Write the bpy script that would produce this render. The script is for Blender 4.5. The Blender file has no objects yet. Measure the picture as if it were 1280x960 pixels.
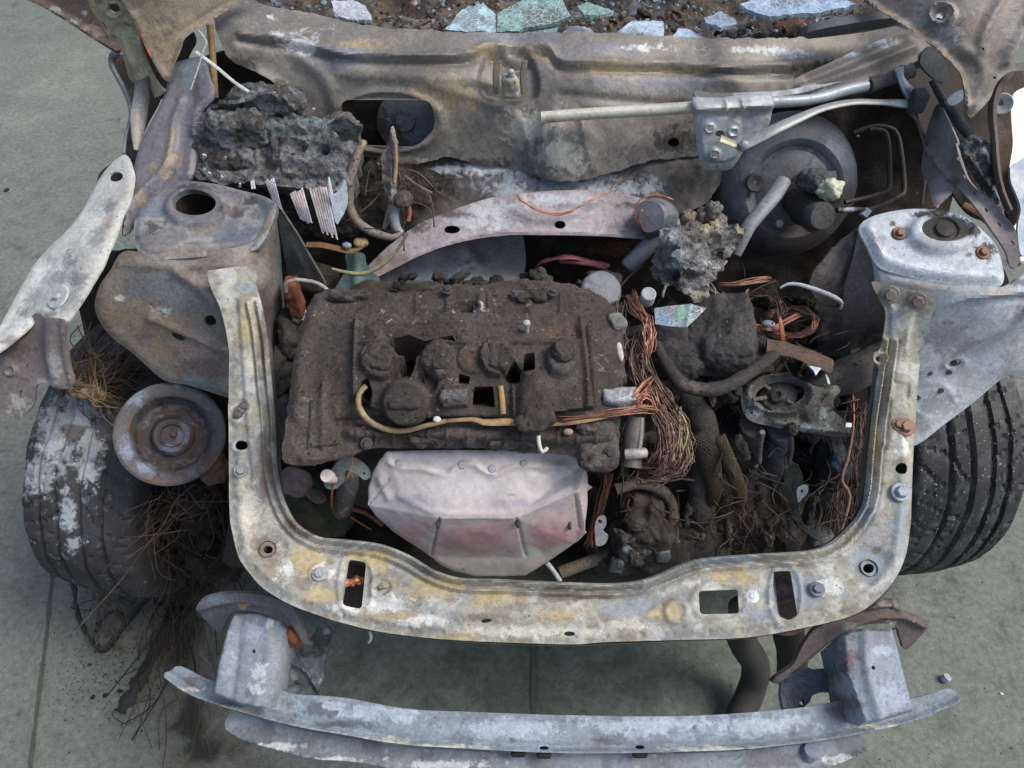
import bpy, bmesh, math, random
import numpy as np
from mathutils import Vector, Matrix
from mathutils.geometry import delaunay_2d_cdt

random.seed(7)
rng = np.random.default_rng(7)
sc = bpy.context.scene
col = sc.collection

# ------------------------------------------------------------------ camera
CAM_H, PITCH, F = 1.57, math.radians(50.0), 960.0      # phone held at face height, looking down into the bay
cam_d = bpy.data.cameras.new('camera')
cam = bpy.data.objects.new('camera', cam_d)
col.objects.link(cam)
cam.location = (0, 0, CAM_H)
cam.rotation_euler = (math.pi/2 - PITCH, 0, 0)
cam_d.sensor_width = 36.0
cam_d.lens = 36.0 * F / 1280.0
cam_d.clip_start = 0.02
cam_d.clip_end = 200.0
sc.camera = cam

# ------------------------------------------------------------------ light: open shade, soft sky
SUN_EL, SUN_AZ = math.radians(55), math.radians(95)
w = bpy.data.worlds.new('World'); sc.world = w; w.use_nodes = True
nt = w.node_tree
bg = nt.nodes['Background']
sky = nt.nodes.new('ShaderNodeTexSky'); sky.sky_type = 'NISHITA'; sky.sun_disc = False
sky.sun_elevation = SUN_EL; sky.sun_rotation = SUN_AZ
sky.air_density = 1.0; sky.dust_density = 4.0; sky.ozone_density = 0.1
nt.links.new(sky.outputs[0], bg.inputs[0]); bg.inputs[1].default_value = 0.125
sd = bpy.data.lights.new('sun', 'SUN'); sd.energy = 1.5; sd.angle = math.radians(24); sd.color = (1.0, 0.97, 0.92)
so = bpy.data.objects.new('sun', sd); col.objects.link(so)
dv = Vector((math.sin(SUN_AZ)*math.cos(SUN_EL), math.cos(SUN_AZ)*math.cos(SUN_EL), math.sin(SUN_EL)))
so.rotation_euler = dv.to_track_quat('Z', 'Y').to_euler(); so.location = (0, 0, 6)
sc.view_settings.view_transform = 'Standard'; sc.view_settings.look = 'None'
sc.view_settings.exposure = 0.48; sc.view_settings.gamma = 1.0
sc.view_settings.use_curve_mapping = False

# ------------------------------------------------------------------ helpers
CP, SP = math.cos(PITCH), math.sin(PITCH)
def P(px, py, z=None, y=None, d=None):
    """a point on the line of sight of a photo pixel, at a real height z or distance y"""
    rx, ry = (px-640.0)/F, (480.0-py)/F
    if z is not None: d = (CAM_H - z)/(SP - ry*CP)
    elif y is not None: d = y/(CP + ry*SP)
    return Vector((rx*d, d*(CP + ry*SP), CAM_H + d*(ry*CP - SP)))
def depth_of(c):
    px, py, v = c[:3]
    ry = (480.0-py)/F
    if isinstance(v, tuple): return v[1]/(CP + ry*SP)
    return (CAM_H - v)/(SP - ry*CP)
def Y(v): return ('y', v)
def pts3(l): return [P(p[0], p[1], p[2]) if not isinstance(p[2], tuple) else P(p[0], p[1], y=p[2][1]) for p in l]
def PX(p):
    v = Vector(p) - Vector((0, 0, CAM_H))
    d = v.y*CP - v.z*SP
    return 640 + F*v.x/d, 480 - F*(v.y*SP + v.z*CP)/d

def S(r, g, b):
    c = np.array([r, g, b], float)/255
    return np.where(c <= .04045, c/12.92, ((c+.055)/1.055)**2.4)
def sst(a, b, x):
    t = np.clip((x-a)/(b-a), 0, 1); return t*t*(3-2*t)

def _h(ix, iy, iz):
    n = (ix.astype(np.int64)*374761393 + iy.astype(np.int64)*668265263 + iz.astype(np.int64)*2147483647) & 0xffffffff
    n = ((n ^ (n >> 13))*1274126177) & 0xffffffff
    n = ((n ^ (n >> 16))*2246822519) & 0xffffffff
    return ((n ^ (n >> 15)) & 0xffff)/65535.0
def vnoise(p):
    i = np.floor(p); f = p-i; f = f*f*(3-2*f); i = i.astype(np.int64)
    r = 0
    for dx in (0, 1):
        wx = f[:, 0] if dx else 1-f[:, 0]
        for dy in (0, 1):
            wy = f[:, 1] if dy else 1-f[:, 1]
            for dz in (0, 1):
                wz = f[:, 2] if dz else 1-f[:, 2]
                r = r + wx*wy*wz*_h(i[:, 0]+dx, i[:, 1]+dy, i[:, 2]+dz)
    return r
def fbm(p, o=4, g=.55):
    p = np.asarray(p, float); a, s, t = 1., 0., 0.
    for k in range(o):
        t = t + a*vnoise(p*(2.03**k) + 17.3*k); s += a; a *= g
    t = t/s
    return np.clip((t-.5)*1.9+.5, 0, 1)

# ---- colour: surface colour of each piece, its stains and painted ground shade, as vertex colour
def paint(co, pxy, base, layers=(), seed=0.0, var=.16):
    """N x 7: base rgb, stain rgb, stain weight (the shader breaks the stain's edge up with fine noise)"""
    n = len(co); base = np.asarray(base, float)
    c = np.repeat(base[None], n, 0)
    v = fbm(co*22+seed, 5)
    c = c*(1 + var*2*(v[:, None]-.5))
    st = c.copy(); U = np.full(n, -1.0)
    for k, L in enumerate(layers):
        cc, amt, fr, th, spots = L
        cc = np.asarray(cc)*(1+.3*(v[:, None]-.5))
        if spots is None:
            nz = fbm(co*fr + 31.7*(k+1) + seed, 5)
            wt = (sst(th-.10, th+.10, nz)*.75*amt)[:, None]
            c = c*(1-wt) + cc*wt
        else:
            fall = np.full(n, -1.0)
            for s in spots:
                d = np.sqrt(((pxy[:, 0]-s[0])/s[2])**2 + ((pxy[:, 1]-s[1])/s[3])**2)
                fall = np.maximum(fall, 1-d)
            nz = fbm(co*fr + 31.7*(k+1) + seed, 4)
            u = fall-th+.5+(nz-.5)*.5
            k_ = u > U
            st = np.where(k_[:, None], c*(1-amt)+cc*amt, st); U = np.where(k_, u, U)
    def grade(x):
        lum = (x*np.array([.25, .65, .10])).sum(1)[:, None]
        return np.clip((lum+(x-lum)*1.0)*np.array([.955, 1.01, 1.025]), .004, .95)
    return np.concatenate([grade(c), grade(st), np.clip(U, 0, 1)[:, None]], 1)

WL = {}
def mk(name, verts, faces, mat, parent=None, colr=None, sharp=40, kind=None, smooth=True):
    verts = np.asarray(verts, float)
    cen = (verts.min(0)+verts.max(0))/2
    me = bpy.data.meshes.new(name)
    me.from_pydata((verts-cen).tolist(), [], [list(map(int, f)) for f in faces])
    if smooth:
        me.polygons.foreach_set('use_smooth', [True]*len(me.polygons))
        if sharp: me.set_sharp_from_angle(angle=math.radians(sharp))
    if colr is not None:
        colr = np.asarray(colr, float)
        if colr.ndim == 1: colr = np.repeat(colr[None], len(verts), 0)
        if colr.shape[1] == 3: colr = np.concatenate([colr, colr, np.zeros((len(colr), 1))], 1)
        a = me.color_attributes.new('Col', 'FLOAT_COLOR', 'POINT')
        a.data.foreach_set('color', np.concatenate([colr[:, :3], np.ones((len(colr), 1))], 1).ravel())
        a = me.color_attributes.new('Stain', 'FLOAT_COLOR', 'POINT')
        a.data.foreach_set('color', colr[:, 3:7].ravel())
    me.materials.append(MAT[mat])
    me.update()
    o = bpy.data.objects.new(name, me); col.objects.link(o)
    wl = Vector(cen)
    WL[o.name] = wl
    if parent is not None:
        o.parent = parent; o.location = wl - WL[parent.name]
    else: o.location = wl
    if kind: o['kind'] = kind
    return o
def thing(name, label, cat, loc, group=None):
    o = bpy.data.objects.new(name, None); col.objects.link(o)
    o.empty_display_size = .05
    o.location = loc; WL[o.name] = Vector(loc)
    o['label'] = label; o['category'] = cat
    if group: o['group'] = group
    return o
def tag(o, label, cat, group=None):
    o['label'] = label; o['category'] = cat
    if group: o['group'] = group
    return o

# ---- 2D tools in photo pixels (used only for tracing outlines; every outline then gets real depth)
def cr(pts, closed=True, seg=4.0):
    p = np.asarray(pts, float); n = len(p); out = []
    rngi = range(n) if closed else range(n-1)
    for i in rngi:
        if closed: a, b, c, d = p[(i-1) % n], p[i], p[(i+1) % n], p[(i+2) % n]
        else: a, b, c, d = p[max(i-1, 0)], p[i], p[i+1], p[min(i+2, n-1)]
        m = max(1, int(np.linalg.norm(c-b)/seg))
        for t in np.arange(m)/m:
            out.append(.5*((2*b)+(-a+c)*t+(2*a-5*b+4*c-d)*t*t+(-a+3*b-3*c+d)*t**3))
    if not closed: out.append(p[-1])
    return np.array(out)
def lin(pts, seg=4.0):
    p = np.asarray(pts, float); n = len(p); out = []
    for i in range(n):
        b, c = p[i], p[(i+1) % n]
        m = max(1, int(np.linalg.norm(c-b)/seg))
        for t in np.arange(m)/m: out.append(b+(c-b)*t)
    return np.array(out)
def ell(cx, cy, rx, ry, rot=0, n=20):
    a = np.arange(n)*2*math.pi/n; r = math.radians(rot)
    x, y = rx*np.cos(a), ry*np.sin(a)
    return np.stack([cx+x*math.cos(r)-y*math.sin(r), cy+x*math.sin(r)+y*math.cos(r)], 1)
def rrect(pts, r=4, n=4):
    p = np.asarray(pts, float); m = len(p); out = []
    for i in range(m):
        a, b, c = p[i-1], p[i], p[(i+1) % m]
        u = (a-b)/np.linalg.norm(a-b); v = (c-b)/np.linalg.norm(c-b)
        for t in np.linspace(0, 1, n+1):
            q0, q1 = b+u*r*(1-t), b+v*r*t
            out.append(b + u*r*(1-t)**2 + v*r*t**2)
    return np.array(out)
def inpoly(x, y, poly):
    n = len(poly); ins = np.zeros(len(x), bool)
    for i in range(n):
        x0, y0 = poly[i]; x1, y1 = poly[(i+1) % n]
        if y0 == y1: continue
        c = ((y0 > y) != (y1 > y)) & (x < (x1-x0)*(y-y0)/(y1-y0)+x0)
        ins ^= c
    return ins
def dpoly(x, y, poly, closed=True):
    poly = np.asarray(poly, float)
    d = np.full(len(x), 1e9); n = len(poly)
    for i in range(n if closed else n-1):
        a, b = poly[i], poly[(i+1) % n]; ab = b-a; L = (ab**2).sum()
        t = np.clip(((x-a[0])*ab[0]+(y-a[1])*ab[1])/(L+1e-9), 0, 1)
        d = np.minimum(d, np.hypot(x-a[0]-t*ab[0], y-a[1]-t*ab[1]))
    return d
# relief builders: metres along the normal
def ridge(poly, wd, h, sm=True):
    q = cr(poly, False, 6) if sm and len(poly) > 2 else np.asarray(poly, float)
    return lambda x, y: h*np.exp(-(dpoly(x, y, q, False)/wd)**2)
def plateau(poly, wd, h, sm=True):
    q = cr(poly, True, 6) if sm else np.asarray(poly, float)
    def f(x, y):
        d = dpoly(x, y, q); s = np.where(inpoly(x, y, q), d, -d)
        return h*sst(-wd/2, wd/2, s)
    return f
def dish(cx, cy, rx, ry, wd, h):
    def f(x, y):
        d = np.sqrt(((x-cx)/rx)**2+((y-cy)/ry)**2)
        return h*(1-sst(1-wd, 1+wd, d))
    return f
def ring(cx, cy, rx, ry, wd, h):
    def f(x, y):
        d = np.sqrt(((x-cx)/rx)**2+((y-cy)/ry)**2)
        return h*np.exp(-((d-1)/wd)**2)
    return f
def rsum(*fs):
    return lambda x, y: sum(f(x, y) for f in fs)

class Surf:
    def __init__(s, ctrl, facets=False):
        c = np.array([[p[0], p[1]] for p in ctrl], float)/100
        v = 1/np.array([depth_of(p) for p in ctrl])
        s.c, s.fac, s.v = c, None, v
        if facets:
            r = delaunay_2d_cdt([Vector((a[0], a[1])) for a in c], facets if facets is not True else [], [], 0, 1e-6)
            s.fac = [tuple(r[3][i][0] for i in t) for t in r[2]]
            return
        n = len(c)
        s.aff = n <= 3
        A = np.concatenate([np.ones((n, 1)), c], 1)
        if s.aff:
            s.w = np.linalg.lstsq(A, v, rcond=None)[0]
        else:
            d = np.linalg.norm(c[:, None]-c[None], axis=2)
            K = np.where(d > 0, d*d*np.log(d+1e-12), 0)
            M = np.zeros((n+3, n+3)); M[:n, :n] = K+np.eye(n)*1e-7; M[:n, n:] = A; M[n:, :n] = A.T
            s.w = np.linalg.lstsq(M, np.concatenate([v, np.zeros(3)]), rcond=None)[0]
    def inv(s, x, y):
        q = np.stack([x, y], 1)/100
        if s.fac is not None:
            best = np.full(len(x), -1e9); out = np.zeros(len(x))
            for t in s.fac:
                a, b, c = s.c[list(t)]; va, vb, vc = s.v[list(t)]
                den = (b[1]-c[1])*(a[0]-c[0])+(c[0]-b[0])*(a[1]-c[1])
                if abs(den) < 1e-9: continue
                l0 = ((b[1]-c[1])*(q[:, 0]-c[0])+(c[0]-b[0])*(q[:, 1]-c[1]))/den
                l1 = ((c[1]-a[1])*(q[:, 0]-c[0])+(a[0]-c[0])*(q[:, 1]-c[1]))/den
                l2 = 1-l0-l1; m = np.minimum(np.minimum(l0, l1), l2)
                u = m > best
                best = np.where(u, m, best); out = np.where(u, l0*va+l1*vb+l2*vc, out)
            return out
        A = np.concatenate([np.ones((len(x), 1)), q], 1)
        if s.aff: return A@s.w
        d = np.linalg.norm(q[:, None]-s.c[None], axis=2)
        return np.where(d > 0, d*d*np.log(d+1e-12), 0)@s.w[:-3] + A@s.w[-3:]
    def pos(s, x, y):
        x = np.asarray(x, float); y = np.asarray(y, float)
        d = 1/s.inv(x, y); rx, ry = (x-640)/F, (480-y)/F
        return np.stack([rx*d, d*(CP+ry*SP), CAM_H+d*(ry*CP-SP)], 1)
    def nrm(s, x, y, e=2.0):
        x = np.asarray(x, float); y = np.asarray(y, float)
        a = s.pos(x+e, y)-s.pos(x-e, y); b = s.pos(x, y-e)-s.pos(x, y+e)
        n = np.cross(a, b); return n/np.linalg.norm(n, axis=1)[:, None]
    def at(s, x, y, off=0.0):
        p = s.pos([x], [y])[0]; n = s.nrm([x], [y])[0]
        return Vector(p+n*off), Vector(n)

def sheet(name, outline, ctrl, mat, parent=None, base=S(120, 120, 120), layers=(), holes=(), step=4.0, relief=None,
          thick=.003, sm=True, edge=None, facets=False, jag=0.0, rough=0.0, rfreq=30, var=.16, surf=None, kind=None, sharp=40, creases=()):
    out = cr(outline, True, step) if sm else lin(outline, step)
    if jag:
        k = fbm(np.concatenate([out*.11, np.full((len(out), 1), 3.3)], 1), 4)
        k2 = fbm(np.concatenate([out*.11, np.full((len(out), 1), 9.3)], 1), 4)
        out = out + jag*2*np.stack([k-.5, k2-.5], 1)
    holes = [np.asarray(h, float) for h in holes]
    loops = [out]+holes
    allp, edges, b, cpts = [], [], 0, []
    for L in loops:
        n = len(L); allp.append(L); edges += [(b+i, b+(i+1) % n) for i in range(n)]; b += n
    for cl in creases:
        L = np.concatenate([lin([a_, b_], step)[:max(1, int(np.hypot(b_[0]-a_[0], b_[1]-a_[1])/step))] for a_, b_ in zip(cl[:-1], cl[1:])]+[np.array([cl[-1]], float)])
        allp.append(L); edges += [(b+i, b+i+1) for i in range(len(L)-1)]; b += len(L); cpts.append(L)
    x0, y0 = out.min(0); x1, y1 = out.max(0)
    gx, gy = np.meshgrid(np.arange(x0, x1, step), np.arange(y0, y1, step*.87))
    gx = gx + (np.arange(gx.shape[0]) % 2)[:, None]*step*.5
    gx, gy = gx.ravel(), gy.ravel()
    k = inpoly(gx, gy, out)
    for h in holes: k &= ~inpoly(gx, gy, h)
    gx, gy = gx[k], gy[k]
    dmin = np.full(len(gx), 1e9)
    for L in loops: dmin = np.minimum(dmin, dpoly(gx, gy, L))
    for L in cpts: dmin = np.minimum(dmin, dpoly(gx, gy, L, False))
    k = dmin > step*.45
    allp.append(np.stack([gx[k], gy[k]], 1))
    V = np.concatenate(allp)
    r = delaunay_2d_cdt([Vector((p[0], -p[1])) for p in V], edges, [], 0, 1e-5)
    Q = np.array([[v[0], -v[1]] for v in r[0]]); T = np.array([list(t) for t in r[2] if len(t) == 3])
    cen = Q[T].mean(1)
    k = inpoly(cen[:, 0], cen[:, 1], out)
    for h in holes: k &= ~inpoly(cen[:, 0], cen[:, 1], h)
    T = T[k]
    a, b_, c = Q[T[:, 0]], Q[T[:, 1]], Q[T[:, 2]]
    area = (b_[:, 0]-a[:, 0])*-(c[:, 1]-a[:, 1]) + (c[:, 0]-a[:, 0])*(b_[:, 1]-a[:, 1])
    T = np.where((area < 0)[:, None], T[:, ::-1], T)
    used = np.unique(T); mp = -np.ones(len(Q), int); mp[used] = np.arange(len(used)); Q = Q[used]; T = mp[T]
    sf = surf or Surf(ctrl, facets)
    co = sf.pos(Q[:, 0], Q[:, 1]); nr = sf.nrm(Q[:, 0], Q[:, 1])
    off = np.zeros(len(Q))
    if relief: off = off + relief(Q[:, 0], Q[:, 1])
    if edge: off = off - edge[1]*(1-sst(0, edge[0], dpoly(Q[:, 0], Q[:, 1], out)))
    if rough: off = off + rough*2*(fbm(co*rfreq, 5)-.5)
    co = co + nr*off[:, None]
    colr = paint(co, Q, base, layers, seed=hash_name(name), var=var)
    n = len(co)
    back = co - nr*thick
    cnt = {}
    for t in T:
        for i in range(3):
            e = (int(t[i]), int(t[(i+1) % 3])); cnt[e] = 1
    walls = [(e[1], e[0], e[0]+n, e[1]+n) for e in cnt if (e[1], e[0]) not in cnt]
    faces = T.tolist() + (T[:, ::-1]+n).tolist() + walls
    o = mk(name, np.concatenate([co, back]), faces, mat, parent, np.concatenate([colr, colr*.9]), sharp=sharp, kind=kind)
    return o, sf
_hn = [0]
def hash_name(n):
    _hn[0] += 1
    return (sum(ord(c)*(i+1) for i, c in enumerate(n)) % 97)*1.37 + _hn[0]*.71

def cr3(p, seg=.008):
    p = [np.array(v, float) for v in p]; n = len(p); out = []
    for i in range(n-1):
        a, b, c, d = p[max(i-1, 0)], p[i], p[i+1], p[min(i+2, n-1)]
        m = max(2, int(np.linalg.norm(c-b)/seg))
        for t in np.arange(m)/m:
            out.append(.5*((2*b)+(-a+c)*t+(2*a-5*b+4*c-d)*t*t+(-a+3*b-3*c+d)*t**3))
    out.append(p[-1]); return np.array(out)
def tube_geo(path, rad, sides=8, seg=.008, flat=1.0, bumps=0.0, smooth=True):
    q = cr3(path, seg) if smooth else np.array([list(p) for p in path], float)
    n = len(q)
    if np.ndim(rad) == 0: rr = np.full(n, rad, float)
    else: rr = np.interp(np.linspace(0, 1, n), np.linspace(0, 1, len(rad)), rad)
    if bumps: rr = rr*(1+bumps*2*(fbm(q*90+3, 3)-.5))
    tg = np.gradient(q, axis=0); tg /= np.linalg.norm(tg, axis=1)[:, None]+1e-12
    u = np.cross(tg[0], [0, 0, 1.]);
    if np.linalg.norm(u) < 1e-3: u = np.cross(tg[0], [1., 0, 0])
    u /= np.linalg.norm(u); V = []; Fc = []
    a = np.arange(sides)*2*math.pi/sides
    for i in range(n):
        u = u-tg[i]*np.dot(u, tg[i]); u /= np.linalg.norm(u)+1e-12
        v = np.cross(tg[i], u)
        V.append(q[i]+rr[i]*(np.cos(a)[:, None]*u+flat*np.sin(a)[:, None]*v))
    V = np.concatenate(V)
    for i in range(n-1):
        for k in range(sides):
            k2 = (k+1) % sides
            Fc.append((i*sides+k, i*sides+k2, (i+1)*sides+k2, (i+1)*sides+k))
    Fc.append(tuple(range(sides))[::-1]); Fc.append(tuple((n-1)*sides+k for k in range(sides)))
    return V, Fc
def tube(name, path, rad, mat, parent=None, base=S(60, 55, 52), layers=(), px=True, kind=None, var=.25, **kw):
    if px: path = pts3(path)
    V, Fc = tube_geo(path, rad, **kw)
    return mk(name, V, Fc, mat, parent, paint(V, pxarr(V), base, layers, hash_name(name), var), sharp=50, kind=kind)
def pxarr(V):
    V = np.asarray(V); v = V-np.array([0, 0, CAM_H]); d = v[:, 1]*CP-v[:, 2]*SP
    return np.stack([640+F*v[:, 0]/d, 480-F*(v[:, 1]*SP+v[:, 2]*CP)/d], 1)
def merge(gs):
    V, Fc, b = [], [], 0
    for v, f in gs:
        V.append(np.asarray(v)); Fc += [tuple(i+b for i in t) for t in f]; b += len(v)
    return np.concatenate(V), Fc
def tubes(name, paths, mat, parent=None, base=S(60, 55, 52), layers=(), kind=None, var=.3, jcol=.25):
    """several thin strands as one part; paths: (points3d, radius)"""
    gs, cs = [], []
    for p, r in paths:
        g = tube_geo(p, r, sides=5, seg=.01)
        gs.append(g); cs.append(np.full((len(g[0]), 1), 1+random.uniform(-jcol, jcol)))
    V, Fc = merge(gs)
    c = paint(V, pxarr(V), base, layers, hash_name(name), var)*np.concatenate(cs)
    return mk(name, V, Fc, mat, parent, np.clip(c, .003, .9), sharp=0, kind=kind)

def frame(axis, up=(0, 0, 1)):
    z = Vector(axis).normalized(); u = Vector(up)
    if abs(z.dot(u.normalized())) > .95: u = Vector((0, 1, 0))
    x = u.cross(z).normalized(); y = z.cross(x)
    return Matrix((x, y, z)).transposed()
def lathe_geo(prof, cen, axis, seg=40, closed=True, xform=None):
    M = np.array(frame(axis)); cen = np.array(cen, float); V, Fc = [], []
    a = np.arange(seg)*2*math.pi/seg
    for r, h in prof:
        V.append(cen+(np.stack([r*np.cos(a), r*np.sin(a), np.full(seg, h)], 1))@M.T)
    V = np.concatenate(V)
    for i in range(len(prof)-1):
        for k in range(seg):
            k2 = (k+1) % seg
            Fc.append((i*seg+k, i*seg+k2, (i+1)*seg+k2, (i+1)*seg+k))
    if closed:
        Fc.append(tuple(range(seg))[::-1]); Fc.append(tuple((len(prof)-1)*seg+k for k in range(seg)))
    return V, Fc
def lathe(name, prof, cen, axis, mat, parent=None, base=S(110, 110, 115), layers=(), seg=40, closed=True, rough=0.0, var=.2, sharp=35):
    V, Fc = lathe_geo(prof, cen, axis, seg, closed)
    if rough: V = V+(np.stack([fbm(V*60+s, 4) for s in (0, 5, 9)], 1)-.5)*2*rough
    return mk(name, V, Fc, mat, parent, paint(V, pxarr(V), base, layers, hash_name(name), var), sharp=sharp)
def hexbolt(name, cen, axis, r, parent, base=S(130, 120, 112), mat='steel', washer=True, layers=()):
    gs = []
    if washer: gs.append(lathe_geo([(r*1.6, -.001), (r*1.6, .0008), (r*1.45, .0016), (.0001, .0016)], cen, axis, 20))
    gs.append(lathe_geo([(r, .0), (r, r*.8), (r*.85, r*1.0), (.0001, r*1.0)], cen, axis, 6))
    V, Fc = merge(gs)
    return mk(name, V, Fc, mat, parent, paint(V, pxarr(V), base, layers, hash_name(name), .3), sharp=30)

_cs = {}
def cube_sphere(n):
    if n in _cs: return _cs[n]
    V, Fc, idx = [], [], {}
    def vid(p):
        k = tuple(np.round(p, 5))
        if k not in idx: idx[k] = len(V); V.append(p)
        return idx[k]
    g = np.tan(np.linspace(-1, 1, n+1)*math.pi/4)
    for ax in range(3):
        for s in (-1, 1):
            for i in range(n):
                for j in range(n):
                    q = []
                    for (a, b) in ((i, j), (i+1, j), (i+1, j+1), (i, j+1)):
                        p = np.zeros(3); p[ax] = s; p[(ax+1) % 3] = g[a]; p[(ax+2) % 3] = g[b]; q.append(vid(p))
                    Fc.append(tuple(q) if s > 0 else tuple(q[::-1]))
    _cs[n] = (np.array(V), Fc); return _cs[n]
def rotm(rx=0, ry=0, rz=0):
    from mathutils import Euler
    return np.array(Euler((math.radians(rx), math.radians(ry), math.radians(rz)), 'XYZ').to_matrix())
def blob_geo(cen, rad, rot=(0, 0, 0), p=2.0, amp=0.0, freq=30, n=14, seed=0.0, oct=5):
    v, Fc = cube_sphere(n)
    q = v/((np.abs(v)**p).sum(1)**(1/p))[:, None]
    V = q*np.array(rad)
    nr = q/np.array(rad); nr /= np.linalg.norm(nr, axis=1)[:, None]
    M = rotm(*rot); V = V@M.T; nr = nr@M.T
    V = V+np.array(cen)
    if amp: V = V+nr*(amp*2*(fbm(V*freq+seed*3.1+40, oct)-.5))[:, None]
    return V, Fc
def blob(name, cen, rad, mat, parent=None, rot=(0, 0, 0), p=2.0, amp=.006, freq=30, n=16, base=S(62, 58, 56), layers=(), var=.3, kind=None, sharp=0, oct=5):
    s = hash_name(name)
    V, Fc = blob_geo(cen, rad, rot, p, amp, freq, n, s, oct)
    return mk(name, V, Fc, mat, parent, paint(V, pxarr(V), base, layers, s, var), sharp=sharp, kind=kind)

# ------------------------------------------------------------------ materials
MAT = {}
def material(name, rough=.7, metal=0.0, grain=.35, gscale=240, bump=.25, bscale=160, fine=900, spec=.4, speck=None, speck_th=.70, speck_sc=260, rustc=None, rust_th=.6, rough_var=.15, dist=.0015, mottle=.0, msc=55, stain_sc=70, stain_soft=.30, crack=0.0):
    m = bpy.data.materials.new(name); m.use_nodes = True; t = m.node_tree; N, L = t.nodes, t.links
    b = N['Principled BSDF']
    at = N.new('ShaderNodeAttribute'); at.attribute_name = 'Col'
    ge = N.new('ShaderNodeNewGeometry')
    def nz(scale, det=6, rgh=.6, d=0.0):
        x = N.new('ShaderNodeTexNoise'); x.inputs['Scale'].default_value = scale; x.inputs['Detail'].default_value = det
        x.inputs['Roughness'].default_value = rgh; x.inputs['Distortion'].default_value = d
        L.new(ge.outputs['Position'], x.inputs['Vector']); return x
    n1, n2 = nz(gscale, 8, .7), nz(fine, 3, .6)
    def mul(col_sock, fac_sock, lo, hi):
        mr = N.new('ShaderNodeMapRange'); mr.inputs[1].default_value = .3; mr.inputs[2].default_value = .7
        mr.inputs[3].default_value = lo; mr.inputs[4].default_value = hi; L.new(fac_sock, mr.inputs[0])
        mx = N.new('ShaderNodeMix'); mx.data_type = 'RGBA'; mx.blend_type = 'MULTIPLY'; mx.inputs[0].default_value = 1
        L.new(col_sock, mx.inputs[6]); L.new(mr.outputs[0], mx.inputs[7]); return mx.outputs[2]
    a2 = N.new('ShaderNodeAttribute'); a2.attribute_name = 'Stain'
    ns = nz(stain_sc, 13, .72, .4)
    ma = N.new('ShaderNodeMath'); ma.operation = 'MULTIPLY_ADD'; ma.inputs[1].default_value = 3.4
    L.new(ns.outputs['Fac'], ma.inputs[0]); L.new(a2.outputs['Alpha'], ma.inputs[2])
    sm_ = N.new('ShaderNodeMapRange'); sm_.interpolation_type = 'SMOOTHSTEP'; sm_.inputs[1].default_value = 1.7+.5-stain_soft; sm_.inputs[2].default_value = 1.7+.5+stain_soft
    L.new(ma.outputs[0], sm_.inputs[0])
    mxs = N.new('ShaderNodeMix'); mxs.data_type = 'RGBA'; L.new(sm_.outputs[0], mxs.inputs[0]); L.new(at.outputs['Color'], mxs.inputs[6]); L.new(a2.outputs['Color'], mxs.inputs[7])
    c = mul(mxs.outputs[2], n1.outputs['Fac'], 1-grain, 1+grain)
    c = mul(c, n2.outputs['Fac'], 1-grain*.95, 1+grain*.95)
    def over(c, colr, th, scale, soft=.05, d=0.0):
        n = nz(scale, 5, .65, d); mr = N.new('ShaderNodeMapRange'); mr.inputs[1].default_value = th; mr.inputs[2].default_value = th+soft
        L.new(n.outputs['Fac'], mr.inputs[0])
        mx = N.new('ShaderNodeMix'); mx.data_type = 'RGBA'; L.new(mr.outputs[0], mx.inputs[0]); L.new(c, mx.inputs[6])
        mx.inputs[7].default_value = (*colr, 1); return mx.outputs[2]
    if mottle:
        for th, sc_, fac in ((.56, msc, 1-mottle), (.60, msc*1.7, 1+mottle*.8), (.60, msc*5, 1-mottle*2.2)):
            n = nz(sc_, 12, .72, .6); mr = N.new('ShaderNodeMapRange'); mr.inputs[1].default_value = th; mr.inputs[2].default_value = th+.035
            mr.inputs[3].default_value = 1.0; mr.inputs[4].default_value = fac; L.new(n.outputs['Fac'], mr.inputs[0])
            mx = N.new('ShaderNodeMix'); mx.data_type = 'RGBA'; mx.blend_type = 'MULTIPLY'; mx.inputs[0].default_value = 1
            L.new(c, mx.inputs[6]); L.new(mr.outputs[0], mx.inputs[7]); c = mx.outputs[2]
    if rustc is not None: c = over(c, rustc, rust_th, 45, .12, .5)
    if speck is not None: c = over(c, speck, speck_th, speck_sc, .03)
    if crack:
        vo = N.new('ShaderNodeTexVoronoi'); vo.feature = 'DISTANCE_TO_EDGE'; vo.inputs['Scale'].default_value = crack
        nd = nz(30, 3, .6); va = N.new('ShaderNodeVectorMath'); va.operation = 'MULTIPLY_ADD'; va.inputs[1].default_value = (.02, .02, .02)
        L.new(nd.outputs['Color'], va.inputs[0]); L.new(ge.outputs['Position'], va.inputs[2]); L.new(va.outputs[0], vo.inputs['Vector'])
        mc = N.new('ShaderNodeMapRange'); mc.inputs[1].default_value = 0; mc.inputs[2].default_value = .05; mc.inputs[3].default_value = .75; mc.inputs[4].default_value = 0
        L.new(vo.outputs['Distance'], mc.inputs[0]); mx = N.new('ShaderNodeMix'); mx.data_type = 'RGBA'; L.new(mc.outputs[0], mx.inputs[0]); L.new(c, mx.inputs[6]); mx.inputs[7].default_value = (.62, .70, .72, 1); c = mx.outputs[2]
    L.new(c, b.inputs['Base Color'])
    mr = N.new('ShaderNodeMapRange'); mr.inputs[1].default_value = .3; mr.inputs[2].default_value = .7
    mr.inputs[3].default_value = max(.05, rough-rough_var); mr.inputs[4].default_value = min(1, rough+rough_var)
    L.new(n1.outputs['Fac'], mr.inputs[0]); L.new(mr.outputs[0], b.inputs['Roughness'])
    b.inputs['Metallic'].default_value = metal; b.inputs['Specular IOR Level'].default_value = spec
    nb = nz(bscale, 10, .65)
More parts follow.
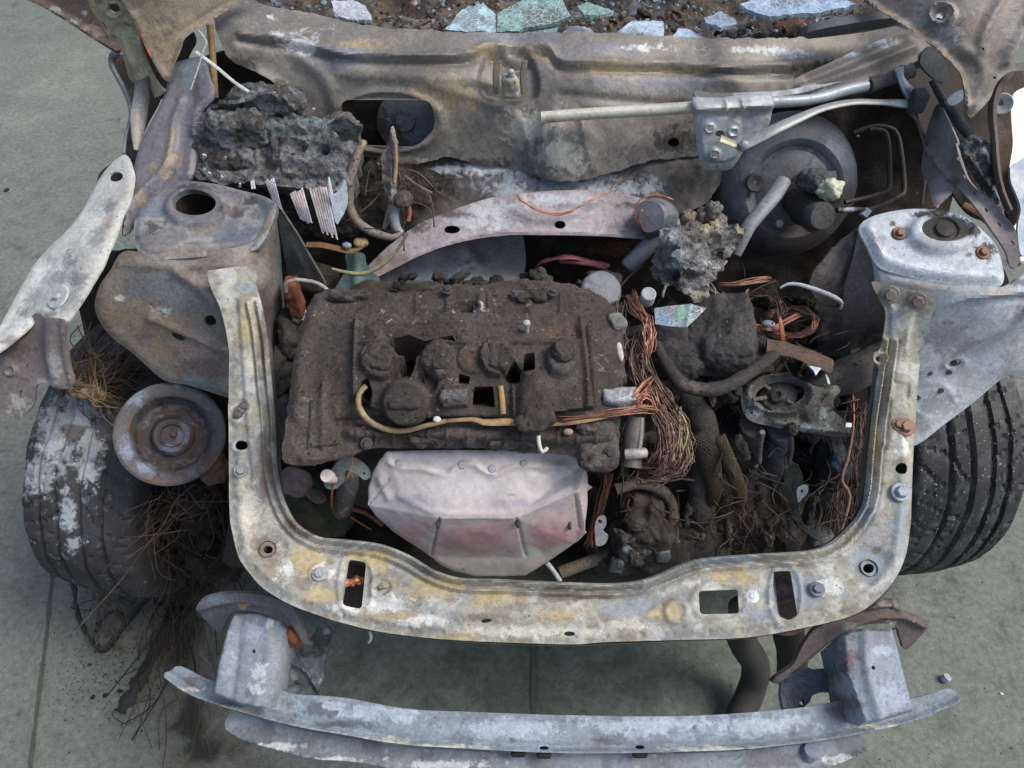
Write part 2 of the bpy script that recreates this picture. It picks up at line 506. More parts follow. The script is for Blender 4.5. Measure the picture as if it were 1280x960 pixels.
    bp = N.new('ShaderNodeBump'); bp.inputs['Strength'].default_value = bump; bp.inputs['Distance'].default_value = dist
    L.new(nb.outputs['Fac'], bp.inputs['Height'])
    bs = N.new('ShaderNodeBump'); bs.inputs['Strength'].default_value = .5; bs.inputs['Distance'].default_value = .0007
    L.new(sm_.outputs[0], bs.inputs['Height']); L.new(bp.outputs[0], bs.inputs['Normal']); bp = bs
    bp2 = N.new('ShaderNodeBump'); bp2.inputs['Strength'].default_value = bump*.6; bp2.inputs['Distance'].default_value = .0006
    L.new(n2.outputs['Fac'], bp2.inputs['Height']); L.new(bp.outputs[0], bp2.inputs['Normal']); L.new(bp2.outputs[0], b.inputs['Normal'])
    MAT[name] = m; return m
material('steel', mottle=.13, rough=.55, metal=.18, grain=.30, gscale=170, bump=.35, bscale=110, speck=S(60, 56, 54), speck_th=.66, speck_sc=330)
material('ash_steel', mottle=.12, rough=.75, metal=.05, grain=.26, gscale=150, bump=.4, bscale=120, speck=S(92, 88, 86), speck_th=.64, speck_sc=230)
material('rust_steel', mottle=.14, rough=.75, metal=.1, grain=.35, gscale=190, bump=.5, bscale=140, rustc=S(112, 90, 74), rust_th=.6)
material('char', mottle=.2, rough=.82, metal=0, grain=.5, gscale=220, bump=.55, bscale=150, fine=700, spec=.3, speck=S(120, 116, 114), speck_th=.70, speck_sc=420, dist=.003)
material('charcoal', mottle=.25, msc=90, rough=.9, metal=0, grain=.55, gscale=170, bump=1.0, bscale=90, fine=600, spec=.25, speck=S(150, 150, 152), speck_th=.66, speck_sc=240, dist=.005)
material('alloy', mottle=.10, rough=.45, metal=.25, grain=.16, gscale=200, bump=.25, bscale=150)
material('shield', stain_soft=.9, stain_sc=25, mottle=.07, rough=.5, metal=.1, grain=.12, gscale=120, bump=.2, bscale=70)
material('rubber', rough=.75, metal=0, grain=.3, gscale=200, bump=.35, bscale=200, spec=.4)
material('tyre', rough=.62, metal=0, grain=.3, gscale=200, bump=.4, bscale=200, spec=.45, speck=S(190, 192, 194), speck_th=.645, speck_sc=230)
material('copper', rough=.45, metal=.5, grain=.4, gscale=120, bump=.1)
material('wire', rough=.7, metal=.2, grain=.4, gscale=150, bump=.3)
material('glass_dull', crack=95, mottle=.3, msc=140, rough=.3, metal=0, grain=.35, gscale=220, bump=.3, bscale=200, spec=.6, speck=S(205, 215, 215), speck_th=.62, speck_sc=330)
material('concrete', mottle=.07, msc=26, stain_sc=14, stain_soft=.7, rough=.92, metal=0, grain=.33, gscale=75, bump=.8, bscale=120, fine=520, spec=.22, dist=.002, speck=S(80, 82, 76), speck_th=.66, speck_sc=330)

# ------------------------------------------------------------------ ground: one sheet to the horizon
def ground():
    gx = np.concatenate([[-60, -20, -8, -4, -2.6], np.arange(-2.2, 2.21, .014), [2.6, 4, 8, 20, 60]])
    gy = np.concatenate([[-60, -20, -6, -2, -.6], np.arange(0, 3.9, .014), [4.6, 6, 9, 20, 60]])
    X, Yy = np.meshgrid(gx, gy); n, m = X.shape
    V = np.stack([X.ravel(), Yy.ravel(), np.zeros(n*m)], 1)
    core = (np.abs(V[:, 0]) < 2.2) & (V[:, 1] > 0) & (V[:, 1] < 3.8)
    V[:, 2] = np.where(core, (fbm(V*14, 5)-.5)*.0006, 0)
    idx = np.arange(n*m).reshape(n, m)
    Fc = np.stack([idx[:-1, :-1], idx[:-1, 1:], idx[1:, 1:], idx[1:, :-1]], -1).reshape(-1, 4)
    q = pxarr(V); q[~core] = -9999
    lay = [(S(106, 113, 108), .6, .7, .5, None),
           (S(118, 120, 113), .3, 2.0, .62, None),
           (S(128, 133, 124), .6, 6, .35, [(70, 110, 60, 26), (30, 150, 60, 22), (95, 78, 45, 18), (118, 110, 10, 6)]),
           (S(92, 84, 74), .8, 7, .30, [(235, 880, 90, 150), (190, 720, 120, 120), (290, 930, 70, 80)]),
           (S(42, 38, 34), .85, 12, .36, [(292, 935, 26, 34), (225, 790, 44, 100), (200, 720, 100, 60), (235, 890, 40, 80), (262, 935, 60, 34)]),
           (S(58, 62, 58), .7, 5, .40, [(800, 860, 110, 50), (880, 880, 60, 40)]),  # soft shadow shapes behind the bumper beam, painted into the ground colour
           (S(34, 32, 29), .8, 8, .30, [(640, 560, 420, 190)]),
           (S(76, 80, 73), .8, 5, .15, [(640, 845, 320, 60)]),  # shadow between front panel and bumper beam, painted as darker ground
           (S(106, 108, 100), .7, 8, .35, [(62, 760, 7, 70), (54, 850, 7, 70), (46, 930, 7, 70), (668, 845, 8, 60)])]
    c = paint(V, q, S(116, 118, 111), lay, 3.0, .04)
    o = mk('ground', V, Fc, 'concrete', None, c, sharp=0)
    o['kind'] = 'structure'
def joint(line, w):
    q = cr3(pts3([(x, y, 0.0) for x, y in line]), .012); t = np.gradient(q, axis=0); t /= np.linalg.norm(t, axis=1)[:, None]
    n_ = np.stack([-t[:, 1], t[:, 0], np.zeros(len(t))], 1); ww = w*(.7+.6*fbm(q*25, 3))[:, None]
    V = np.concatenate([q-n_*ww, q+n_*ww]); V[:, 2] = .0025; m = len(q)
    o = mk('ground_joint', V, [(i, i+1, m+i+1, m+i) for i in range(m-1)], 'concrete', None, S(78, 80, 73), sharp=0)
    o['kind'] = 'structure'
ground()
joint([(669, 700), (668, 800), (668, 850), (667, 900), (666, 975)], .0065)
joint([(78, 640), (66, 720), (58, 800), (48, 880), (36, 980)], .004)
# ground beyond the right wing, its sunlight painted in as a near-white slab
def sunlit_patch():
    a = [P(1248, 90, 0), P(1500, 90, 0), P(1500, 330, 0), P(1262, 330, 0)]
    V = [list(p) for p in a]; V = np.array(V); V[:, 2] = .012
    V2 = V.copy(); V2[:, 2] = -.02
    o = mk('sunlit_patch', np.concatenate([V, V2]), [(3, 2, 1, 0), (0, 1, 5, 4), (1, 2, 6, 5), (2, 3, 7, 6), (3, 0, 4, 7)], 'concrete', None, S(240, 238, 226))
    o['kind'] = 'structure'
sunlit_patch()

# stains shared by the burnt metal
ASH = S(196, 196, 198); OCHRE = S(168, 146, 108); RUST = S(122, 84, 60); SOOT = S(52, 48, 46); BLUE = S(134, 144, 164); PINK = S(165, 148, 150)
TAN = S(146, 130, 112)

# ================================================================== car body shell
body = thing('car_body', 'burnt grey car body shell with bulkhead, strut towers and inner wings round the engine bay', 'car body', (.08, 1.0, 0))

# sooty lower bulkhead and rails; dark sheet added to fill the shaded void below
sheet('lower_bulkhead', [(225, 90), (400, 55), (640, 60), (1000, 70), (1170, 60), (1190, 250), (1120, 340), (1000, 420), (640, 420), (400, 420), (300, 350), (235, 250)],
      [(240, 100, Y(1.22)), (1180, 100, Y(1.22)), (640, 200, Y(1.19)), (400, 400, Y(1.12)), (1000, 400, Y(1.12))], 'char', body,
      base=S(58, 50, 46), layers=[(S(84, 70, 60), .7, 14, .6, None), (S(100, 98, 98), .5, 30, .72, None)], step=7, rough=.006, rfreq=25, thick=.01)
sheet('under_tray', [(330, 420), (640, 380), (1080, 380), (1100, 560), (1060, 700), (900, 730), (640, 740), (420, 720), (340, 640)],
      [(340, 430, .36), (1090, 430, .38), (640, 560, .30), (380, 690, .30), (1040, 690, .30)], 'char', body,
      base=S(44, 40, 37), layers=[(S(70, 62, 55), .7, 18, .6, None), (S(96, 92, 88), .5, 40, .74, None)], step=7, rough=.03, rfreq=16, thick=.02)
for nm, pts, zs in (('subframe_rail', [(300, 700, .42), (330, 560, .42), (390, 430, .45)], .03), ('subframe_rail', [(1100, 700, .40), (1085, 560, .42), (1060, 430, .5)], .035)):
    tube(nm, pts, zs, 'char', body, base=S(62, 56, 52), sides=8, layers=[(S(100, 80, 66), .6, 20, .6, None)])
tube('cross_rail', [(330, 690, .36), (640, 715, .34), (1080, 690, .36)], .028, 'char', body, base=S(70, 66, 62), sides=8)

# bulkhead / windscreen panel
fw_out = [(268, 14), (300, -6), (336, 8), (380, 14), (425, 26), (470, 33), (560, 39), (640, 41), (740, 40), (800, 43), (880, 47), (960, 48), (1030, 44), (1095, 32), (1128, 34), (1158, 52), (1166, 72),
          (1130, 92), (1060, 108), (985, 120), (935, 150), (900, 190), (850, 197), (810, 202), (770, 214), (735, 222), (700, 224), (665, 217), (630, 210), (590, 204), (560, 197), (520, 206), (500, 210), (470, 200),
          (440, 186), (405, 170), (376, 150), (360, 118), (325, 92), (290, 76), (275, 50)]
fw_ctrl = [(300, 5, Y(1.24)), (425, 28, Y(1.22)), (640, 41, Y(1.215)), (880, 48, Y(1.215)), (1110, 34, Y(1.24)),
           (300, 40, Y(1.17)), (425, 64, Y(1.150)), (560, 70, Y(1.145)), (740, 78, Y(1.145)), (900, 86, Y(1.145)), (1120, 62, Y(1.18)),
           (310, 75, Y(1.155)), (425, 84, Y(1.145)), (640, 96, Y(1.140)), (900, 104, Y(1.140)), (1100, 88, Y(1.165)),
           (380, 150, Y(1.12)), (480, 190, Y(1.10)), (640, 200, Y(1.09)), (700, 222, Y(1.06)), (860, 195, Y(1.10))]
fold = [(300, 42), (360, 52), (425, 66), (470, 69), (560, 70), (592, 66), (604, 58), (625, 57), (634, 66), (650, 70), (664, 60), (684, 58), (700, 76), (740, 78), (834, 80), (896, 84), (977, 82), (1040, 76)]
fw_rel = rsum(ridge(fold, 5, .006), ridge([(p[0], p[1]+9) for p in fold], 5, -.007), ridge([(425, 92), (560, 98), (620, 104)], 8, .004), ridge([(700, 118), (800, 128), (860, 132)], 6, -.004),
              plateau([(610, 68), (660, 68), (668, 122), (604, 122)], 8, -.014),
              dish(702, 190, 40, 46, .45, .020), dish(690, 168, 14, 30, .5, .008), ridge([(727, 150), (735, 190), (742, 212)], 5, .006),
              ring(484, 152, 68, 38, .10, .005), ridge([(540, 105), (640, 140), (660, 180)], 7, .003), ridge([(330, 40), (400, 90), (420, 130)], 9, .005), ridge([(375, 148), (366, 128), (350, 108), (325, 92)], 6, .006))
fw_hole = rrect([(427, 124), (540, 124), (545, 160), (520, 184), (440, 181), (428, 160)], 12)
fw, fwS = sheet('bulkhead', fw_out, fw_ctrl, 'steel', body, base=S(126, 120, 114), holes=[fw_hole, ell(842, 178, 7, 6)], step=2.8, relief=fw_rel, thick=.004, jag=1.5, rough=.0012, rfreq=40,
      layers=[(S(104, 98, 96), .7, 10, .55, None), (S(150, 142, 128), .6, 16, .62, None),
              (OCHRE, .5, 18, .42, [(450, 56, 60, 9), (600, 62, 24, 10), (676, 68, 30, 12), (770, 84, 70, 9), (860, 88, 50, 7), (560, 120, 60, 30)]),
              (S(120, 122, 136), .6, 14, .45, [(640, 48, 120, 10), (420, 70, 60, 30), (760, 60, 100, 10), (830, 105, 120, 20)]),
              (S(186, 182, 172), .8, 18, .42, [(702, 190, 46, 40), (660, 160, 40, 30)]),
              (ASH, .85, 60, .5, [(790, 60, 90, 8), (950, 62, 60, 8), (985, 66, 40, 9), (340, 20, 12, 6), (380, 55, 40, 20), (350, 45, 20, 10)]),
              (SOOT, .8, 30, .42, [(300, 80, 30, 12), (345, 110, 20, 20), (842, 178, 40, 24), (900, 150, 40, 30), (1030, 90, 60, 14), (600, 203, 60, 10)]),
              (S(84, 76, 72), .6, 20, .45, [(640, 90, 26, 26), (470, 190, 60, 16), (800, 190, 60, 20)]),
              (S(178, 168, 150), .7, 24, .45, [(520, 200, 40, 10), (500, 195, 30, 10)])])
# things behind the opening and the bracket in the middle
lathe('blower_disc', [(.001, .003), (.018, .003), (.019, .0), (.019, -.004), (.05, -.006), (.052, -.03)], P(506, 151, y=1.17), (-.1, -.8, .6), 'steel', body, base=S(112, 118, 128), layers=[(S(74, 62, 56), .95, 20, .15, [(470, 165, 34, 34), (506, 182, 30, 14)])], closed=False)
for x0 in (622, 656):
    tube('bracket_wall', [(x0, 76, Y(1.128)), (x0-2, 96, Y(1.122)), (x0, 116, Y(1.118))], .004, 'steel', body, base=S(120, 112, 104), flat=2.2)
blob('bracket_clip', P(638, 108, y=1.10), (.013, .012, .016), 'ash_steel', body, p=4, amp=.004, freq=60, n=12, base=S(176, 166, 146), layers=[(ASH, .9, 60, .55, None), (SOOT, .7, 50, .62, None)])
lathe('clip_stud', [(.006, -.01), (.006, .004), (.004, .012), (.001, .014)], P(639, 96, y=1.10), (0, -.3, 1), 'ash_steel', body, base=S(170, 172, 174), seg=12)
lathe('rivet_ring', [(.003, .002), (.007, .003), (.008, 0), (.008, -.004)], fwS.at(712, 158, .012)[0], fwS.at(712, 158)[1], 'ash_steel', body, base=S(170, 168, 160), seg=16, closed=False)
# layered end pieces of the windscreen panel
sheet('scuttle_end', [(985, 104), (1046, 74), (1090, 54), (1128, 42), (1150, 52), (1158, 68), (1120, 88), (1060, 108), (1000, 118)],
      [(1000, 112, Y(1.10)), (1060, 76, Y(1.13)), (1150, 60, Y(1.16)), (1120, 90, Y(1.12))], 'steel', body, base=S(106, 100, 96), relief=rsum(ridge([(1000, 112), (1060, 92), (1140, 60)], 6, .008), ridge([(1010, 100), (1080, 70), (1130, 48)], 5, -.005)),
      layers=[(S(150, 158, 172), .8, 20, .42, [(1100, 52, 34, 9), (1060, 68, 20, 6)]), (S(170, 160, 140), .6, 30, .5, [(1010, 112, 40, 7)])], step=3.2)
sheet('scuttle_lip', [(870, 113), (900, 116), (985, 112), (1040, 98), (1062, 92), (1064, 98), (1030, 108), (985, 119), (900, 124), (872, 122)],
      [(870, 118, Y(1.085)), (985, 116, Y(1.085)), (1062, 96, Y(1.11))], 'ash_steel', body, base=S(140, 142, 144), layers=[(SOOT, .8, 25, .6, None), (ASH, .8, 30, .6, None)], step=3, thick=.006)

# dash and scuttle behind the missing windscreen
sheet('dash_debris_bed', [(230, -40), (1300, -60), (1290, 30), (1130, 44), (1030, 56), (880, 60), (640, 54), (430, 40), (300, 16)],
      [(300, 10, .97), (640, 50, .945), (1100, 40, .96), (640, -40, .96), (1250, -40, .98), (300, -40, .98)], 'charcoal', body, base=S(62, 58, 54), rough=.012, rfreq=22, step=5,
      layers=[(S(40, 36, 34), .8, 18, .5, None), (S(118, 100, 84), .6, 26, .66, None), (S(120, 120, 120), .6, 50, .68, None), (S(110, 80, 70), .7, 18, .4, [(1000, 36, 60, 10), (380, 4, 30, 8)])])
tube('dash_wire', [(1030, 33, 1.02), (1060, 29, 1.025), (1090, 22, 1.03), (1110, 18, 1.03)], .006, 'copper', body, base=S(196, 110, 64), layers=[(S(110, 90, 76), .8, 40, .6, None)])
sheet('dash_bar', [(1010, 40), (1060, 30), (1120, 22), (1124, 30), (1080, 40), (1010, 48)], [(1010, 44, 1.005), (1120, 24, 1.03), (1080, 40, 1.0)], 'steel', body, base=S(92, 92, 96), thick=.012, relief=ridge([(1010, 44), (1120, 27)], 3, .006))

# ---- crossmember under the bulkhead, ash white
sheet('heat_insulation', [(484, 205), (520, 190), (560, 184), (600, 188), (660, 202), (700, 208), (760, 200), (810, 186), (880, 176), (908, 200), (890, 245), (850, 268), (800, 262), (740, 250), (660, 248), (600, 258), (540, 276), (490, 290), (470, 262), (472, 232)],
      [(490, 205, Y(1.105)), (700, 210, Y(1.085)), (880, 180, Y(1.12)), (480, 280, Y(1.03)), (660, 248, Y(1.045)), (860, 262, Y(1.03))], 'steel', body, base=S(88, 83, 80), step=3.2, rough=.003, rfreq=45, jag=3, thick=.008,
      layers=[(S(66, 60, 57), .8, 18, .5, None), (S(58, 51, 47), .9, 20, .4, [(530, 240, 50, 26), (860, 225, 40, 26), (500, 262, 30, 20)]), (S(176, 180, 184), .85, 40, .45, [(610, 212, 60, 14), (640, 236, 40, 20), (720, 236, 110, 20), (800, 236, 60, 16), (560, 212, 40, 8)]), (S(150, 156, 170), .7, 70, .6, [(700, 230, 160, 30)])])
cm_out = [(462, 330), (490, 304), (520, 282), (552, 268), (590, 254), (630, 244), (700, 238), (760, 240), (812, 250), (842, 264), (850, 282), (834, 303), (800, 299), (740, 295), (680, 294), (640, 294), (600, 298), (560, 307), (520, 322), (488, 338), (470, 346), (452, 342)]
cm_ctrl = [(470, 335, Y(.965)), (560, 300, Y(.985)), (640, 293, Y(.985)), (740, 294, Y(.985)), (834, 302, Y(.975)), (590, 256, Y(1.03)), (700, 240, Y(1.04)), (820, 254, Y(1.03)), (520, 284, Y(1.01))]
cm, cmS = sheet('crossmember', cm_out, cm_ctrl, 'ash_steel', body, base=S(172, 162, 166), holes=[ell(565, 287, 10, 5), ell(700, 281, 7, 5)], step=3.2, thick=.003,
      relief=rsum(ridge([(690, 262), (730, 262)], 7, -.006), ridge([(690, 268), (735, 268)], 4, .004), ridge([(455, 340), (520, 318), (600, 294), (700, 290), (830, 299)], 3, .003)), rough=.001, rfreq=60,
      layers=[(ASH, .75, 20, .5, [(620, 262, 60, 20), (700, 248, 90, 12), (590, 280, 60, 16)]), (S(130, 108, 100), .7, 20, .42, [(490, 325, 40, 20), (800, 280, 40, 18)]), (S(80, 72, 70), .8, 40, .5, [(560, 268, 60, 7), (800, 256, 50, 6), (520, 284, 40, 8)]), (S(142, 128, 126), .6, 14, .55, None)])
sheet('tunnel_panel', [(486, 338), (520, 323), (560, 308), (600, 299), (640, 295), (654, 295), (652, 348), (600, 362), (480, 366), (440, 366), (452, 346)],
      [(486, 340, Y(.99)), (640, 297, Y(1.03)), (652, 348, Y(1.0)), (480, 366, Y(.96))], 'steel', body, base=S(130, 131, 137), step=3.4, relief=rsum(ridge([(560, 345), (605, 322), (626, 304)], 5, .006), ridge([(500, 348), (560, 352), (640, 352)], 6, .005), ridge([(586, 312), (600, 330)], 6, -.004)),
      layers=[(S(130, 112, 112), .8, 14, .4, [(600, 306, 60, 12)]), (S(112, 126, 142), .8, 14, .42, [(570, 335, 60, 14), (520, 345, 40, 10)]), (SOOT, .6, 30, .62, None)])
sheet('tunnel_panel', [(648, 295), (700, 295), (790, 300), (836, 304), (810, 320), (790, 332), (786, 350), (700, 360), (648, 358)],
      [(648, 300, Y(1.06)), (836, 306, Y(1.04)), (700, 358, Y(1.05))], 'char', body, base=S(54, 44, 40), step=4, layers=[(S(108, 74, 58), .9, 14, .4, [(770, 310, 50, 14)]), (S(90, 84, 80), .6, 50, .62, None)])
tube('melted_strip', [(668, 338, Y(1.01)), (676, 328, Y(1.005)), (690, 324, Y(1.0)), (712, 321, Y(.995)), (735, 326, Y(.995)), (762, 332, Y(.99))], [.004, .006, .007, .006, .007, .005], 'wire', body, base=S(184, 116, 122), flat=.4, bumps=.3)
tube('melted_strip', [(700, 326, Y(1.0)), (730, 329, Y(.99)), (758, 335, Y(.985))], .004, 'wire', body, base=S(170, 104, 110), bumps=.3)
lathe('pipe_stub', [(.001, .03), (.013, .03), (.0145, .028), (.0145, -.04), (.012, -.045)], P(808, 310, y=.97), (.55, .35, .45), 'alloy', body, base=S(112, 116, 124), layers=[(S(128, 88, 66), .9, 20, .35, [(796, 302, 14, 12)]), (BLUE, .7, 20, .4, [(815, 312, 8, 16)])], seg=24)
lathe('sleeve', [(.026, -.03), (.03, .0), (.029, .03), (.024, .038), (.001, .04)], P(822, 272, y=1.0), (-.45, -.6, .5), 'steel', body, base=S(134, 130, 138), layers=[(S(96, 108, 124), .8, 20, .45, [(838, 280, 14, 20)])], seg=26)
tubes('copper_wire', [(pts3([(645, 243, Y(1.02)), (660, 256, Y(1.01)), (678, 264, Y(1.0)), (700, 267, Y(1.0)), (718, 262, Y(1.0)), (735, 252, Y(1.01)), (765, 238, Y(1.03))]), .0016),
                      (pts3([(648, 248, Y(1.015)), (672, 263, Y(1.0)), (700, 269, Y(.995)), (722, 261, Y(1.0))]), .0014)], 'copper', body, base=S(196, 136, 110))
tubes('copper_wire', [(pts3([(812, 300, Y(.97)), (800, 285, Y(.965)), (793, 270, Y(.97)), (800, 250, Y(.98)), (820, 243, Y(.99)), (842, 250, Y(.98))]), .0015),
                      (pts3([(806, 292, Y(.965)), (797, 272, Y(.965)), (804, 262, Y(.97))]), .0014)], 'copper', body, base=S(160, 104, 80))

# ---- left strut tower
tl_out = [(225, 224), (266, 228), (300, 236), (326, 243), (340, 250), (345, 260), (337, 284), (325, 305), (310, 314), (253, 320), (192, 323), (174, 317), (167, 297), (168, 269), (187, 245), (208, 229)]
tl_ctrl = [(225, 224, .893), (340, 252, .888), (250, 320, .852), (172, 310, .858), (250, 270, .878), (310, 314, .85)]
tl_rel = rsum(ring(245, 258, 36, 21, .16, .006), dish(262, 268, 74, 34, .14, -.006), ridge([(170, 270), (169, 298), (178, 313), (200, 318), (255, 314), (306, 308), (320, 300), (334, 280)], 3.2, -.003), dish(245, 256, 34, 20, .25, .006), ridge([(195, 292), (240, 300), (285, 292)], 4, -.002))
tower, tlS = sheet('strut_tower', tl_out, tl_ctrl, 'steel', body, base=S(118, 114, 116), holes=[ell(243, 254, 27, 15, 0, 28)], step=3, relief=tl_rel, thick=.010, edge=(4, .003),
      layers=[(S(140, 128, 114), .7, 16, .45, [(230, 312, 70, 14), (250, 285, 40, 12)]), (S(104, 112, 128), .7, 16, .42, [(300, 290, 40, 20), (190, 260, 26, 16), (330, 262, 16, 16)]), (S(72, 66, 64), .8, 30, .45, [(192, 282, 20, 14), (312, 250, 14, 8), (285, 262, 20, 10), (245, 236, 40, 8)]), (S(168, 168, 164), .6, 40, .58, None)])
tower['label'] = 'grey brown strut tower top with an open round hole'
lathe('strut_well', [(.036, .0), (.034, -.03), (.03, -.06), (.001, -.062)], tlS.at(243, 254, -.004)[0], tlS.at(243, 254)[1], 'char', tower, base=S(44, 38, 34), seg=28, closed=False)
al_out = [(150, 317), (170, 316), (192, 318), (253, 314), (308, 308), (322, 300), (334, 284), (346, 262), (352, 300), (356, 345), (359, 415), (350, 470), (330, 505), (290, 500), (235, 483), (203, 476), (168, 446), (134, 418), (118, 388), (123, 360), (137, 338)]
al_ctrl = [(150, 318, .852), (192, 326, .848), (253, 323, .846), (311, 317, .846), (338, 288, .862), (346, 262, .880), (122, 372, .80), (134, 416, .74), (203, 474, .66), (235, 482, .65), (300, 400, .765), (230, 390, .775), (300, 345, .835),
           (330, 500, .62), (352, 300, .82), (356, 345, .745), (358, 415, .64), (330, 360, .80)]
apron, alS = sheet('inner_wing', al_out, al_ctrl, 'rust_steel', body, base=S(130, 122, 116), holes=[ell(263, 401, 8, 7), ell(223, 421, 9, 5, 25)], step=3.6, thick=.004, edge=(7, .004),
      relief=rsum(ridge([(222, 339), (250, 358), (274, 386), (284, 420)], 7, .008), ridge([(190, 398), (215, 412), (250, 424), (285, 440)], 6, .006), ridge([(196, 405), (235, 424), (280, 446)], 4, -.004), ridge([(150, 330), (250, 333), (315, 326)], 5, .003), plateau([(256, 335), (330, 326), (332, 360), (262, 364)], 6, .002)),
      layers=[(S(118, 119, 126), .8, 12, .35, [(190, 358, 60, 26), (230, 375, 50, 26)]), (S(146, 126, 100), .6, 18, .40, [(160, 395, 44, 30), (215, 405, 40, 18), (200, 440, 34, 20)]), (S(158, 138, 132), .7, 14, .42, [(250, 435, 50, 24), (150, 412, 20, 10)]),
              (S(110, 96, 92), .6, 16, .5, [(255, 460, 60, 20)]), (ASH, .85, 40, .55, [(205, 388, 16, 10), (190, 385, 10, 8), (150, 372, 8, 8)]), (S(108, 128, 132), .8, 16, .38, [(354, 330, 14, 60), (352, 400, 14, 40), (240, 478, 40, 10)]), (S(96, 70, 56), .6, 60, .66, None)])
for x, yy in ((279, 345), (308, 343)):
    lathe('rust_ring', [(.0005, .0012), (.011, .0014), (.0125, .0008), (.013, -.001)], alS.at(x, yy, .0045)[0], alS.at(x, yy)[1], 'rust_steel', apron, base=S(128, 82, 62), seg=18)
    hexbolt('bolt', alS.at(x, yy, .006)[0], alS.at(x, yy)[1], .0065, apron, base=S(162, 152, 144) if x < 300 else S(140, 104, 84), washer=False)
sheet('tower_brace', [(345, 254), (352, 264), (372, 294), (388, 322), (402, 346), (406, 358), (390, 358), (371, 347), (360, 342), (355, 318), (349, 285)],
      [(347, 258, .878), (400, 350, .74), (362, 342, .74), (372, 296, .82)], 'rust_steel', body, base=S(112, 100, 94), relief=ridge([(349, 266), (374, 310), (395, 352)], 3, -.003), layers=[(S(110, 122, 122), .7, 18, .5, None), (SOOT, .7, 30, .65, None)], step=3, thick=.004)
# flange round the outside of the tower and the rail behind it
ur_out = [(210, 82), (232, 72), (255, 70), (265, 90), (266, 120), (252, 140), (247, 175), (243, 210), (236, 224), (222, 226), (205, 230), (186, 244), (170, 266), (160, 290), (152, 292), (154, 262), (162, 236), (165, 215), (170, 190), (180, 165), (192, 143), (201, 124), (207, 103)]
ur_ctrl = [(215, 85, Y(1.12)), (260, 80, Y(1.12)), (264, 120, Y(1.08)), (240, 220, .888), (165, 240, .872), (156, 290, .855), (205, 150, .935), (250, 160, .925)]
sheet('upper_rail', ur_out, ur_ctrl, 'steel', body, base=S(118, 114, 120), step=3.2, thick=.004, edge=(5, .004),
      relief=rsum(ridge([(157, 292), (163, 262), (178, 240), (196, 224), (208, 207), (215, 182), (218, 152), (228, 126)], 5, .007), ridge([(164, 294), (172, 262), (188, 240), (214, 214)], 4, -.005), ridge([(246, 140), (242, 180), (238, 218)], 7, .004), dish(222, 88, 14, 6, .4, .003)),
      layers=[(S(140, 126, 108), .8, 18, .42, [(200, 215, 24, 14), (214, 180, 8, 30), (176, 245, 14, 20), (215, 200, 20, 16)]), (S(124, 134, 144), .7, 14, .42, [(235, 80, 26, 10), (235, 100, 16, 26)]), (S(84, 76, 72), .7, 30, .5, [(246, 120, 12, 40), (212, 100, 10, 10)]), (ASH, .7, 60, .6, [(195, 222, 12, 8)])])
# hinge panel and strap, left
sheet('hinge_panel', [(158, -20), (310, -20), (302, 0), (290, 10), (270, 21), (248, 35), (231, 48), (227, 60), (219, 80), (215, 100), (206, 100), (191, 76), (176, 46), (165, 22)],
      [(160, -10, 1.10), (300, 0, 1.05), (212, 98, Y(1.085)), (230, 50, 1.03), (176, 46, 1.04)], 'rust_steel', body, base=S(128, 116, 102), step=3.2, thick=.004,
      relief=rsum(ridge([(304, 0), (270, 19), (232, 46), (224, 64), (216, 98)], 3.4, .006), ridge([(296, 0), (265, 16), (228, 40)], 5, -.003), ridge([(168, 20), (190, 70), (206, 96)], 5, .005)),
      layers=[(S(150, 132, 108), .8, 18, .45, [(210, 60, 26, 34), (200, 40, 30, 20)]), (S(108, 98, 92), .8, 14, .42, [(240, 5, 50, 26)]), (S(186, 96, 70), .85, 22, .42, [(186, 70, 8, 12), (178, 50, 5, 16)]), (S(80, 72, 66), .6, 60, .62, None)])
sheet('hood_hinge', [(110, -20), (160, -20), (163, 14), (172, 32), (176, 52), (188, 84), (200, 106), (206, 114), (198, 120), (192, 110), (186, 95), (176, 100), (163, 100), (156, 78), (150, 58), (138, 49), (131, 30), (119, 20), (112, 6)],
      [(112, 0, 1.09), (160, 0, 1.09), (150, 58, 1.02), (200, 112, .965), (165, 98, .975)], 'rust_steel', body, base=S(150, 142, 122), holes=[ell(143, 11, 7, 6, 20)], step=3, thick=.005,
      relief=rsum(ring(143, 11, 11, 9, .2, .004), ridge([(148, 34), (165, 36), (170, 40)], 4, -.006), ridge([(155, 48), (162, 70), (170, 96)], 4, .005), ridge([(176, 54), (190, 88), (202, 112)], 3, .004)),
      layers=[(S(112, 98, 88), .8, 20, .45, [(160, 32, 14, 6), (168, 90, 12, 16), (140, 0, 30, 10)]), (S(180, 174, 160), .7, 20, .5, [(135, 40, 8, 14), (150, 64, 8, 16)]), (S(168, 98, 74), .8, 22, .45, [(182, 60, 8, 24)])])
tube('hinge_strap', [(158, 38, 1.03), (166, 56, 1.015), (173, 76, .995), (177, 98, .97), (177, 120, .945), (173, 150, .92), (171, 188, .895)], [.008, .009, .009, .011, .012, .009, .004], 'steel', body, base=S(146, 140, 134), flat=.4, layers=[(S(120, 130, 142), .7, 20, .45, [(178, 120, 12, 40)])])
tube('hinge_strap', [(184, 84, .985), (189, 100, .965), (192, 112, .95), (196, 122, .94)], .005, 'steel', body, base=S(150, 140, 120), flat=.5)
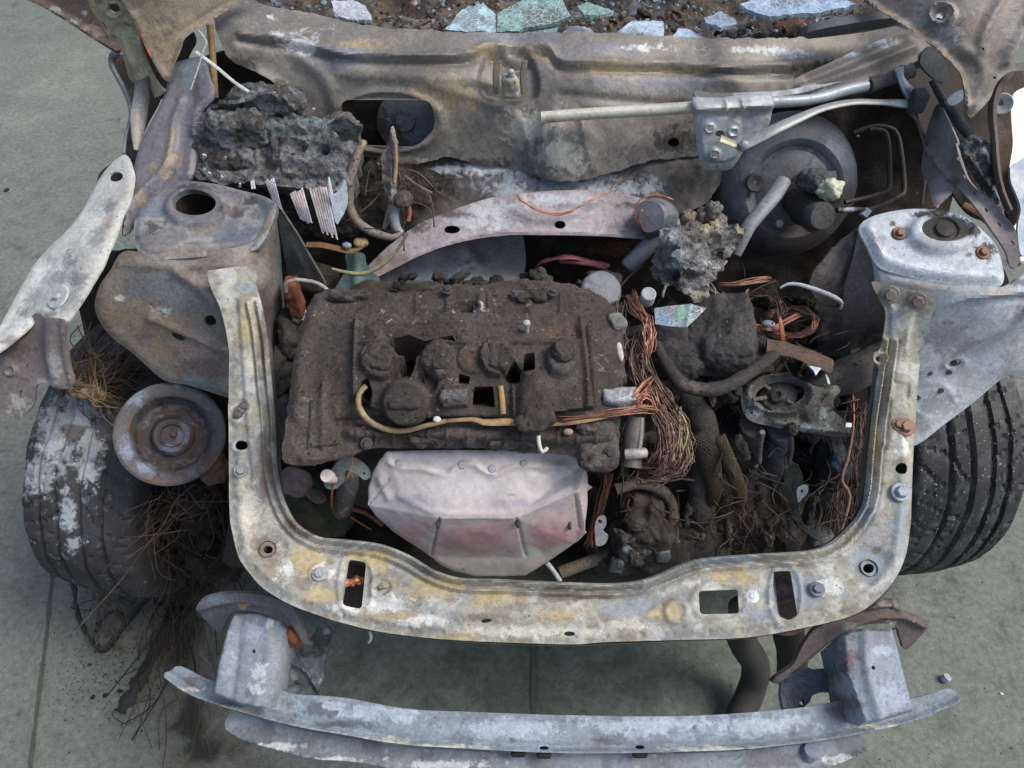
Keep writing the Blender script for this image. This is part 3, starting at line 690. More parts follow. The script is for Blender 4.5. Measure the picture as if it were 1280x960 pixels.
# inner face of the wing behind the hinge, and its thin edge
sheet('pillar_skin', [(112, -20), (180, -20), (240, 40), (235, 70), (214, 112), (196, 122), (160, 80), (140, 56)], [(115, -15, 1.03), (235, 40, Y(1.17)), (205, 115, .90), (145, 58, .93)], 'char', body, base=S(60, 52, 48), step=4)
sheet('wing_inner_skin', [(140, 70), (160, 66), (196, 112), (200, 124), (182, 158), (172, 188), (165, 214), (158, 196), (158, 172), (166, 146), (158, 116), (143, 86)],
      [(142, 74, .955), (196, 116, .905), (160, 190, .85), (166, 212, .85)], 'char', body, base=S(58, 50, 46), step=3.4, layers=[(S(90, 84, 84), .7, 30, .62, None)])
tube('wing_edge', [(150, 64, .985), (141, 70, .975), (140, 82, .965), (148, 98, .95), (157, 116, .935), (163, 134, .92), (163, 150, .91), (157, 172, .895), (155, 192, .88)], [.006, .006, .0045, .004, .004, .0035, .003, .003, .003], 'steel', body, base=S(140, 146, 152), layers=[(S(96, 92, 92), .8, 30, .55, None)])
sheet('door_edge', [(20, -12), (116, -12), (120, 20), (138, 49), (152, 62), (147, 66), (118, 48), (86, 27), (55, 8)], [(30, -5, 1.07), (112, 0, 1.06), (148, 62, .99)], 'rust_steel', body, base=S(92, 80, 76), step=3.4, thick=.012,
      relief=ridge([(30, -4), (60, 9), (88, 26), (120, 47), (148, 63)], 4, .006), layers=[(S(150, 148, 148), .85, 24, .42, [(62, 12, 16, 5), (88, 27, 20, 5), (107, 17, 5, 4)]), (S(150, 124, 112), .8, 18, .4, [(115, 35, 18, 6), (125, 42, 14, 6)])])
tube('stay_rod', [(245, 65, Y(1.10)), (268, 82, Y(1.09)), (292, 102, Y(1.08)), (311, 115, Y(1.07))], .003, 'ash_steel', body, base=S(176, 180, 178), flat=.7)
tube('thin_wire', [(248, 38, Y(1.12)), (258, 52, Y(1.11)), (254, 64, Y(1.1)), (246, 90, Y(1.07)), (238, 112, Y(1.05))], .0014, 'wire', body, base=S(160, 160, 156))
tube('seal_strip', [(262, 30, Y(1.14)), (265, 60, Y(1.13)), (267, 90, Y(1.11)), (269, 122, Y(1.09))], .005, 'rust_steel', body, base=S(130, 104, 74))

# ---- right strut tower
tr_out = [(1076, 284), (1089, 270), (1121, 261), (1152, 258), (1185, 261), (1210, 270), (1230, 284), (1248, 304), (1256, 325), (1258, 349), (1246, 357), (1201, 355), (1152, 348), (1111, 337), (1097, 328), (1086, 306)]
tr_ctrl = [(1080, 282, .882), (1152, 258, .892), (1230, 285, .885), (1252, 350, .85), (1152, 346, .848), (1100, 328, .853), (1178, 295, .879)]
tr_rel = rsum(dish(1177, 292, 43, 25, .18, .010), dish(1181, 287, 30, 16, .18, -.012), ridge([(1087, 285), (1096, 306), (1108, 324), (1155, 337), (1200, 344), (1244, 346)], 4, .004), dish(1125, 292, 11, 7, .3, -.003), ridge([(1140, 322), (1180, 328)], 5, -.001))
tower2, trS = sheet('strut_tower', tr_out, tr_ctrl, 'ash_steel', body, base=S(180, 184, 190), step=3, relief=tr_rel, thick=.004, edge=(7, .006),
      layers=[(S(196, 200, 206), .8, 14, .42, [(1150, 335, 70, 12), (1110, 290, 20, 12), (1220, 340, 30, 10)]), (S(150, 146, 152), .7, 16, .42, [(1170, 306, 40, 14), (1100, 300, 16, 20)]), (S(62, 54, 50), .95, 22, .32, [(1175, 266, 40, 9), (1150, 268, 20, 6), (1215, 290, 22, 16), (1232, 312, 18, 16), (1225, 275, 16, 14)]),
              (S(84, 74, 68), .9, 30, .4, [(1125, 292, 13, 8), (1116, 280, 6, 5), (1213, 318, 8, 6)]), (S(140, 100, 74), .8, 30, .4, [(1228, 316, 8, 8)])])
tower2['label'] = 'ash white strut tower top with a dark round bearing cap'
ctr, ax = trS.at(1181, 287, -.002)
lathe('bearing_cap', [(.034, -.008), (.034, .0), (.030, .004), (.019, .004), (.017, .001), (.013, .001), (.012, .005), (.006, .006), (.0005, .006)], ctr, ax, 'char', tower2, base=S(62, 58, 57), seg=36, rough=.0006, layers=[(S(98, 90, 84), .6, 40, .6, None)])
for x, yy in ((1228, 316), (1124, 292)):
    hexbolt('bolt', trS.at(x, yy, .001)[0], trS.at(x, yy)[1], .006, tower2, base=S(116, 84, 66))
ar_out = [(1076, 288), (1086, 308), (1096, 329), (1111, 340), (1152, 351), (1201, 358), (1246, 360), (1262, 358), (1300, 345), (1300, 448), (1253, 476), (1220, 503), (1186, 528), (1142, 558), (1118, 540), (1126, 470), (1128, 400), (1112, 372), (1095, 360), (1090, 330)]
ar_ctrl = [(1078, 290, .875), (1096, 330, .846), (1152, 352, .842), (1246, 361, .842), (1298, 348, .845), (1298, 446, .72), (1220, 502, .655), (1145, 556, .61), (1120, 530, .62), (1112, 372, .81), (1180, 400, .785), (1200, 450, .715), (1140, 460, .70), (1250, 400, .79)]
apr, arS = sheet('inner_wing', ar_out, ar_ctrl, 'ash_steel', body, base=S(174, 177, 182), holes=[ell(1193, 454, 8, 4.5, -18)], step=3.6, thick=.004, edge=(6, .004),
      relief=rsum(ridge([(1168, 388), (1200, 372), (1250, 366), (1290, 362)], 6, .007), ridge([(1160, 396), (1200, 380), (1260, 374), (1290, 372)], 4, -.005), ring(1193, 454, 13, 8, .25, .003), ring(1165, 500, 26, 22, .12, .002), ridge([(1150, 460), (1200, 430), (1280, 400)], 10, .006)),
      layers=[(S(186, 190, 200), .85, 14, .40, [(1240, 390, 50, 18), (1230, 450, 50, 20), (1180, 480, 30, 20)]), (S(134, 132, 140), .8, 12, .38, [(1180, 420, 40, 24), (1170, 505, 30, 20), (1150, 530, 20, 20)]), (S(170, 160, 152), .8, 18, .4, [(1150, 358, 70, 10), (1240, 362, 40, 8)]), (S(100, 88, 84), .8, 30, .5, [(1270, 352, 20, 8), (1100, 360, 14, 10)]), (S(112, 106, 110), .5, 30, .66, None)])
for x, yy in ((1186, 465), (1162, 466), (1176, 488), (1147, 497)):
    lathe('plug', [(.0005, .001), (.0035, .001), (.004, -.001)], arS.at(x, yy, .002)[0], arS.at(x, yy)[1], 'char', apr, base=S(70, 66, 66), seg=12)
sheet('tower_wall', [(1076, 286), (1092, 326), (1096, 360), (1108, 392), (1108, 430), (1070, 436), (1042, 440), (1050, 400), (1056, 357), (1066, 322)],
      [(1078, 290, .872), (1106, 392, .76), (1106, 430, .68), (1046, 438, .66), (1058, 350, .80)], 'rust_steel', body, base=S(116, 104, 102), relief=rsum(ridge([(1072, 310), (1060, 350), (1050, 430)], 4, .004), dish(1083, 428, 8, 6, .4, .006)), step=3.6,
      layers=[(S(136, 124, 122), .7, 14, .45, [(1080, 360, 24, 40)]), (S(110, 88, 66), .6, 30, .55, [(1060, 410, 20, 30)]), (SOOT, .7, 24, .45, [(1090, 420, 20, 20)])])
sheet('tower_brace', [(1073, 286), (1066, 322), (1053, 362), (1040, 395), (1032, 420), (1026, 412), (1030, 390), (1018, 372), (1012, 354), (1022, 334), (1040, 312), (1058, 296)],
      [(1072, 290, .865), (1032, 415, .71), (1016, 356, .79), (1045, 312, .84)], 'rust_steel', body, base=S(104, 96, 92), relief=ridge([(1068, 300), (1045, 350), (1034, 400)], 4, .004), step=3.6, jag=1.5,
      layers=[(S(126, 116, 112), .8, 18, .45, [(1040, 340, 20, 30)]), (S(70, 62, 60), .7, 30, .58, None)])
# flange behind the right tower with its row of slots
slots = [(1197.5, 198), (1205.5, 221), (1218, 241.5), (1233, 262.5), (1249, 281), (1265.5, 303.5)]
sheet('upper_rail', [(1172, 130), (1186, 152), (1199, 182), (1208, 210), (1218, 231), (1243, 258), (1267, 284), (1273, 302), (1274, 328), (1264, 334), (1256, 312), (1238, 285), (1222, 262), (1206, 243), (1193, 232), (1190, 240), (1176, 252), (1168, 258), (1160, 232), (1152, 215), (1153, 196), (1158, 164)],
      [(1172, 132, Y(1.10)), (1153, 212, Y(1.02)), (1200, 190, .955), (1243, 260, .90), (1272, 320, .87), (1172, 254, .90), (1195, 232, .91)], 'ash_steel', body, base=S(132, 124, 124), step=3, thick=.004,
      holes=[ell(x, yy, 1.6, 3.4, -30, 10) for x, yy in slots], relief=rsum(ridge([(1199, 182), (1208, 210), (1218, 231), (1243, 258), (1267, 284)], 2.6, .006), ridge([(1160, 186), (1176, 208), (1190, 226)], 3, .005), ridge([(1172, 180), (1165, 205), (1158, 230)], 2, -.003)),
      layers=[(S(152, 144, 144), .7, 16, .45, [(1182, 190, 14, 30), (1230, 255, 30, 20), (1175, 230, 14, 20)]), (S(84, 74, 72), .8, 26, .45, [(1194, 228, 10, 6), (1170, 140, 8, 14)]), (S(120, 108, 106), .6, 18, .55, None)])
tube('rail_bar', [(1204, 256, .882), (1226, 268, .878), (1248, 286, .872), (1262, 304, .866), (1270, 330, .86)], [.006, .008, .009, .009, .007], 'rust_steel', body, base=S(112, 84, 66), layers=[(S(170, 160, 150), .7, 20, .45, [(1225, 278, 14, 6)])], flat=.7)
sheet('charred_foam', [(1200, 186), (1212, 172), (1232, 176), (1247, 190), (1249, 222), (1254, 246), (1264, 268), (1252, 262), (1238, 248), (1222, 230), (1210, 208)], [(1202, 188, .925), (1246, 190, .93), (1224, 230, .885), (1260, 264, .865)], 'charcoal', body, base=S(92, 94, 96), step=2.6, rough=.008, rfreq=60, jag=3, thick=.01,
      relief=rsum(ridge([(1205, 190), (1225, 215), (1250, 250)], 4, .008), ridge([(1225, 180), (1240, 215)], 4, .006)), layers=[(S(52, 48, 46), .9, 40, .4, [(1215, 200, 12, 16), (1240, 215, 8, 30)]), (S(140, 148, 154), .8, 40, .42, [(1248, 245, 14, 20), (1228, 190, 10, 8)])])
sheet('hinge_panel', [(1074, -20), (1310, -20), (1310, 50), (1282, 54), (1270, 64), (1264, 78), (1290, 78), (1290, 88), (1262, 90), (1246, 104), (1237, 124), (1222, 140), (1213, 147), (1205, 136), (1203, 112), (1197, 89), (1180, 68), (1160, 51), (1127, 31), (1102, 16), (1080, 1)],
      [(1080, -5, 1.06), (1300, -10, 1.10), (1213, 145, .97), (1262, 84, 1.02), (1160, 51, 1.035), (1200, 50, 1.05)], 'steel', body, base=S(138, 130, 124), holes=[ell(1177, 17, 9, 7.5, -25), ell(1225, 62, 2.4, 2, 0, 8), ell(1243, 97, 2.4, 1.6, 0, 8)], step=3.2, thick=.005,
      relief=rsum(ring(1178, 17, 15, 12, .2, .006), ridge([(1076, -4), (1102, 15), (1127, 30), (1160, 50), (1180, 67), (1197, 88), (1204, 112), (1207, 136)], 4, .009), ridge([(1255, -10), (1240, 20), (1226, 50), (1225, 64)], 6, .006), ridge([(1290, 20), (1266, 56), (1256, 78)], 6, .007), ridge([(1180, 62), (1200, 60), (1222, 76), (1228, 100), (1216, 130)], 8, .005)),
      layers=[(S(164, 156, 150), .8, 14, .42, [(1190, 40, 30, 16), (1270, 40, 24, 24), (1178, 18, 18, 14)]), (S(112, 102, 96), .8, 16, .42, [(1220, 30, 24, 24), (1130, 10, 34, 16), (1210, 100, 14, 30)]), (S(150, 122, 82), .8, 16, .40, [(1110, 18, 30, 6), (1145, 40, 26, 6), (1180, 68, 16, 6)]), (S(80, 72, 68), .7, 40, .58, None), (S(92, 82, 76), .7, 30, .45, [(1213, 138, 10, 10), (1200, 120, 8, 20)])])
sheet('hinge_plate', [(1150, 76), (1160, 58), (1174, 66), (1186, 90), (1180, 104), (1160, 92)], [(1150, 76, .985), (1174, 66, .995), (1180, 104, .96)], 'steel', body, base=S(96, 98, 102), thick=.006, step=3)
tube('hinge_strut', [(1165, 100, .965), (1178, 124, .945), (1195, 146, .93), (1214, 172, .91), (1228, 184, .90)], [.005, .006, .008, .008, .006], 'char', body, base=S(74, 74, 76), layers=[(S(112, 118, 124), .6, 30, .6, None)])
sheet('hinge_plate', [(1184, 124), (1202, 112), (1204, 124), (1190, 132)], [(1184, 124, .955), (1203, 114, .962), (1190, 132, .948)], 'ash_steel', body, base=S(168, 182, 196), thick=.006, step=3)
tube('wing_edge', [(1262, 88, 1.0), (1246, 112, .985), (1240, 140, .965), (1243, 176, .94), (1246, 212, .915), (1252, 240, .90), (1262, 264, .885)], [.008, .007, .006, .005, .005, .005, .005], 'rust_steel', body, base=S(92, 80, 74), flat=1.6)
sheet('wing_inner_skin', [(1246, 110), (1262, 92), (1290, 84), (1300, 100), (1268, 116), (1264, 140), (1266, 180), (1262, 214), (1270, 236), (1276, 262), (1266, 282), (1252, 246), (1246, 210), (1243, 170)],
      [(1248, 112, .95), (1290, 90, .96), (1262, 214, .86), (1270, 276, .83)], 'char', body, base=S(66, 52, 46), step=3.4, thick=.004, layers=[(S(96, 90, 88), .6, 30, .62, None)])
lathe('wing_grommet', [(.001, .0), (.008, .001), (.014, .004), (.016, .0), (.016, -.01)], P(1252, 130, z=.965), (-.3, -.8, .5), 'ash_steel', body, base=S(150, 152, 154), seg=18, layers=[(SOOT, .95, 30, .3, [(1251, 129, 6, 6)])])
sheet('outer_wing', [(1263, 210), (1268, 204), (1300, 214), (1300, 440), (1288, 330), (1276, 318), (1272, 285), (1276, 262), (1271, 244), (1264, 228)],
      [(1264, 212, .885), (1300, 214, .87), (1272, 286, .865), (1298, 420, .80)], 'ash_steel', body, base=S(160, 170, 182), step=4, layers=[(ASH, .8, 20, .5, None), (S(90, 92, 98), .7, 20, .6, None)])

sheet('pillar_skin', [(1126, 60), (1180, 66), (1262, 80), (1264, 130), (1250, 160), (1254, 262), (1210, 266), (1165, 190), (1140, 120)], [(1140, 80, Y(1.21)), (1258, 100, Y(1.22)), (1200, 262, .80), (1250, 255, .80)], 'char', body, base=S(56, 50, 47), step=5, thick=.004)
sheet('wing_liner', [(122, 222), (150, 200), (170, 204), (170, 260), (134, 268)], [(124, 222, .80), (168, 206, .80), (140, 266, .79)], 'char', body, base=S(50, 45, 42), step=5, thick=.004)  # dark backing added so the hole in the wing skin reads black
# ================================================================== front panel (radiator support)
panel_thing = thing('front_panel', 'U-shaped pressed steel front panel, pale grey with yellow burnt patches, bolted across the engine bay', 'front panel', (.08, .42, .64))
fp_out = [(259, 341), (270, 337), (300, 333), (318, 331), (321, 345), (320, 356), (326, 377), (334, 417), (339, 471), (344, 522), (346, 572), (350, 604), (358, 630), (373, 655), (400, 671), (428, 674), (475, 680), (512, 694), (543, 712), (576, 722), (627, 724), (694, 727), (761, 729), (805, 724), (852, 705), (884, 697), (951, 692), (1011, 688), (1038, 677), (1063, 654), (1074, 638), (1081, 616), (1085, 572), (1090, 522), (1096, 475), (1098, 461), (1090, 452), (1090, 442), (1099, 437), (1104, 421), (1107, 392), (1099, 374), (1091, 358), (1094, 352), (1135, 362), (1171, 370),
          (1168, 387), (1155, 417), (1151, 454), (1147, 508), (1144, 555), (1142, 606), (1141, 640), (1139, 664), (1134, 694), (1122, 721), (1099, 748), (1066, 769), (1001, 785), (934, 796), (855, 799), (761, 802), (710, 805), (593, 801), (536, 797), (475, 789), (425, 777), (403, 770), (363, 755), (329, 735), (310, 714), (297, 694), (290, 667), (286, 638), (285, 555), (285, 488), (285, 431), (276, 388), (265, 363)]
fp_ctrl = [(264, 350, .845), (312, 345, .848), (270, 362, .838), (305, 430, .785), (295, 500, .742), (335, 500, .738), (296, 580, .702), (340, 580, .696), (300, 660, .668), (360, 650, .664), (340, 720, .652), (430, 690, .652), (430, 765, .640), (560, 735, .648), (600, 790, .632), (760, 740, .648), (760, 795, .632), (900, 710, .652), (920, 785, .640), (1040, 690, .664), (1060, 755, .652), (1125, 690, .668), (1085, 600, .70), (1135, 600, .702), (1095, 500, .74), (1140, 500, .745), (1108, 420, .79), (1150, 425, .79), (1100, 362, .838), (1165, 372, .845)]
inner = [(326, 377), (334, 417), (339, 471), (344, 522), (346, 572), (350, 604), (358, 630), (373, 655), (400, 671), (428, 674), (475, 680), (512, 694), (543, 712), (576, 722), (627, 724), (694, 727), (761, 729), (805, 724), (852, 705), (884, 697), (951, 692), (1011, 688), (1038, 677), (1063, 654), (1074, 638), (1081, 616), (1085, 572), (1090, 522), (1097, 475), (1103, 425)]
ctrpt = np.array([715, 480.])
def off_in(pl, k):       # polyline moved k px outwards from the bay
    p = cr(pl, False, 8); t = np.gradient(p, axis=0); t /= np.linalg.norm(t, axis=1)[:, None]
    return np.stack([p[:, 0]-t[:, 1]*k, p[:, 1]+t[:, 0]*k], 1)
in_a, in_b, in_c = off_in(inner, 4), off_in(inner, 9), off_in(inner, 15)
outer = [(285, 440), (285, 488), (285, 555), (286, 638), (290, 667), (297, 694), (310, 714), (329, 735), (363, 755), (403, 770), (475, 789), (536, 797), (593, 801), (710, 805), (855, 799), (934, 796), (1001, 785), (1066, 769), (1099, 748), (1122, 721), (1134, 694), (1140, 640), (1144, 555), (1147, 508), (1151, 454)]
fp_holes = [rrect([(436, 699), (458, 703), (452, 762), (428, 757)], 6), ell(302, 557, 8, 6), ell(334, 685, 6, 5, 0, 14), rrect([(873, 739), (922, 737), (924, 767), (875, 768)], 5), rrect([(966, 715), (988, 713), (996, 770), (986, 776), (974, 772)], 4),
            ell(1127, 586, 8, 7), ell(1088, 709, 7, 6, 0, 14), ell(1097, 449, 4, 3.4, 0, 12), ell(712, 792, 7, 3, 0, 12), ell(608, 776, 7, 2.5, -8, 10)]
def ridge_np(q, wd, h): return lambda x, y: h*np.exp(-(dpoly(x, y, q, False)/wd)**2)
fp_rel = rsum(ridge_np(in_a, 2.4, .008), ridge_np(in_b, 1.9, -.005), ridge_np(in_c, 2.4, .006), ridge_np(off_in(inner, 19), 2.0, -.003),
              ridge(outer, 8, -.005), ridge_np(off_in(outer[2:-2], -15), 6, .003),
              dish(334, 684, 24, 20, .35, -.006), dish(1089, 706, 26, 22, .3, -.006), ring(300, 513, 16, 15, .25, .004), ring(302, 589, 8, 8, .3, .003), ring(302, 557, 12, 9, .25, .003),
              plateau([(298, 372), (318, 376), (328, 470), (330, 600), (316, 610), (304, 470)], 8, .006, False), plateau([(1112, 380), (1142, 392), (1134, 430), (1128, 560), (1100, 560), (1108, 470)], 8, .005, False),
              ridge([(480, 740), (560, 762), (700, 768), (840, 768)], 10, .005), ridge([(560, 782), (640, 788), (760, 788), (850, 782)], 6, -.004), ring(478, 735, 14, 13, .3, .004), ring(400, 718, 12, 11, .3, .003), ring(845, 765, 13, 13, .3, .004),
              ring(899, 753, 34, 24, .14, .003), ring(445, 731, 22, 40, .14, .003), ring(981, 744, 20, 40, .14, .003), ring(1097, 449, 8, 7, .3, .004), dish(1097, 449, 12, 10, .3, .003), plateau([(1118, 478), (1138, 480), (1136, 500), (1116, 498)], 4, -.004, False))
_ob = off_in(outer, -9)
fp_rel2 = rsum(fp_rel, *[dish(q[0], q[1], 3.4, 3.0, .4, -.0016) for q in _ob[2::5]], *[dish(q[0], q[1], 3.0, 3.0, .4, -.0012) for q in in_c[3::6]])
YEL = S(172, 155, 118)
fpan, fpS = sheet('panel', fp_out, fp_ctrl, 'ash_steel', panel_thing, base=S(158, 153, 141), holes=fp_holes, step=2.0, relief=fp_rel2, thick=.003, rough=.0006, rfreq=70,
      layers=[(S(132, 134, 140), .7, 12, .55, None), (YEL, .85, 16, .36, [(380, 700, 40, 24), (470, 700, 50, 18), (540, 735, 70, 22), (500, 770, 50, 12), (620, 745, 60, 16), (310, 410, 14, 40), (400, 745, 30, 12), (830, 765, 40, 18), (900, 720, 60, 14), (1090, 530, 10, 60), (1104, 440, 8, 60), (700, 770, 40, 14), (560, 795, 60, 6)]),
              (S(196, 190, 176), .75, 20, .42, [(310, 640, 20, 60), (660, 790, 120, 9), (780, 780, 60, 10), (310, 460, 16, 30), (860, 730, 30, 10)]),
              (S(208, 206, 202), .9, 34, .40, [(480, 755, 50, 18), (400, 712, 22, 16), (360, 710, 20, 26), (520, 775, 40, 12), (300, 513, 18, 17), (440, 760, 40, 10), (1030, 735, 30, 20), (1128, 560, 16, 14)]),
              (S(120, 104, 92), .8, 20, .38, [(334, 684, 26, 20), (365, 660, 10, 12), (330, 590, 6, 60), (560, 700, 40, 8), (390, 668, 24, 5), (720, 745, 60, 8), (600, 772, 30, 5)]),
              (S(134, 141, 149), .8, 14, .36, [(1090, 700, 34, 30), (1125, 650, 14, 60), (1000, 740, 60, 30), (790, 760, 50, 14), (950, 770, 40, 14), (1120, 400, 20, 30), (310, 360, 26, 10), (1080, 640, 10, 40), (900, 700, 60, 5)]),
              (S(98, 92, 88), .75, 24, .40, [(330, 420, 5, 60), (1110, 520, 6, 60), (660, 727, 120, 4), (1128, 430, 12, 30), (335, 672, 14, 8), (1096, 690, 18, 14), (690, 738, 70, 6), (540, 712, 20, 6)]),
              (S(112, 96, 78), .6, 50, .64, None), (S(200, 198, 196), .6, 40, .66, None)])
for (x, yy, r, cc) in ((1112, 368, .008, S(128, 118, 112)), (1147, 375, .0075, S(126, 112, 104)), (1124, 616, .008, S(148, 154, 166)), (302, 589, .006, S(140, 140, 140)), (1131, 535, .008, S(142, 108, 92)), (1122, 532, .006, S(130, 96, 82)), (400, 719, .006, S(176, 176, 178)), (483, 733, .005, S(150, 140, 124)), (478, 735, .004, S(130, 124, 116)), (1020, 738, .006, S(110, 110, 124))):
    hexbolt('bolt', fpS.at(x, yy, .005)[0], fpS.at(x, yy)[1], r, fpan, base=cc, washer=r > .0055)
for (x, yy) in ((300, 512), (304, 508), (298, 518)):
    blob('weld_scab', fpS.at(x, yy, .003)[0], (.006, .005, .004), 'char', fpan, amp=.003, freq=120, n=8, base=S(104, 96, 92))
for x, yy in ((334, 685), (1088, 709)):
    lathe('rubber_socket', [(.011, .002), (.011, -.002), (.007, -.006), (.006, -.03)], fpS.at(x, yy, -.005)[0], fpS.at(x, yy)[1], 'char', fpan, base=S(72, 70, 70), seg=18, closed=False)
lathe('rivet', [(.0005, .003), (.0035, .003), (.004, .0022), (.0085, .0016), (.009, -.001)], fpS.at(940, 746, .001)[0], fpS.at(940, 746)[1], 'alloy', fpan, base=S(190, 194, 198), seg=18)
# turned-down front edge of the panel
def skirt(name, line, depth, surf, mat, parent, base, layers=(), back=.0, lean=0.0, th=.003):
    q = cr(line, False, 4); top = surf.pos(q[:, 0], q[:, 1])
    n = len(q); bot = top+np.array([0, lean, -depth])*np.ones((n, 1)); inn = np.array([0, th, 0])
    top = top-np.array([0, 0, .0045])
    V = np.concatenate([top, bot, bot+inn, top+inn]); Fc = []
    for i in range(n-1):
        for a, b in ((0, 1), (1, 2), (2, 3)):
            Fc.append((a*n+i, b*n+i, b*n+i+1, a*n+i+1))
    return mk(name, V, Fc, mat, parent, paint(V, pxarr(V), base, layers, hash_name(name)), sharp=40)
skirt('front_skirt', outer[4:-4], .022, fpS, 'ash_steel', fpan, S(140, 132, 116), [(S(90, 82, 76), .7, 24, .5, None)], lean=.006)
skirt('inner_skirt', inner, .03, fpS, 'ash_steel', fpan, S(120, 118, 120), [(S(80, 72, 68), .7, 24, .5, None)], lean=-.004)
blob('wire_scrap', P(441, 728, z=.625), (.016, .006, .004), 'copper', panel_thing, amp=.004, freq=120, n=10, base=S(176, 116, 84), layers=[(ASH, .8, 80, .55, None)], rot=(0, 0, 15))
sheet('bracket_behind_slot', [(425, 715), (462, 715), (455, 775), (420, 770)], [(430, 720, .60), (460, 720, .60), (430, 770, .55)], 'char', panel_thing, base=S(74, 64, 58), thick=.004, step=5)
tube('clip', [(462, 789, .62), (464, 797, .61), (461, 803, .60)], .002, 'alloy', panel_thing, base=S(176, 178, 180))
sheet('bracket_behind_slot', [(955, 705), (1005, 705), (1005, 785), (962, 785)], [(955, 705, .60), (1005, 705, .60), (1000, 785, .56)], 'char', panel_thing, base=S(84, 66, 60), relief=ridge([(960, 752), (1000, 748)], 6, .012), thick=.004, step=5, layers=[(S(128, 108, 104), .7, 20, .4, [(980, 742, 24, 14)])])

# ================================================================== bumper beam
beam = thing('bumper_beam', 'bent blue grey steel bumper beam with two crash boxes lying across the lower front', 'bumper beam', (.08, .33, .42))
bt = [(206, 844), (214, 838), (226, 833), (262, 850), (300, 858), (345, 862), (374, 868), (429, 872), (509, 886), (593, 890), (710, 894), (855, 895), (978, 887), (1035, 879), (1070, 872), (1110, 876), (1146, 872), (1183, 861), (1192, 864), (1201, 873),
      (1186, 882), (1135, 902), (1051, 921), (951, 934), (855, 939), (710, 941), (559, 934), (495, 929), (430, 918), (383, 910), (337, 899), (269, 879), (234, 865)]
bt_ctrl = [(210, 843, .500), (300, 858, .497), (429, 873, .492), (593, 891, .490), (710, 895, .490), (855, 896, .490), (1035, 880, .492), (1190, 864, .500), (234, 864, .492), (337, 898, .484), (495, 928, .478), (710, 940, .476), (951, 933, .478), (1135, 901, .484)]
lip = [(208, 846), (234, 864), (269, 878), (337, 898), (383, 909), (430, 917), (495, 928), (559, 933), (710, 940), (855, 938), (951, 933), (1051, 920), (1135, 901), (1186, 881), (1199, 874)]
bmats = [(S(124, 128, 134), .7, 12, .55, None), (S(176, 184, 196), .8, 16, .42, [(460, 890, 90, 18), (640, 910, 90, 16), (800, 905, 120, 18), (960, 905, 80, 18), (420, 885, 40, 10)]), (S(204, 200, 190), .85, 30, .38, [(480, 925, 40, 6), (300, 886, 50, 5), (560, 933, 80, 4), (900, 936, 90, 4), (1100, 908, 60, 5), (230, 862, 30, 5)]),
         (S(112, 94, 92), .8, 24, .42, [(360, 880, 14, 10), (1050, 890, 24, 14), (240, 850, 20, 8)]), (S(86, 88, 96), .85, 46, .46, [(760, 925, 30, 7), (400, 890, 50, 14), (868, 909, 9, 9), (640, 925, 10, 8), (430, 905, 60, 8)]), (S(100, 102, 112), .6, 50, .64, None)]
bo, btS = sheet('upper_flange', bt, bt_ctrl, 'ash_steel', beam, base=S(138, 149, 160), step=2.6, thick=.003, rough=.0006, rfreq=60, holes=[ell(800, 934, 6, 2.4, 0, 10), ell(680, 935, 6, 2.2, 0, 10)],
      relief=rsum(ridge(lip, 3.2, .007), ridge([(p[0], p[1]-7) for p in lip], 4, -.003), ridge([(374, 871), (509, 890), (710, 898), (978, 891)], 4, .003)), layers=bmats)
skirt('web', lip, .034, btS, 'ash_steel', beam, S(120, 122, 124), [(S(84, 80, 80), .8, 20, .45, None), (ASH, .7, 40, .6, None)], lean=.004)
lb = [(282, 908), (286, 894), (300, 880), (340, 886), (400, 898), (470, 908), (600, 920), (760, 924), (900, 920), (1000, 912), (1050, 904), (1070, 914), (1082, 937), (1060, 948), (1025, 962), (940, 978), (760, 988), (600, 982), (460, 954), (395, 948), (360, 940), (305, 924)]
sheet('lower_flange', lb, [(285, 908, .450), (1075, 932, .450), (640, 940, .450), (305, 923, .440), (640, 985, .435), (1025, 961, .440)], 'ash_steel', beam, base=S(128, 135, 143), step=3.6, thick=.004,
      relief=rsum(ridge([(284, 910), (305, 922), (360, 938), (395, 946), (460, 952), (600, 980), (760, 986), (940, 976), (1025, 960), (1080, 937)], 3, .006)), layers=bmats[:1]+[(S(204, 204, 202), .85, 26, .35, [(340, 933, 60, 6), (430, 950, 60, 6), (1050, 950, 40, 8), (560, 956, 60, 8)]), (S(100, 92, 96), .7, 22, .45, [(330, 915, 30, 7), (960, 950, 60, 12)]), (S(84, 84, 90), .7, 40, .62, None)])
for x, yy in ((800, 943), (680, 944), (648, 942)):
    blob('web_slot', P(x, yy, z=.47), (.010, .004, .005), 'char', beam, p=5, amp=0, n=6, base=S(40, 38, 38))
lathe('stud', [(.012, -.03), (.012, .015), (.010, .018), (.001, .018)], P(1009, 944, z=.44), (.1, .1, 1), 'ash_steel', beam, base=S(120, 126, 142), seg=20)
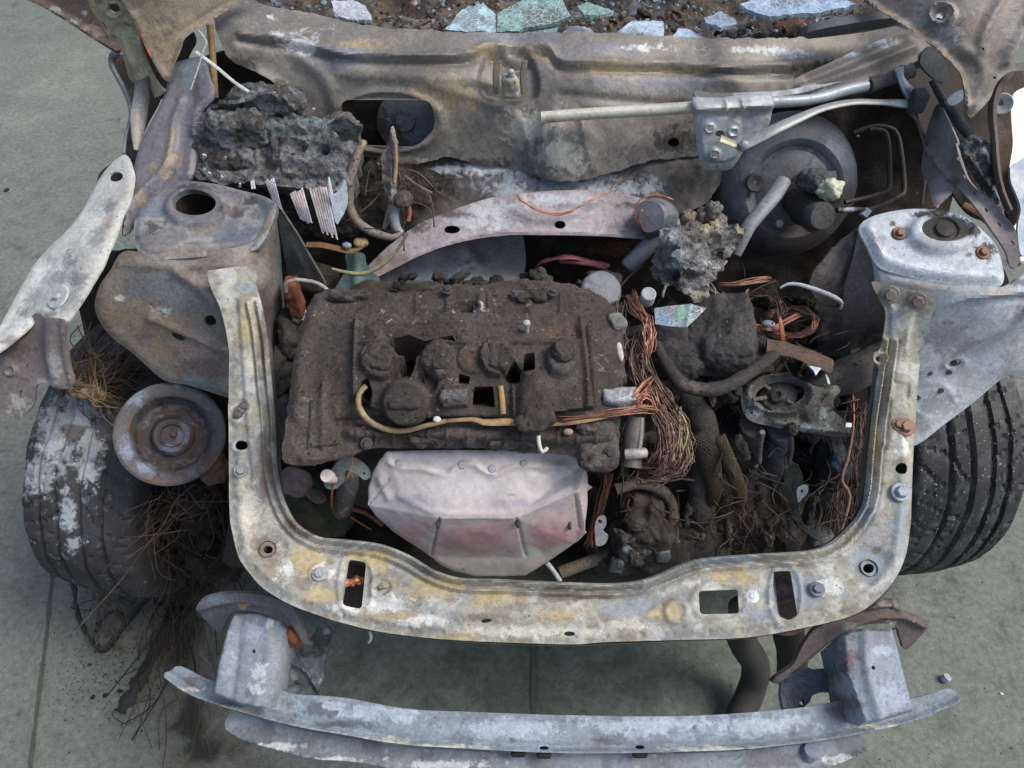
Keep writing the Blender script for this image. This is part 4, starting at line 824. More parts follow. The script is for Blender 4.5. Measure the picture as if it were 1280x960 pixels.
# crash boxes with their flange plates
cb, cbS = sheet('crash_box', [(289, 764), (322, 762), (352, 772), (359, 784), (354, 825), (345, 860), (333, 889), (300, 884), (262, 869), (268, 832), (280, 786)],
      [(292, 768, .560), (355, 778, .560), (262, 868, .535), (333, 888, .530), (318, 830, .556)], 'ash_steel', beam, base=S(132, 138, 146), holes=[ell(317, 814, 2.6, 2.8, 0, 12)], thick=.085, step=3, sm=False, edge=(6, .010),
      relief=rsum(ridge([(300, 770), (296, 820), (288, 878)], 4, -.003), ridge([(338, 775), (334, 830), (318, 885)], 6, .003)),
      layers=[(S(160, 164, 178), .8, 14, .45, [(285, 820, 16, 50), (320, 790, 30, 20)]), (S(200, 204, 206), .8, 40, .45, [(326, 842, 18, 22), (320, 862, 16, 12), (338, 780, 10, 8)]), (S(104, 96, 102), .8, 20, .42, [(313, 866, 12, 9)]), (S(150, 142, 134), .6, 18, .45, [(340, 800, 10, 30)])])
sheet('mount_plate', [(247, 758), (256, 748), (290, 741), (330, 744), (360, 755), (374, 772), (386, 800), (389, 808), (378, 800), (366, 785), (350, 776), (318, 765), (290, 766), (276, 790), (264, 782), (252, 770)],
      [(250, 758, .545), (290, 743, .575), (360, 756, .585), (386, 804, .54), (272, 788, .50), (320, 763, .565)], 'rust_steel', beam, base=S(104, 100, 104), step=3, thick=.006, relief=rsum(ridge([(250, 758), (290, 748), (330, 752), (362, 766), (384, 800)], 5, .008), ridge([(262, 764), (290, 758), (330, 760)], 3, -.004)),
      layers=[(S(184, 150, 116), .9, 20, .35, [(300, 757, 18, 6)]), (S(130, 76, 52), .85, 18, .4, [(368, 790, 10, 14)]), (S(120, 128, 136), .7, 16, .45, [(275, 748, 30, 8)])])
blob('rust_tab', P(367, 796, z=.53), (.014, .012, .02), 'rust_steel', beam, amp=.006, freq=50, n=10, base=S(136, 84, 60))
cb2, cb2S = sheet('crash_box', [(1050, 792), (1062, 785), (1084, 783), (1119, 783), (1127, 808), (1138, 850), (1148, 890), (1116, 900), (1079, 909), (1066, 874), (1054, 842)],
      [(1056, 788, .560), (1119, 784, .562), (1080, 907, .53), (1146, 889, .535), (1098, 840, .556)], 'ash_steel', beam, base=S(136, 143, 153), holes=[ell(1091, 835, 3, 2.6, 0, 12)], thick=.085, step=3, sm=False, edge=(7, .012),
      relief=rsum(ridge([(1080, 786), (1084, 840), (1100, 900)], 7, .006), ridge([(1099, 848), (1099, 856)], 3, .003)),
      layers=[(S(170, 178, 192), .8, 14, .42, [(1115, 870, 30, 24), (1100, 810, 20, 14)]), (S(108, 92, 92), .85, 16, .38, [(1062, 820, 14, 40), (1072, 880, 12, 24)]), (S(122, 118, 130), .7, 14, .45, [(1100, 800, 26, 20)])])
sheet('mount_plate', [(1008, 800), (1020, 786), (1052, 772), (1084, 758), (1104, 750), (1122, 752), (1126, 762), (1150, 772), (1160, 782), (1150, 796), (1132, 812), (1126, 800), (1118, 782), (1090, 780), (1060, 784), (1040, 800), (1010, 826), (968, 852), (966, 846), (990, 826)],
      [(970, 848, .50), (1020, 790, .55), (1104, 752, .585), (1158, 782, .535), (1130, 808, .51), (1080, 780, .56)], 'rust_steel', beam, base=S(94, 84, 82), step=3, thick=.006, relief=rsum(ridge([(970, 848), (1012, 812), (1050, 786), (1090, 770), (1124, 768), (1152, 780)], 5, .009), ridge([(1085, 758), (1110, 754), (1122, 760)], 4, .006)),
      layers=[(S(136, 128, 124), .8, 18, .42, [(1106, 754, 18, 6), (1060, 778, 20, 6)]), (S(70, 62, 60), .7, 22, .55, None), (S(170, 166, 160), .8, 40, .45, [(1115, 780, 8, 8)])])
for (x, yy, z, r) in ((988, 866, .50, .022),):
    continue
    lathe('tow_socket', [(.001, .0), (.022, .0), (.024, -.004), (.024, -.07)], P(x-3, yy-14, z=z+.02), (0, -.25, 1), 'steel', beam, base=S(112, 118, 130), seg=20, layers=[(S(60, 56, 58), .7, 20, .55, None)])
sheet('lower_bracket', [(350, 845), (362, 818), (380, 806), (400, 780), (412, 785), (408, 830), (398, 868), (372, 868), (354, 860)], [(352, 850, .47), (400, 785, .50), (398, 866, .46)], 'steel', beam, base=S(92, 100, 104), holes=[ell(372, 853, 3.4, 3.4, 0, 12)], step=3, jag=3, rough=.004, rfreq=60, thick=.01, relief=ridge([(362, 825), (385, 840), (400, 862)], 4, .008), layers=[(S(48, 47, 46), .9, 30, .4, [(400, 800, 16, 24), (385, 815, 20, 10)]), (S(140, 146, 148), .7, 50, .5, [(404, 790, 8, 8), (402, 850, 5, 16)])])
sheet('lower_bracket', [(978, 850), (1000, 838), (1030, 836), (1052, 842), (1052, 862), (1020, 866), (1008, 884), (980, 886)], [(980, 850, .455), (1050, 840, .46), (1000, 884, .45)], 'char', beam, base=S(92, 96, 104), step=3, thick=.012, holes=[ell(1003, 878, 3.4, 3.4, 0, 12)], jag=1.5, layers=[(S(60, 56, 56), .7, 22, .55, None), (S(130, 140, 154), .7, 22, .5, None)])

# ================================================================== hanging left wing panel
wing = thing('wing_panel', 'bent pale ash-white wing panel hanging beside the left strut tower', 'wing panel', tuple(P(70, 380, .7)))
wo, wS = sheet('outer_skin', [(155, 192), (165, 214), (164, 234), (154, 270), (135, 318), (119, 347), (82, 399), (60, 397), (40, 391), (34, 408), (-14, 444), (-14, 418), (0, 400), (20, 364), (48, 320), (94, 272), (118, 228), (134, 206)],
      [(155, 194, .895), (164, 232, .885), (120, 345, .845), (82, 398, .82), (36, 405, .80), (-10, 438, .79), (20, 362, .80), (94, 272, .845), (134, 207, .88), (100, 300, .86)], 'ash_steel', wing, base=S(192, 188, 182), holes=[ell(145, 221, 9, 6, -8, 20)], step=3.4, thick=.003, edge=(4, .003),
      relief=rsum(ridge([(150, 270), (130, 310), (100, 345)], 12, .004), ridge([(60, 330), (36, 370), (0, 410)], 8, -.004)), rough=.001,
      layers=[(S(206, 204, 200), .8, 14, .42, [(110, 270, 26, 30), (60, 340, 30, 20), (20, 400, 30, 20)]), (S(132, 128, 130), .85, 20, .42, [(138, 258, 14, 12), (90, 330, 20, 26), (100, 350, 16, 12)]), (S(172, 146, 136), .7, 18, .42, [(136, 280, 12, 12)]), (S(150, 148, 146), .8, 14, .40, [(70, 345, 30, 16), (30, 392, 26, 12), (120, 300, 14, 26), (90, 372, 20, 20)]), (S(104, 98, 94), .7, 40, .45, [(60, 392, 30, 6), (10, 425, 20, 8)]), (S(140, 146, 154), .6, 16, .5, [(50, 370, 30, 20)])])
lathe('bolt', [(.0005, .006), (.005, .006), (.0055, .001), (.017, .0015), (.019, -.001)], wS.at(74, 372, .002)[0], wS.at(74, 372)[1], 'ash_steel', wo, base=S(172, 172, 170), seg=24)
sheet('inner_bracket', [(40, 394), (60, 398), (81, 400), (83, 424), (88, 456), (93, 478), (84, 486), (60, 480), (46, 482), (42, 506), (22, 522), (0, 510), (-14, 500), (-14, 440), (20, 420), (35, 407)],
      [(40, 395, .80), (80, 402, .815), (88, 480, .74), (30, 515, .70), (-10, 450, .76)], 'steel', wing, base=S(116, 106, 104), holes=[rrect([(25, 488), (31, 488), (30, 498), (24, 497)], 2), ell(35, 458, 2.4, 2.4, 0, 8)], step=3.2, thick=.004,
      relief=rsum(ridge([(66, 400), (66, 440), (74, 478)], 9, .009), ridge([(80, 402), (82, 440), (90, 478)], 3, .004), ring(14, 463, 6, 6, .3, .004)), layers=[(S(150, 146, 144), .8, 16, .42, [(70, 455, 16, 26), (60, 478, 26, 7)]), (S(82, 72, 68), .7, 16, .42, [(20, 440, 34, 14)]), (S(166, 162, 152), .8, 26, .42, [(22, 505, 26, 18)])])

# ================================================================== wheels
def tyre_geo(cen, axis, R=.30, W=.19, seg=280, grooves=(-.048, -.012, .028, .06), sag=0.0, seed=1.0):
    M = np.array(frame(axis)); hw = W/2
    us = np.linspace(-1.42, 1.42, 96); prof = []
    for u in us:
        a = abs(u); s = 1 if u > 0 else -1
        if a <= .84: x = u*hw*1.0; r = R-.010*(a/.84)**2
        elif a <= 1.0:
            t = (a-.84)/.16; x = s*hw*(.84+.16*math.sin(t*math.pi/2)); r = R-.010-.026*(1-math.cos(t*math.pi/2))
        else:
            t = (a-1.0)/.42; x = s*hw*(1.0-.12*t*t+.05*math.sin(t*math.pi)); r = R-.036-.075*t
        prof.append((x, r))
    prof = np.array(prof); m = len(prof); th = np.arange(seg)*2*math.pi/seg
    Xg = np.repeat(prof[None, :, 0], seg, 0); Rg = np.repeat(prof[None, :, 1], seg, 0); T = np.repeat(th[:, None], m, 1)
    tread = np.abs(Xg) < hw*.97
    for g in grooves: Rg = Rg-.0075*np.exp(-((Xg-g)/.0042)**4)*tread
    ph = (T*58/(2*math.pi)+np.sign(Xg)*.25+np.abs(Xg)*14+.25*np.sin(T*7+Xg*30)+.3*np.sin(T*17)) % 1.0
    Rg = Rg-.0045*(np.abs(ph-.5) < .06)*tread*(np.abs(Xg) > .02)*(.75+.25*np.sin(T*23+Xg*60)**2)
    V = np.stack([(Rg*np.cos(T)).ravel(), (Rg*np.sin(T)).ravel(), Xg.ravel()], 1)@M.T + np.array(cen)
    V = V+(np.stack([fbm(V*14+seed+s, 3) for s in (0, 7, 13)], 1)-.5)*sag
    idx = np.arange(seg*m).reshape(seg, m); nx = np.roll(idx, -1, 0)
    Fc = np.stack([idx[:, :-1], nx[:, :-1], nx[:, 1:], idx[:, 1:]], -1).reshape(-1, 4)[:, ::-1]
    return V, Fc, Xg.ravel()
def wheel(label, cen, axis, layers, base, mat='tyre', **kw):
    t = thing('wheel', label, 'wheel', (cen[0], cen[1], .0), 'front wheels')
    V, Fc, xg = tyre_geo(cen, axis, **kw)
    ty = mk('tyre', V, Fc, mat, t, paint(V, pxarr(V), base, layers, hash_name('t'), .2), sharp=30)
    lathe('rim', [(.195, -.085), (.19, -.06), (.17, -.05), (.165, .05), (.185, .075), (.19, .085), (.16, .07), (.06, .055), (.001, .06)], cen, axis, 'rust_steel', t, base=S(90, 80, 74), seg=48, closed=False)
    return t, ty
wl, tyl = wheel('collapsed front wheel with ash-white burst tyre under the hanging wing panel', Vector((P(108, 608, z=.53).x-.045, .90, .285)), (-1, .16, .10),
      [(S(44, 42, 42), .5, 14, .5, None), (S(158, 158, 160), .95, 30, .33, [(70, 545, 34, 60), (95, 520, 40, 40), (50, 590, 24, 40), (110, 560, 22, 50)]), (S(190, 192, 196), .85, 60, .45, [(110, 590, 20, 40), (85, 640, 16, 40), (90, 680, 14, 16), (70, 560, 30, 50)]), (S(120, 110, 108), .6, 18, .42, [(90, 540, 40, 30)])], S(66, 64, 66), sag=.006, W=.20, R=.285, mat='rubber')
wr, tyr = wheel('front wheel with wet black tyre tread below the white inner wing', Vector((P(1222, 612, z=.53).x+.03, .945, .285)), (1, .12, -.03),
      [(S(40, 40, 42), .6, 10, .5, None), (S(96, 96, 98), .5, 40, .62, None)], S(40, 40, 42), W=.215, R=.285, sag=.004)
# steel cords from the burst tyre
def cords(name, n, root, tips, rad, parent, base, spread=.01, sagz=.02, mat='wire', layers=()):
    paths = []
    for k in range(n):
        a = Vector(root[k % len(root)])+Vector(rng.normal(0, spread*.5, 3)); b = Vector(tips[int(rng.integers(len(tips)))])+Vector(rng.normal(0, spread*2.2, 3))
        m1 = a.lerp(b, .35)+Vector(rng.normal(0, spread, 3))+Vector((0, 0, sagz*rng.uniform(.2, 1.2))); m2 = a.lerp(b, .7)+Vector(rng.normal(0, spread*1.3, 3))+Vector((0, 0, sagz*rng.uniform(-.3, 1)))
        paths.append(([a, m1, m2, b], rad*rng.uniform(.7, 1.3)))
    return tubes(name, paths, mat, parent, base, layers, kind='stuff', jcol=.5)
cords('steel_cord', 90, pts3([(95, 490, .60), (110, 480, .61), (120, 495, .59)]), pts3([(170, 430, .60), (190, 450, .56), (165, 470, .55), (190, 490, .52), (140, 440, .62), (150, 510, .52)]), .0008, wl, S(112, 92, 78), .011, .02)
cords('steel_cord', 50, pts3([(88, 482, .62), (118, 500, .60)]), pts3([(100, 430, .66), (125, 440, .62), (165, 540, .5), (140, 520, .52)]), .0008, wl, S(126, 104, 84), .010, .015)
blob('cord_knot', P(112, 488, z=.60), (.03, .016, .014), 'rust_steel', wl, amp=.008, freq=60, n=12, base=S(138, 116, 88), rot=(0, 0, -10))
cords('steel_cord', 34, pts3([(205, 612, .50), (190, 640, .46), (230, 618, .5), (240, 640, .46)]), pts3([(195, 700, .35), (215, 690, .36), (240, 680, .4), (180, 660, .4), (205, 720, .28), (160, 700, .3)]), .0006, wl, S(92, 74, 62), .022, .01)
cords('steel_cord', 18, pts3([(200, 740, .06), (215, 780, .03), (230, 800, .03), (190, 800, .02)]), pts3([(170, 830, .01), (185, 900, .01), (215, 940, .01), (240, 930, .01), (160, 930, .01), (280, 900, .01)]), .0007, wl, S(82, 66, 54), .025, .004)
cords('steel_cord', 40, pts3([(120, 735, .12), (140, 740, .1)]), pts3([(110, 780, .02), (150, 790, .02), (130, 770, .03), (165, 720, .12)]), .0009, wl, S(90, 80, 70), .012, .01)
for pth, r in (([(92, 730, .12), (98, 770, .03), (115, 800, .02), (130, 812, .015), (150, 790, .015), (175, 758, .03), (195, 740, .06)], .007), ([(150, 890, .012), (180, 840, .014), (205, 790, .02), (235, 730, .04), (255, 690, .08), (275, 640, .15)], .013), ([(120, 790, .02), (128, 775, .03), (140, 765, .04), (158, 772, .03)], .005)):
    tube('tread_strip', pth, r, 'rubber', wl, base=S(44, 41, 39), flat=.5, bumps=.5)
for s, x in ((-1, 150), (1, 1150)):
    sheet('wheel_house', [(x-40, 330), (x+150, 330), (x+160, 480), (x+150, 640), (x+20, 640), (x-30, 480)] if s < 0 else [(x-70, 330), (x+100, 330), (x+90, 470), (x+20, 640), (x-70, 640), (x-90, 480)],
          [(x-90, 350, Y(1.02)), (x+90, 350, Y(1.02)), (x, 560, Y(1.0))], 'char', body, base=S(50, 44, 41), step=9, rough=.01, thick=.006, layers=[(S(78, 66, 58), .6, 16, .6, None)])

# ================================================================== pulley dish
pc = P(213, 542, z=.60); pax = (Vector((0, 0, CAM_H))-pc).normalized()+Vector((-.10, .06, .10))
pul = thing('pulley', 'round rusty blue-grey steel pulley dish between the burst tyre and front panel', 'pulley', tuple(pc))
po = lathe('pulley_rim', [(.066, -.05), (.076, -.045), (.079, -.012), (.082, -.004), (.081, .002), (.077, .004), (.066, .0), (.060, -.006), (.056, -.030), (.052, -.036), (.038, -.036)], pc, pax, 'rust_steel', pul, base=S(92, 88, 92), seg=72, closed=False, rough=.0006,
      layers=[(S(62, 50, 45), .95, 16, .25, [(210, 545, 52, 50)]), (S(128, 134, 150), .9, 22, .42, [(168, 500, 20, 16), (160, 560, 14, 26), (180, 585, 20, 12), (222, 482, 8, 6), (250, 495, 10, 8)]), (S(112, 84, 68), .8, 20, .42, [(200, 600, 40, 8), (270, 580, 20, 20), (162, 530, 8, 18)]), (S(70, 68, 72), .8, 16, .42, [(255, 560, 20, 36), (230, 595, 40, 10)])])
lathe('pulley_hub', [(.042, -.037), (.034, -.034), (.030, -.022), (.0275, -.018), (.0265, -.021), (.0195, -.021), (.0185, -.017), (.0172, -.017), (.016, -.022), (.001, -.0225)], pc, pax, 'rust_steel', pul, base=S(72, 66, 66), seg=56, closed=False,
      layers=[(S(106, 110, 124), .9, 22, .40, [(232, 540, 12, 26), (212, 562, 22, 10), (195, 520, 10, 10)]), (S(110, 76, 60), .8, 20, .5, [(240, 545, 20, 30)])])
lathe('bolt', [(.001, -.019), (.004, -.0185), (.0045, -.0225)], pc+Vector((.004, 0, .002)), pax, 'rust_steel', pul, base=S(84, 70, 62), seg=10)
blob('pulley_bracket', P(266, 584, z=.53), (.022, .022, .03), 'rust_steel', pul, amp=.004, freq=60, n=14, base=S(98, 78, 66), p=3)

# black tangle of burnt wire and rubber between the burst tyre and the front panel
tang = thing('burnt_tangle', 'black tangle of burnt wires and shredded rubber hanging to the ground beside the pulley', 'burnt wires', tuple(P(230, 760, .02)))
for nm, n, ra, tb, r, cc, sp in (('black_strand', 46, [(200, 600, .42), (240, 610, .45), (270, 630, .45), (255, 590, .45)], [(200, 700, .15), (230, 720, .12), (262, 700, .2), (180, 730, .08), (280, 690, .3), (240, 760, .05)], .0013, S(40, 37, 35), .022),
                           ('black_strand', 20, [(230, 720, .10), (250, 690, .18), (210, 740, .06), (270, 720, .15)], [(160, 880, .012), (180, 850, .012), (205, 830, .012), (240, 860, .012), (215, 800, .02)], .0012, S(44, 40, 37), .016),
                           ('rust_strand', 40, [(200, 600, .42), (230, 620, .42), (215, 640, .38)], [(195, 720, .12), (220, 730, .12), (250, 720, .15), (270, 740, .1), (170, 690, .2)], .0006, S(84, 64, 53), .02),
                           ('rust_strand', 22, [(230, 760, .05), (215, 780, .04), (250, 770, .04)], [(200, 950, .006), (230, 955, .006), (260, 950, .006), (285, 930, .006), (180, 940, .006)], .0006, S(84, 70, 58), .02)):
    cords(nm, n, pts3(ra), pts3(tb), r, tang, cc, sp, .012)
for (x, yy, z, rad) in ((235, 640, .3, (.05, .05, .07)), (265, 690, .2, (.05, .05, .06)), (215, 690, .18, (.05, .05, .06)), (255, 620, .4, (.04, .05, .05)), (225, 735, .06, (.06, .04, .04))):
    blob('burnt_rubber', P(x, yy, z=z), rad, 'charcoal', tang, p=3, amp=.016, freq=45, n=22, base=S(46, 42, 40), layers=[(S(92, 66, 52), .5, 30, .62, None)])
# ================================================================== engine
eng = thing('engine', 'charred black engine with melted cover and pale exhaust heat shield', 'engine', tuple(P(570, 500, .35)))
blob('engine_block', P(575, 500, z=.58), (.205, .13, .17), 'char', eng, p=7, amp=.01, freq=20, n=26, base=S(60, 54, 50), layers=[(S(88, 80, 74), .6, 20, .6, None)])
vc_out = [(353, 572), (357, 530), (366, 470), (374, 420), (386, 385), (404, 364), (440, 362), (500, 366), (545, 362), (560, 356), (600, 356), (640, 350), (690, 352), (735, 362), (764, 380), (776, 400), (780, 440), (777, 500), (772, 560), (762, 584), (742, 583), (726, 572), (690, 566), (655, 566), (620, 561), (560, 560), (500, 560), (460, 561), (440, 570), (415, 576), (385, 582), (364, 580)]
vc_ctrl = [(353, 570, .775), (374, 430, .815), (404, 366, .832), (560, 358, .838), (690, 354, .838), (775, 400, .822), (770, 575, .765), (640, 564, .752), (500, 560, .752), (570, 460, .832), (450, 470, .828), (700, 470, .826), (570, 530, .79)]
vc_rel = rsum(plateau([(446, 402), (590, 398), (728, 404), (742, 510), (640, 520), (500, 520), (444, 500)], 3.5, .012, False), ridge([(446, 402), (590, 398), (728, 404)], 3, .004), ridge([(446, 402), (444, 500)], 3, .004), ridge([(722, 406), (732, 508)], 2.5, .006), ridge([(732, 406), (741, 508)], 2.5, -.005),
              dish(477, 456, 22, 20, .10, .012), dish(549, 456, 20, 20, .10, .012), dish(592, 454, 20, 17, .10, .004), dish(621, 454, 22, 20, .10, .012), dish(668, 505, 22, 30, .4, .014), plateau([(556, 484), (582, 484), (584, 506), (556, 508)], 3, .010, False), dish(700, 456, 18, 18, .2, .012),
              dish(512, 438, 22, 10, .4, -.016), dish(500, 470, 10, 14, .4, -.018), dish(583, 384, 16, 7, .3, -.012), ridge([(484, 424), (566, 426)], 6, -.010), dish(640, 470, 12, 12, .4, -.012), dish(455, 500, 8, 10, .4, -.015), dish(535, 480, 12, 12, .4, -.012),
              ridge([(400, 380), (380, 440), (372, 520)], 10, .008), ridge([(405, 480), (404, 560)], 5, .004), ridge([(380, 575), (420, 570), (450, 562)], 6, .008), ridge([(440, 540), (560, 540), (700, 546), (760, 548)], 9, .012), ridge([(420, 528), (600, 524), (740, 528)], 5, -.008), ridge([(560, 362), (560, 392)], 5, .006), ridge([(660, 362), (662, 392)], 5, .006), ridge([(600, 396), (600, 372)], 4, .004))
vc_ribs = [ridge([(x, 532), (x-1, 556)], 1.8, .003, False) for x in range(446, 760, 23)]+[ridge([(x, 368), (x, 392)], 1.8, .003, False) for x in (520, 610, 700)]
vc_ribs += [plateau([(456, 412), (716, 412), (722, 430), (454, 430)], 2.5, -.004, False), plateau([(390, 500), (425, 500), (424, 555), (384, 560)], 3, .004, False), ridge([(453, 436), (720, 436)], 1.6, .005, False), ridge([(530, 470), (540, 520)], 2, .006, False), ridge([(640, 480), (642, 520)], 2, .006, False)]
vc_rel2 = rsum(vc_rel, *vc_ribs)
vc, vcS = sheet('cam_cover', vc_out, vc_ctrl, 'char', eng, base=S(72, 64, 60), holes=[[(487, 432), (492, 422), (512, 420), (530, 425), (566, 421), (570, 430), (548, 436), (534, 434), (522, 446), (518, 468), (508, 480), (501, 470), (506, 448)], [(454, 478), (462, 474), (467, 490), (462, 504), (453, 498)], [(634, 462), (644, 456), (652, 466), (650, 478), (639, 480)], [(574, 470), (588, 474), (586, 482), (574, 481)], rrect([(592, 485), (616, 484), (618, 508), (590, 508)], 3), rrect([(655, 448), (668, 446), (669, 466), (653, 468)], 3), rrect([(574, 380), (590, 378), (592, 388), (576, 389)], 3)], step=2.3, relief=vc_rel2, thick=.055, rough=.0008, rfreq=140, jag=1.5,
      layers=[(S(50, 44, 41), .6, 16, .5, None), (S(88, 68, 58), .8, 16, .42, [(690, 420, 44, 14), (590, 452, 18, 14), (700, 412, 30, 8)]), (S(186, 178, 176), .9, 40, .38, [(600, 384, 12, 9), (572, 390, 8, 4)]), (S(84, 78, 76), .5, 40, .62, None), (S(34, 30, 28), .7, 24, .42, [(530, 440, 50, 14), (500, 540, 60, 8), (640, 470, 20, 20), (600, 530, 120, 6), (460, 420, 14, 14)]), (S(88, 82, 80), .6, 24, .45, [(385, 560, 30, 20), (700, 470, 20, 14), (520, 500, 26, 20)])])
vc['label'] = 'melted charcoal black cover on top of the engine'
for (x, yy, r, h, cc) in ((477, 456, .019, .012, S(64, 58, 55)), (549, 456, .018, .012, S(64, 58, 55)), (621, 455, .019, .012, S(64, 58, 55))):
    blob('ignition_coil', vcS.at(x, yy, .016)[0], (r, r*.9, h), 'char', vc, p=5, amp=.0022, freq=140, n=22, base=cc, rot=(15, 0, random.uniform(-20, 20)))
cc0, ax0 = vcS.at(700, 452, .0)
lathe('ignition_coil', [(.016, .0), (.0155, .020), (.0165, .022), (.0165, .030), (.012, .036), (.001, .037)], cc0, ax0, 'char', vc, base=S(64, 58, 55), seg=24, rough=.0015, layers=[(S(170, 168, 164), .8, 40, .42, [(702, 470, 14, 5)])])
cc0, ax0 = vcS.at(511, 500, .004)
cap = lathe('oil_cap', [(.030, -.01), (.029, .010), (.031, .012), (.030, .020), (.026, .025), (.001, .026)], cc0, ax0, 'char', vc, base=S(64, 58, 55), seg=30, rough=.002, layers=[(S(70, 62, 58), .7, 30, .55, None)])
blob('cap_slot', cc0+ax0*.026+Vector((-.001, .004, .001)), (.010, .003, .003), 'char', cap, p=4, amp=.001, n=8, base=S(34, 29, 27), rot=(40, 0, 0))
blob('cap_grip', cc0+ax0*.024, (.021, .007, .006), 'char', cap, p=3, amp=.002, freq=80, n=10, base=S(64, 58, 55), rot=(40, 0, 0))
blob('melted_lump', vcS.at(668, 512, .010)[0], (.024, .035, .014), 'char', vc, amp=.008, freq=50, n=16, base=S(64, 58, 55))
blob('melted_lump', vcS.at(568, 496, .010)[0], (.017, .013, .012), 'char', vc, p=4, amp=.004, freq=60, n=14, base=S(92, 88, 88))
for x, yy, sx, sy in ((540, 548, .03, .008), (640, 552, .03, .008), (748, 570, .024, .02), (735, 530, .014, .014), (660, 374, .024, .008), (440, 372, .03, .008)):
    blob('melted_lump', vcS.at(x, yy, .004)[0], (sx, sy, .007), 'char', vc, p=3, amp=.004, freq=95, n=16, base=S(64, 58, 55), layers=[(S(120, 114, 110), .5, 50, .62, None)])
for x, yy in ((457, 552), (586, 546), (632, 552), (560, 370), (690, 372), (762, 566)):
    hexbolt('bolt', vcS.at(x, yy, .010)[0], vcS.at(x, yy)[1], .005, vc, base=S(70, 68, 68))
lathe('stud', [(.003, .0), (.003, .016), (.0045, .017), (.0045, .022), (.001, .024)], vcS.at(658, 420, .006)[0], (0, -.1, 1), 'ash_steel', vc, base=S(168, 162, 156), seg=12)
tube('ash_hook', [(673, 545, .795), (674, 556, .79), (678, 565, .785), (684, 560, .785)], .0026, 'ash_steel', vc, base=S(196, 190, 178))
def onvc(l, off): return [vcS.at(x, yy, off)[0] for x, yy in l]
tube('melted_wire', onvc([(460, 483), (452, 492), (451, 506), (460, 521), (478, 530), (500, 533), (520, 531), (540, 527), (560, 523)], .014), [.0035, .0035, .004, .004, .0038, .004, .003, .003], 'wire', vc, base=S(168, 142, 104), px=False, layers=[(S(112, 100, 86), .8, 40, .55, None)])
tube('melted_wire', onvc([(560, 523), (590, 521), (602, 524), (620, 524), (640, 523), (680, 527), (720, 527), (760, 521)], .014), [.0028, .003, .005, .006, .003, .003, .003, .003], 'wire', vc, base=S(150, 122, 90), px=False, layers=[(S(84, 74, 66), .8, 30, .5, None)], flat=.7)
tube('melted_wire', onvc([(625, 484), (627, 498), (628, 514)], .014), .0035, 'wire', vc, base=S(170, 134, 92), px=False, flat=.6)
blob('ash_bead', vcS.at(550, 521, .014)[0], (.005, .004, .004), 'ash_steel', vc, amp=.001, n=8, base=S(206, 204, 200))
blob('ash_bead', vcS.at(711, 538, .014)[0], (.006, .004, .004), 'ash_steel', vc, amp=.001, n=8, base=S(160, 130, 114))
# exhaust heat shield, folded from flat facets
hs_c = [(484, 566, .738), (600, 563, .742), (714, 567, .738), (732, 580, .722), (737, 605, .70), (469, 583, .718), (460, 605, .692), (459, 632, .672), (549, 648, .690), (645, 648, .690), (724, 614, .715), (538, 696, .585), (657, 697, .585), (569, 717, .55), (600, 722, .545), (657, 722, .545), (733, 667, .635), (469, 647, .652), (500, 672, .625), (720, 680, .61), (500, 615, .70), (700, 600, .712)]
hs_out = [(484, 565), (540, 563), (627, 563), (690, 564), (714, 567), (728, 573), (734, 585), (737, 605), (735, 640), (733, 667), (722, 678), (690, 700), (657, 721), (630, 722), (593, 721), (569, 716), (550, 706), (536, 696), (515, 682), (492, 667), (469, 647), (459, 632), (459, 610), (465, 592), (473, 576)]
hs, hsS = sheet('heat_shield', hs_out, hs_c, 'shield', eng, base=S(190, 179, 176), facets=[(7, 8), (8, 9), (9, 10), (8, 11), (9, 12), (11, 12)], step=2.2, sm=False, thick=.0016, edge=(3, .002), creases=[[(462, 631), (549, 648), (645, 648), (722, 615)], [(549, 651), (539, 693)], [(645, 651), (656, 694)], [(542, 696), (654, 697)]], rough=.0010, rfreq=40, sharp=22,
      relief=rsum(ridge([(486, 578), (505, 586), (530, 586), (545, 592), (560, 594), (570, 584), (590, 580), (605, 590), (620, 594), (640, 584), (700, 584), (714, 590)], 4, .003), ridge([(500, 620), (545, 640), (640, 640), (710, 610)], 4, .0018), ridge([(549, 649), (539, 694)], 1.6, -.004), ridge([(646, 649), (657, 694)], 1.6, -.004), ridge([(461, 629), (486, 600)], 1.6, -.003), ridge([(719, 620), (724, 660)], 1.6, -.003), dish(690, 660, 20, 16, .5, .002), dish(597, 672, 40, 16, .5, .003), ridge([(476, 600), (486, 622)], 5, .003)),
      layers=[(S(196, 190, 192), .7, 10, .42, [(560, 610, 70, 26), (640, 610, 60, 24)]), (S(188, 138, 140), 1.0, 8, .20, [(600, 670, 60, 22), (690, 665, 40, 24), (510, 665, 30, 16)]), (S(150, 142, 160), .7, 14, .42, [(520, 625, 40, 12), (650, 630, 60, 10)]), (S(158, 156, 146), .8, 14, .36, [(620, 710, 70, 10), (700, 690, 30, 10)]), (S(104, 98, 96), .85, 30, .42, [(700, 578, 18, 7), (640, 618, 12, 3), (580, 711, 6, 4), (645, 710, 6, 3)]), (S(212, 208, 206), .7, 40, .45, [(568, 616, 12, 6), (660, 690, 20, 8)]), (S(150, 126, 118), .7, 30, .4, [(720, 630, 5, 40), (472, 600, 5, 20)])])
hs['label'] = 'pale pinkish folded metal heat shield'
for x, yy in ((499, 580), (578, 581), (615, 586), (655, 580)):
    lathe('washer', [(.0005, .0012), (.0045, .001), (.0052, .0), (.006, -.002)], hsS.at(x, yy, .002)[0], hsS.at(x, yy)[1], 'shield', hs, base=S(164, 160, 166), seg=18)
